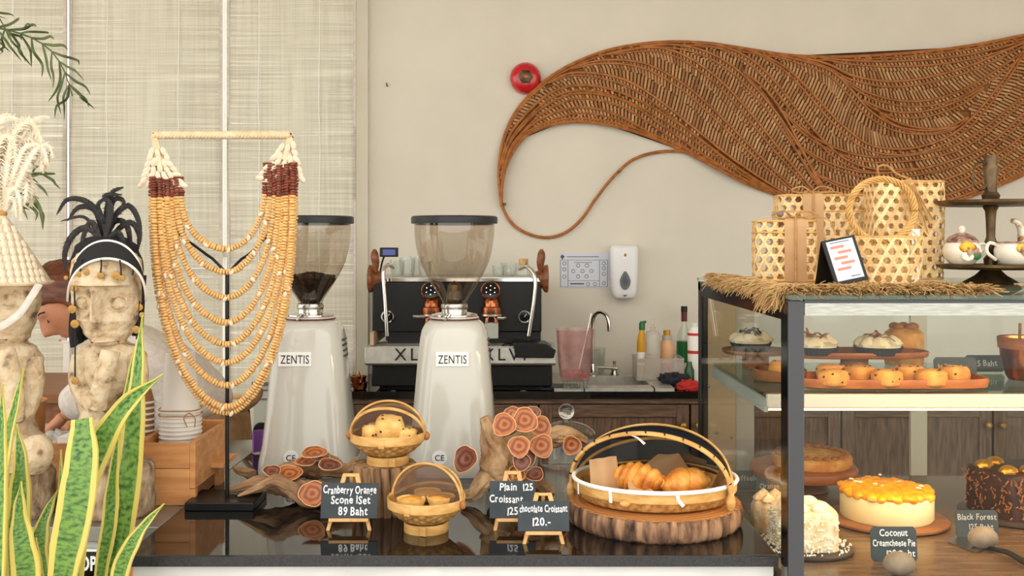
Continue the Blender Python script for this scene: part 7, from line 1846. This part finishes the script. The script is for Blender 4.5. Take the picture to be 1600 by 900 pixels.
# little black price cards
def card(px, py, Y, w, h, lab, lines, tilt=.15, m_='chalk_dim', z=None, sc=1):
    s_ = Y / F; c = P(px, py, Y)
    if z is not None: c.z = z
    t = thing('price_card', lab, 'sign', c, 'black price cards in the case')
    M = Matrix.Translation(c) @ Matrix.Rotation(-tilt, 4, 'X'); W, H = w * s_, h * s_
    o = [V((-W / 2 + W * .06, 0, 0)), V((W / 2 - W * .06, 0, 0)), V((W / 2, 0, H * .12)), V((W / 2, 0, H * .88)), V((W / 2 - W * .06, 0, H)), V((-W / 2 + W * .06, 0, H)), V((-W / 2, 0, H * .88)), V((-W / 2, 0, H * .12))]
    MB().prism([M @ p for p in o], M.to_3x3() @ V((0, .003, 0))).build('slate', 'chalkboard', t, smooth=False)
    Rt = (M @ Matrix.Rotation(PI / 2, 4, 'X')).to_3x3()
    for body, dx, fr_, size in lines: text(body, size * s_, m_, t, M @ V((dx * s_, -.0007, H * fr_)), R=Rt, ext=.0002, bold=size * s_ * .012, hand=True, sx=.9, fit=min(W * .92, len(body) * size * s_ * .42))
    return t, M
card(1494, 574, 2.12, 66, 36, 'black price card reading 125 Baht right of the scones', [('125 Baht', -4, .40, 15)], z=SHZ + .002)
card(1540, 582, 2.26, 60, 26, 'black price card lying behind the end of the scone tray', [('95 Baht', 0, .35, 13)], z=SHZ + .002)
# ================================================================== lower deck
def slate(px, Y, r, lab, m_='plate_dark', group='cake plates'):
    c = V((PX(px, Y), Y, DK + .0005)); return tag(MB().lathe([(r * .9, 0), (r, .003), (r, .007), (r * .97, .009), (0, .009)], 48, c).build('cake_plate', m_), lab, 'plate', group), c + V((0, 0, .0092))
# coconut cream cheese pie
_, pc0 = slate(1385, 2.16, .125, 'dark plate under the mango-topped pie', 'desk_wood')
t = thing('mango_pie', 'round cream cheese pie heaped with glazed orange mango', 'cake', pc0)
PR = .094
MB().lathe([(PR * .97, 0), (PR, .004), (PR, .047), (PR * .98, .051), (0, .051)], 72, pc0).build('cheese_base', 'custard', t)
rr = random.Random(5); cb = None
msrc = MB().sphere((0, 0, 0), .013, .0115, .0085, 10, 7, fn=lambda d: 1 + .15 * noise.noise(d * 2.2))
first = None
for k in range(170):
    r = PR * .96 * math.sqrt(k / 170); a = k * 2.39996
    p = pc0 + V((r * math.cos(a), r * math.sin(a),   .053 + .006 * (1 - (r / PR) ** 2) + rr.uniform(-.001, .003)))
    M = Matrix.Translation(p) @ Euler((rr.uniform(-.4, .4), rr.uniform(-.4, .4), rr.uniform(0, 6))).to_matrix().to_4x4() @ Matrix.Scale(rr.uniform(.85, 1.15), 4)
    if first is None:
        first = msrc.build('mango_piece', 'mango', t)
        for v in first.data.vertices: v.co += pc0
        first.matrix_local = Matrix.Translation(-pc0) @ M
    else: piece(first, t, M)
for k in range(9):
    a = rr.uniform(0, 6.28); r = rr.uniform(.02, .09); MB().sphere(pc0 + V((r * math.cos(a), r * math.sin(a), .068)), .006, .004, .002, 8, 5, Euler((0, 0, a)).to_matrix()).build('coconut_chip', 'coconut_flake', t)
# coconut cake with crumbs
rp, rc0 = slate(1262, 1.96, .085, 'dark plate under the white coconut cake')
t = thing('coconut_cake', 'white coconut cake with crumbs at the front of the case', 'cake', rc0)
c_ = rc0 + V((-.008, .0, 0))
cb = MB(); n = 10
rings = []
for z, s_ in ((0, 1), (.02, 1.0), (.045, 1.0), (.066, .985), (.072, .94)):
    ring = []
    for k in range(64):
        a = 2 * PI * k / 64; ca, sa = math.cos(a), math.sin(a); e = .35; w = 1 + .02 * noise.noise(V((ca * 4, sa * 4, z * 60)))
        ring.append(c_ + V((.056 * s_ * w * math.copysign(abs(ca) ** e, ca), .055 * s_ * w * math.copysign(abs(sa) ** e, sa), z)))
    rings.append(ring)
cb.loft(rings).build('sponge', 'coconut_cake', t, angle=70)
for k, (dx, dy) in enumerate(((-.04, -.03), (-.018, -.036), (.022, -.03), (-.03, .01), (.015, .018))):
    MB().lathe([(.014, 0), (.0165, .004), (.015, .010), (.008, .016), (0, .018)], 20, c_ + V((dx, dy, .071)), fn=lambda a, z, r: 1 + .1 * math.cos(5 * a)).build('cream_rosette', 'cream', t)
crm = MB(); rr = random.Random(8)
for k in range(420):
    f_ = rr.random(); a = rr.uniform(0, 2 * PI); r = .055 + .03 * rr.random() ** 2
    p = c_ + V((r * math.cos(a) * 1.05, r * math.sin(a), .0015 + .016 * max(0, 1 - (r - .055) / .02) * rr.random()))
    crm.cbox(p, rr.uniform(.002, .005), rr.uniform(.002, .004), rr.uniform(.0015, .003), Euler((rr.random() * 3, rr.random() * 3, rr.random() * 3)).to_matrix())
for k in range(260):
    sd = rr.choice((0, 1)); z = rr.uniform(.002, .07)
    p = c_ + (V((rr.uniform(-.05, .05), -.056, z)) if sd == 0 else V((-.057, rr.uniform(-.05, .05), z)))
    crm.cbox(p, rr.uniform(.002, .005), .002, rr.uniform(.002, .004), Euler((rr.random() * 3, rr.random() * 3, rr.random() * 3)).to_matrix())
tag(crm.build('coconut_shavings', 'coconut_flake', t, smooth=False), kind='stuff')
# meringue slices at the far left
c = V((PX(1212, 2.06), 2.09, DK + .0005))
t = thing('meringue_cake', 'toasted cream cake seen through the side glass', 'cake', c)
MB().lathe([(.038, 0), (.041, .006), (.041, .05), (.036, .06), (.02, .068), (0, .07)], 40, c, fn=lambda a, z, r: 1 + .03 * math.cos(9 * a)).build('cream_side', 'coconut_cake', t)
for k in range(6):
    a = k * PI / 3; MB().lathe([(.013, 0), (.015, .005), (.008, .014), (0, .02)], 18, c + V((.024 * math.cos(a), .024 * math.sin(a), .060)), fn=lambda a_, z, r: 1 + .1 * math.cos(5 * a_)).build('cream_rosette', 'coconut_cake', t)
# black forest cake
_, bc0 = slate(1590, 2.2, .12, 'dark plate under the chocolate cake at the right edge')
t = thing('chocolate_cake', 'square chocolate cake with gilded cream rosettes at the right edge', 'cake', bc0)
c_ = bc0 + V((.002, 0, 0)); rings = []
for z, s_ in ((0, 1), (.03, 1.01), (.06, 1.0), (.088, .99), (.094, .95)):
    ring = []
    for k in range(72):
        a = 2 * PI * k / 72; ca, sa = math.cos(a), math.sin(a); e = .3; w = 1 + .015 * noise.noise(V((ca * 5, sa * 5, z * 70)))
        ring.append(c_ + Matrix.Rotation(R_(20), 3, 'Z') @ V((.088 * s_ * w * math.copysign(abs(ca) ** e, ca), .072 * s_ * w * math.copysign(abs(sa) ** e, sa), z)))
    rings.append(ring)
MB().loft(rings).build('sponge', 'choc', t, angle=70)
rr = random.Random(2); sv = MB()
for k in range(260):
    u = rr.uniform(-.085, .085); z = rr.uniform(.006, .088)
    p = V((u, -.0735, z)) if rr.random() < .7 else V((-.0895, rr.uniform(-.07, .07), z))
    q_ = Euler((rr.random() * .5, rr.random() * 3, rr.random() * .5)).to_matrix(); sv.cbox(c_ + Matrix.Rotation(R_(20), 3, 'Z') @ p, rr.uniform(.005, .011), .002, .002, q_)
tag(sv.build('chocolate_shavings', 'caramel', t, smooth=False), kind='stuff')
for k, (dx, dy) in enumerate(((-.064, -.035), (-.02, -.046), (.024, -.046), (.066, -.04), (-.066, .03), (-.02, .045))):
    p = c_ + Matrix.Rotation(R_(20), 3, 'Z') @ V((dx, dy, .093))
    MB().lathe([(.016, 0), (.018, .005), (.015, .011), (.008, .016), (0, .018)], 20, p, fn=lambda a, z, r: 1 + .14 * math.cos(5 * a + z * 150)).build('gilded_rosette', 'gold_leaf', t)
# tall brown cake on a board at the back
bk = V((PX(1255, 2.44), 2.44, DK + .0005))
t = thing('wooden_cake_stand', 'low wooden pedestal stand at the back of the case', 'cake stand', bk)
bh = PZ(738, 2.44) - DK
MB().lathe([(.06, 0), (.055, .01), (.03, .03), (.026, bh - .02), (.06, bh - .005), (.1, bh)], 40, bk).build('pedestal', 'desk_wood', t)
MB().lathe([(.122, bh - .004), (.125, bh), (.125, bh + .014), (.122, bh + .018), (0, bh + .018)], 60, bk).build('board', 'tray_wood', t)
bt = bk + V((.02, 0, bh + .0185)); t = thing('caramel_cake', 'brown caramel tart on the wooden stand at the back', 'cake', bt)
MB().lathe([(.088, 0), (.092, .006), (.092, .022), (.085, .026), (0, .028)], 60, bt, fn=lambda a, z, r: 1 + .012 * math.cos(40 * a)).build('crust', 'scone', t)
for k in range(22):
    a = 2 * PI * k / 22; MB().sphere(bt + V((.078 * math.cos(a), .078 * math.sin(a), .028)), .009, .009, .006, 10, 7).build('nut', 'caramel', t)
# price cards below with stone holders
def stone(px, py, Y, r, lab, z):
    c0 = V((PX(px, Y), Y, z)); tag(MB().sphere(c0 + V((0, 0, r * .72)), r, r * .8, r * .75, 24, 16, fn=lambda d: 1 + .05 * noise.noise(d * 2 + V((px, 0, 0)))).build('card_stone', 'stone_grey'), lab, 'stone', 'stones holding cards')
card(1398, 886, 1.875, 72, 54, 'slate card reading Coconut Creamcheese Pie', [('Coconut', 0, .74, 15), ('Creamcheese Pie', 0, .46, 14.5), ('120 Baht', 10, .16, 14)], .12, 'chalk', z=DK + .0015)
stone(1405, 900, 1.805, .028, 'rough stone in front of the Coconut Creamcheese card', DK + .0008)
card(1528, 845, 2.03, 66, 42, 'slate card reading Black Forest', [('Black Forest', 0, .66, 13), ('125 Baht', 6, .3, 12)], .12, z=DK + .0015)
stone(1536, 858, 1.965, .028, 'rough stone in front of the Black Forest card', DK + .0008)
card(1209, 790, 2.26, 54, 44, 'slate card with three chalk lines at the back left of the case', [('Orange', -6, .66, 12), ('Macaroon', 4, .36, 12), ('125', 8, .1, 11)], .1, z=DK + .0015)
card(1166, 806, 2.42, 44, 30, 'slate card reading Raffaello behind the case corner', [('Raffaello', 0, .5, 12)], .1, z=DK + .0015)
t = thing('cake_server', 'steel cake slice with a dark handle lying on the deck', 'cake server', (PX(1500, 1.98), 1.9, DK))
MB().prism([P(1430, 848, 2.0), P(1475, 836, 2.02), P(1520, 850, 1.97), P(1470, 862, 1.95)], V((0, 0, .002))).build('blade', 'steel', t)
for o_ in t.children:
    for v in o_.data.vertices: v.co.z = .0012 if v.co.z < .0 else .0012
bpy.data.objects.remove(t.children[0]); 
bl = [V((PX(1480, 2.0), 2.0, DK + .001)), V((PX(1500, 2.04), 2.05, DK + .001)), V((PX(1560, 1.98), 1.99, DK + .001)), V((PX(1530, 1.92), 1.93, DK + .001))]
MB().prism(bl, V((0, 0, .002))).build('blade', 'steel', t)
MB().tube([V((PX(1545, 1.95), 1.955, DK + .004)), V((PX(1575, 1.90), 1.90, DK + .012)), V((PX(1605, 1.84), 1.84, DK + .010))], [.004, .005, .006], 8).build('handle', 'black_metal', t)
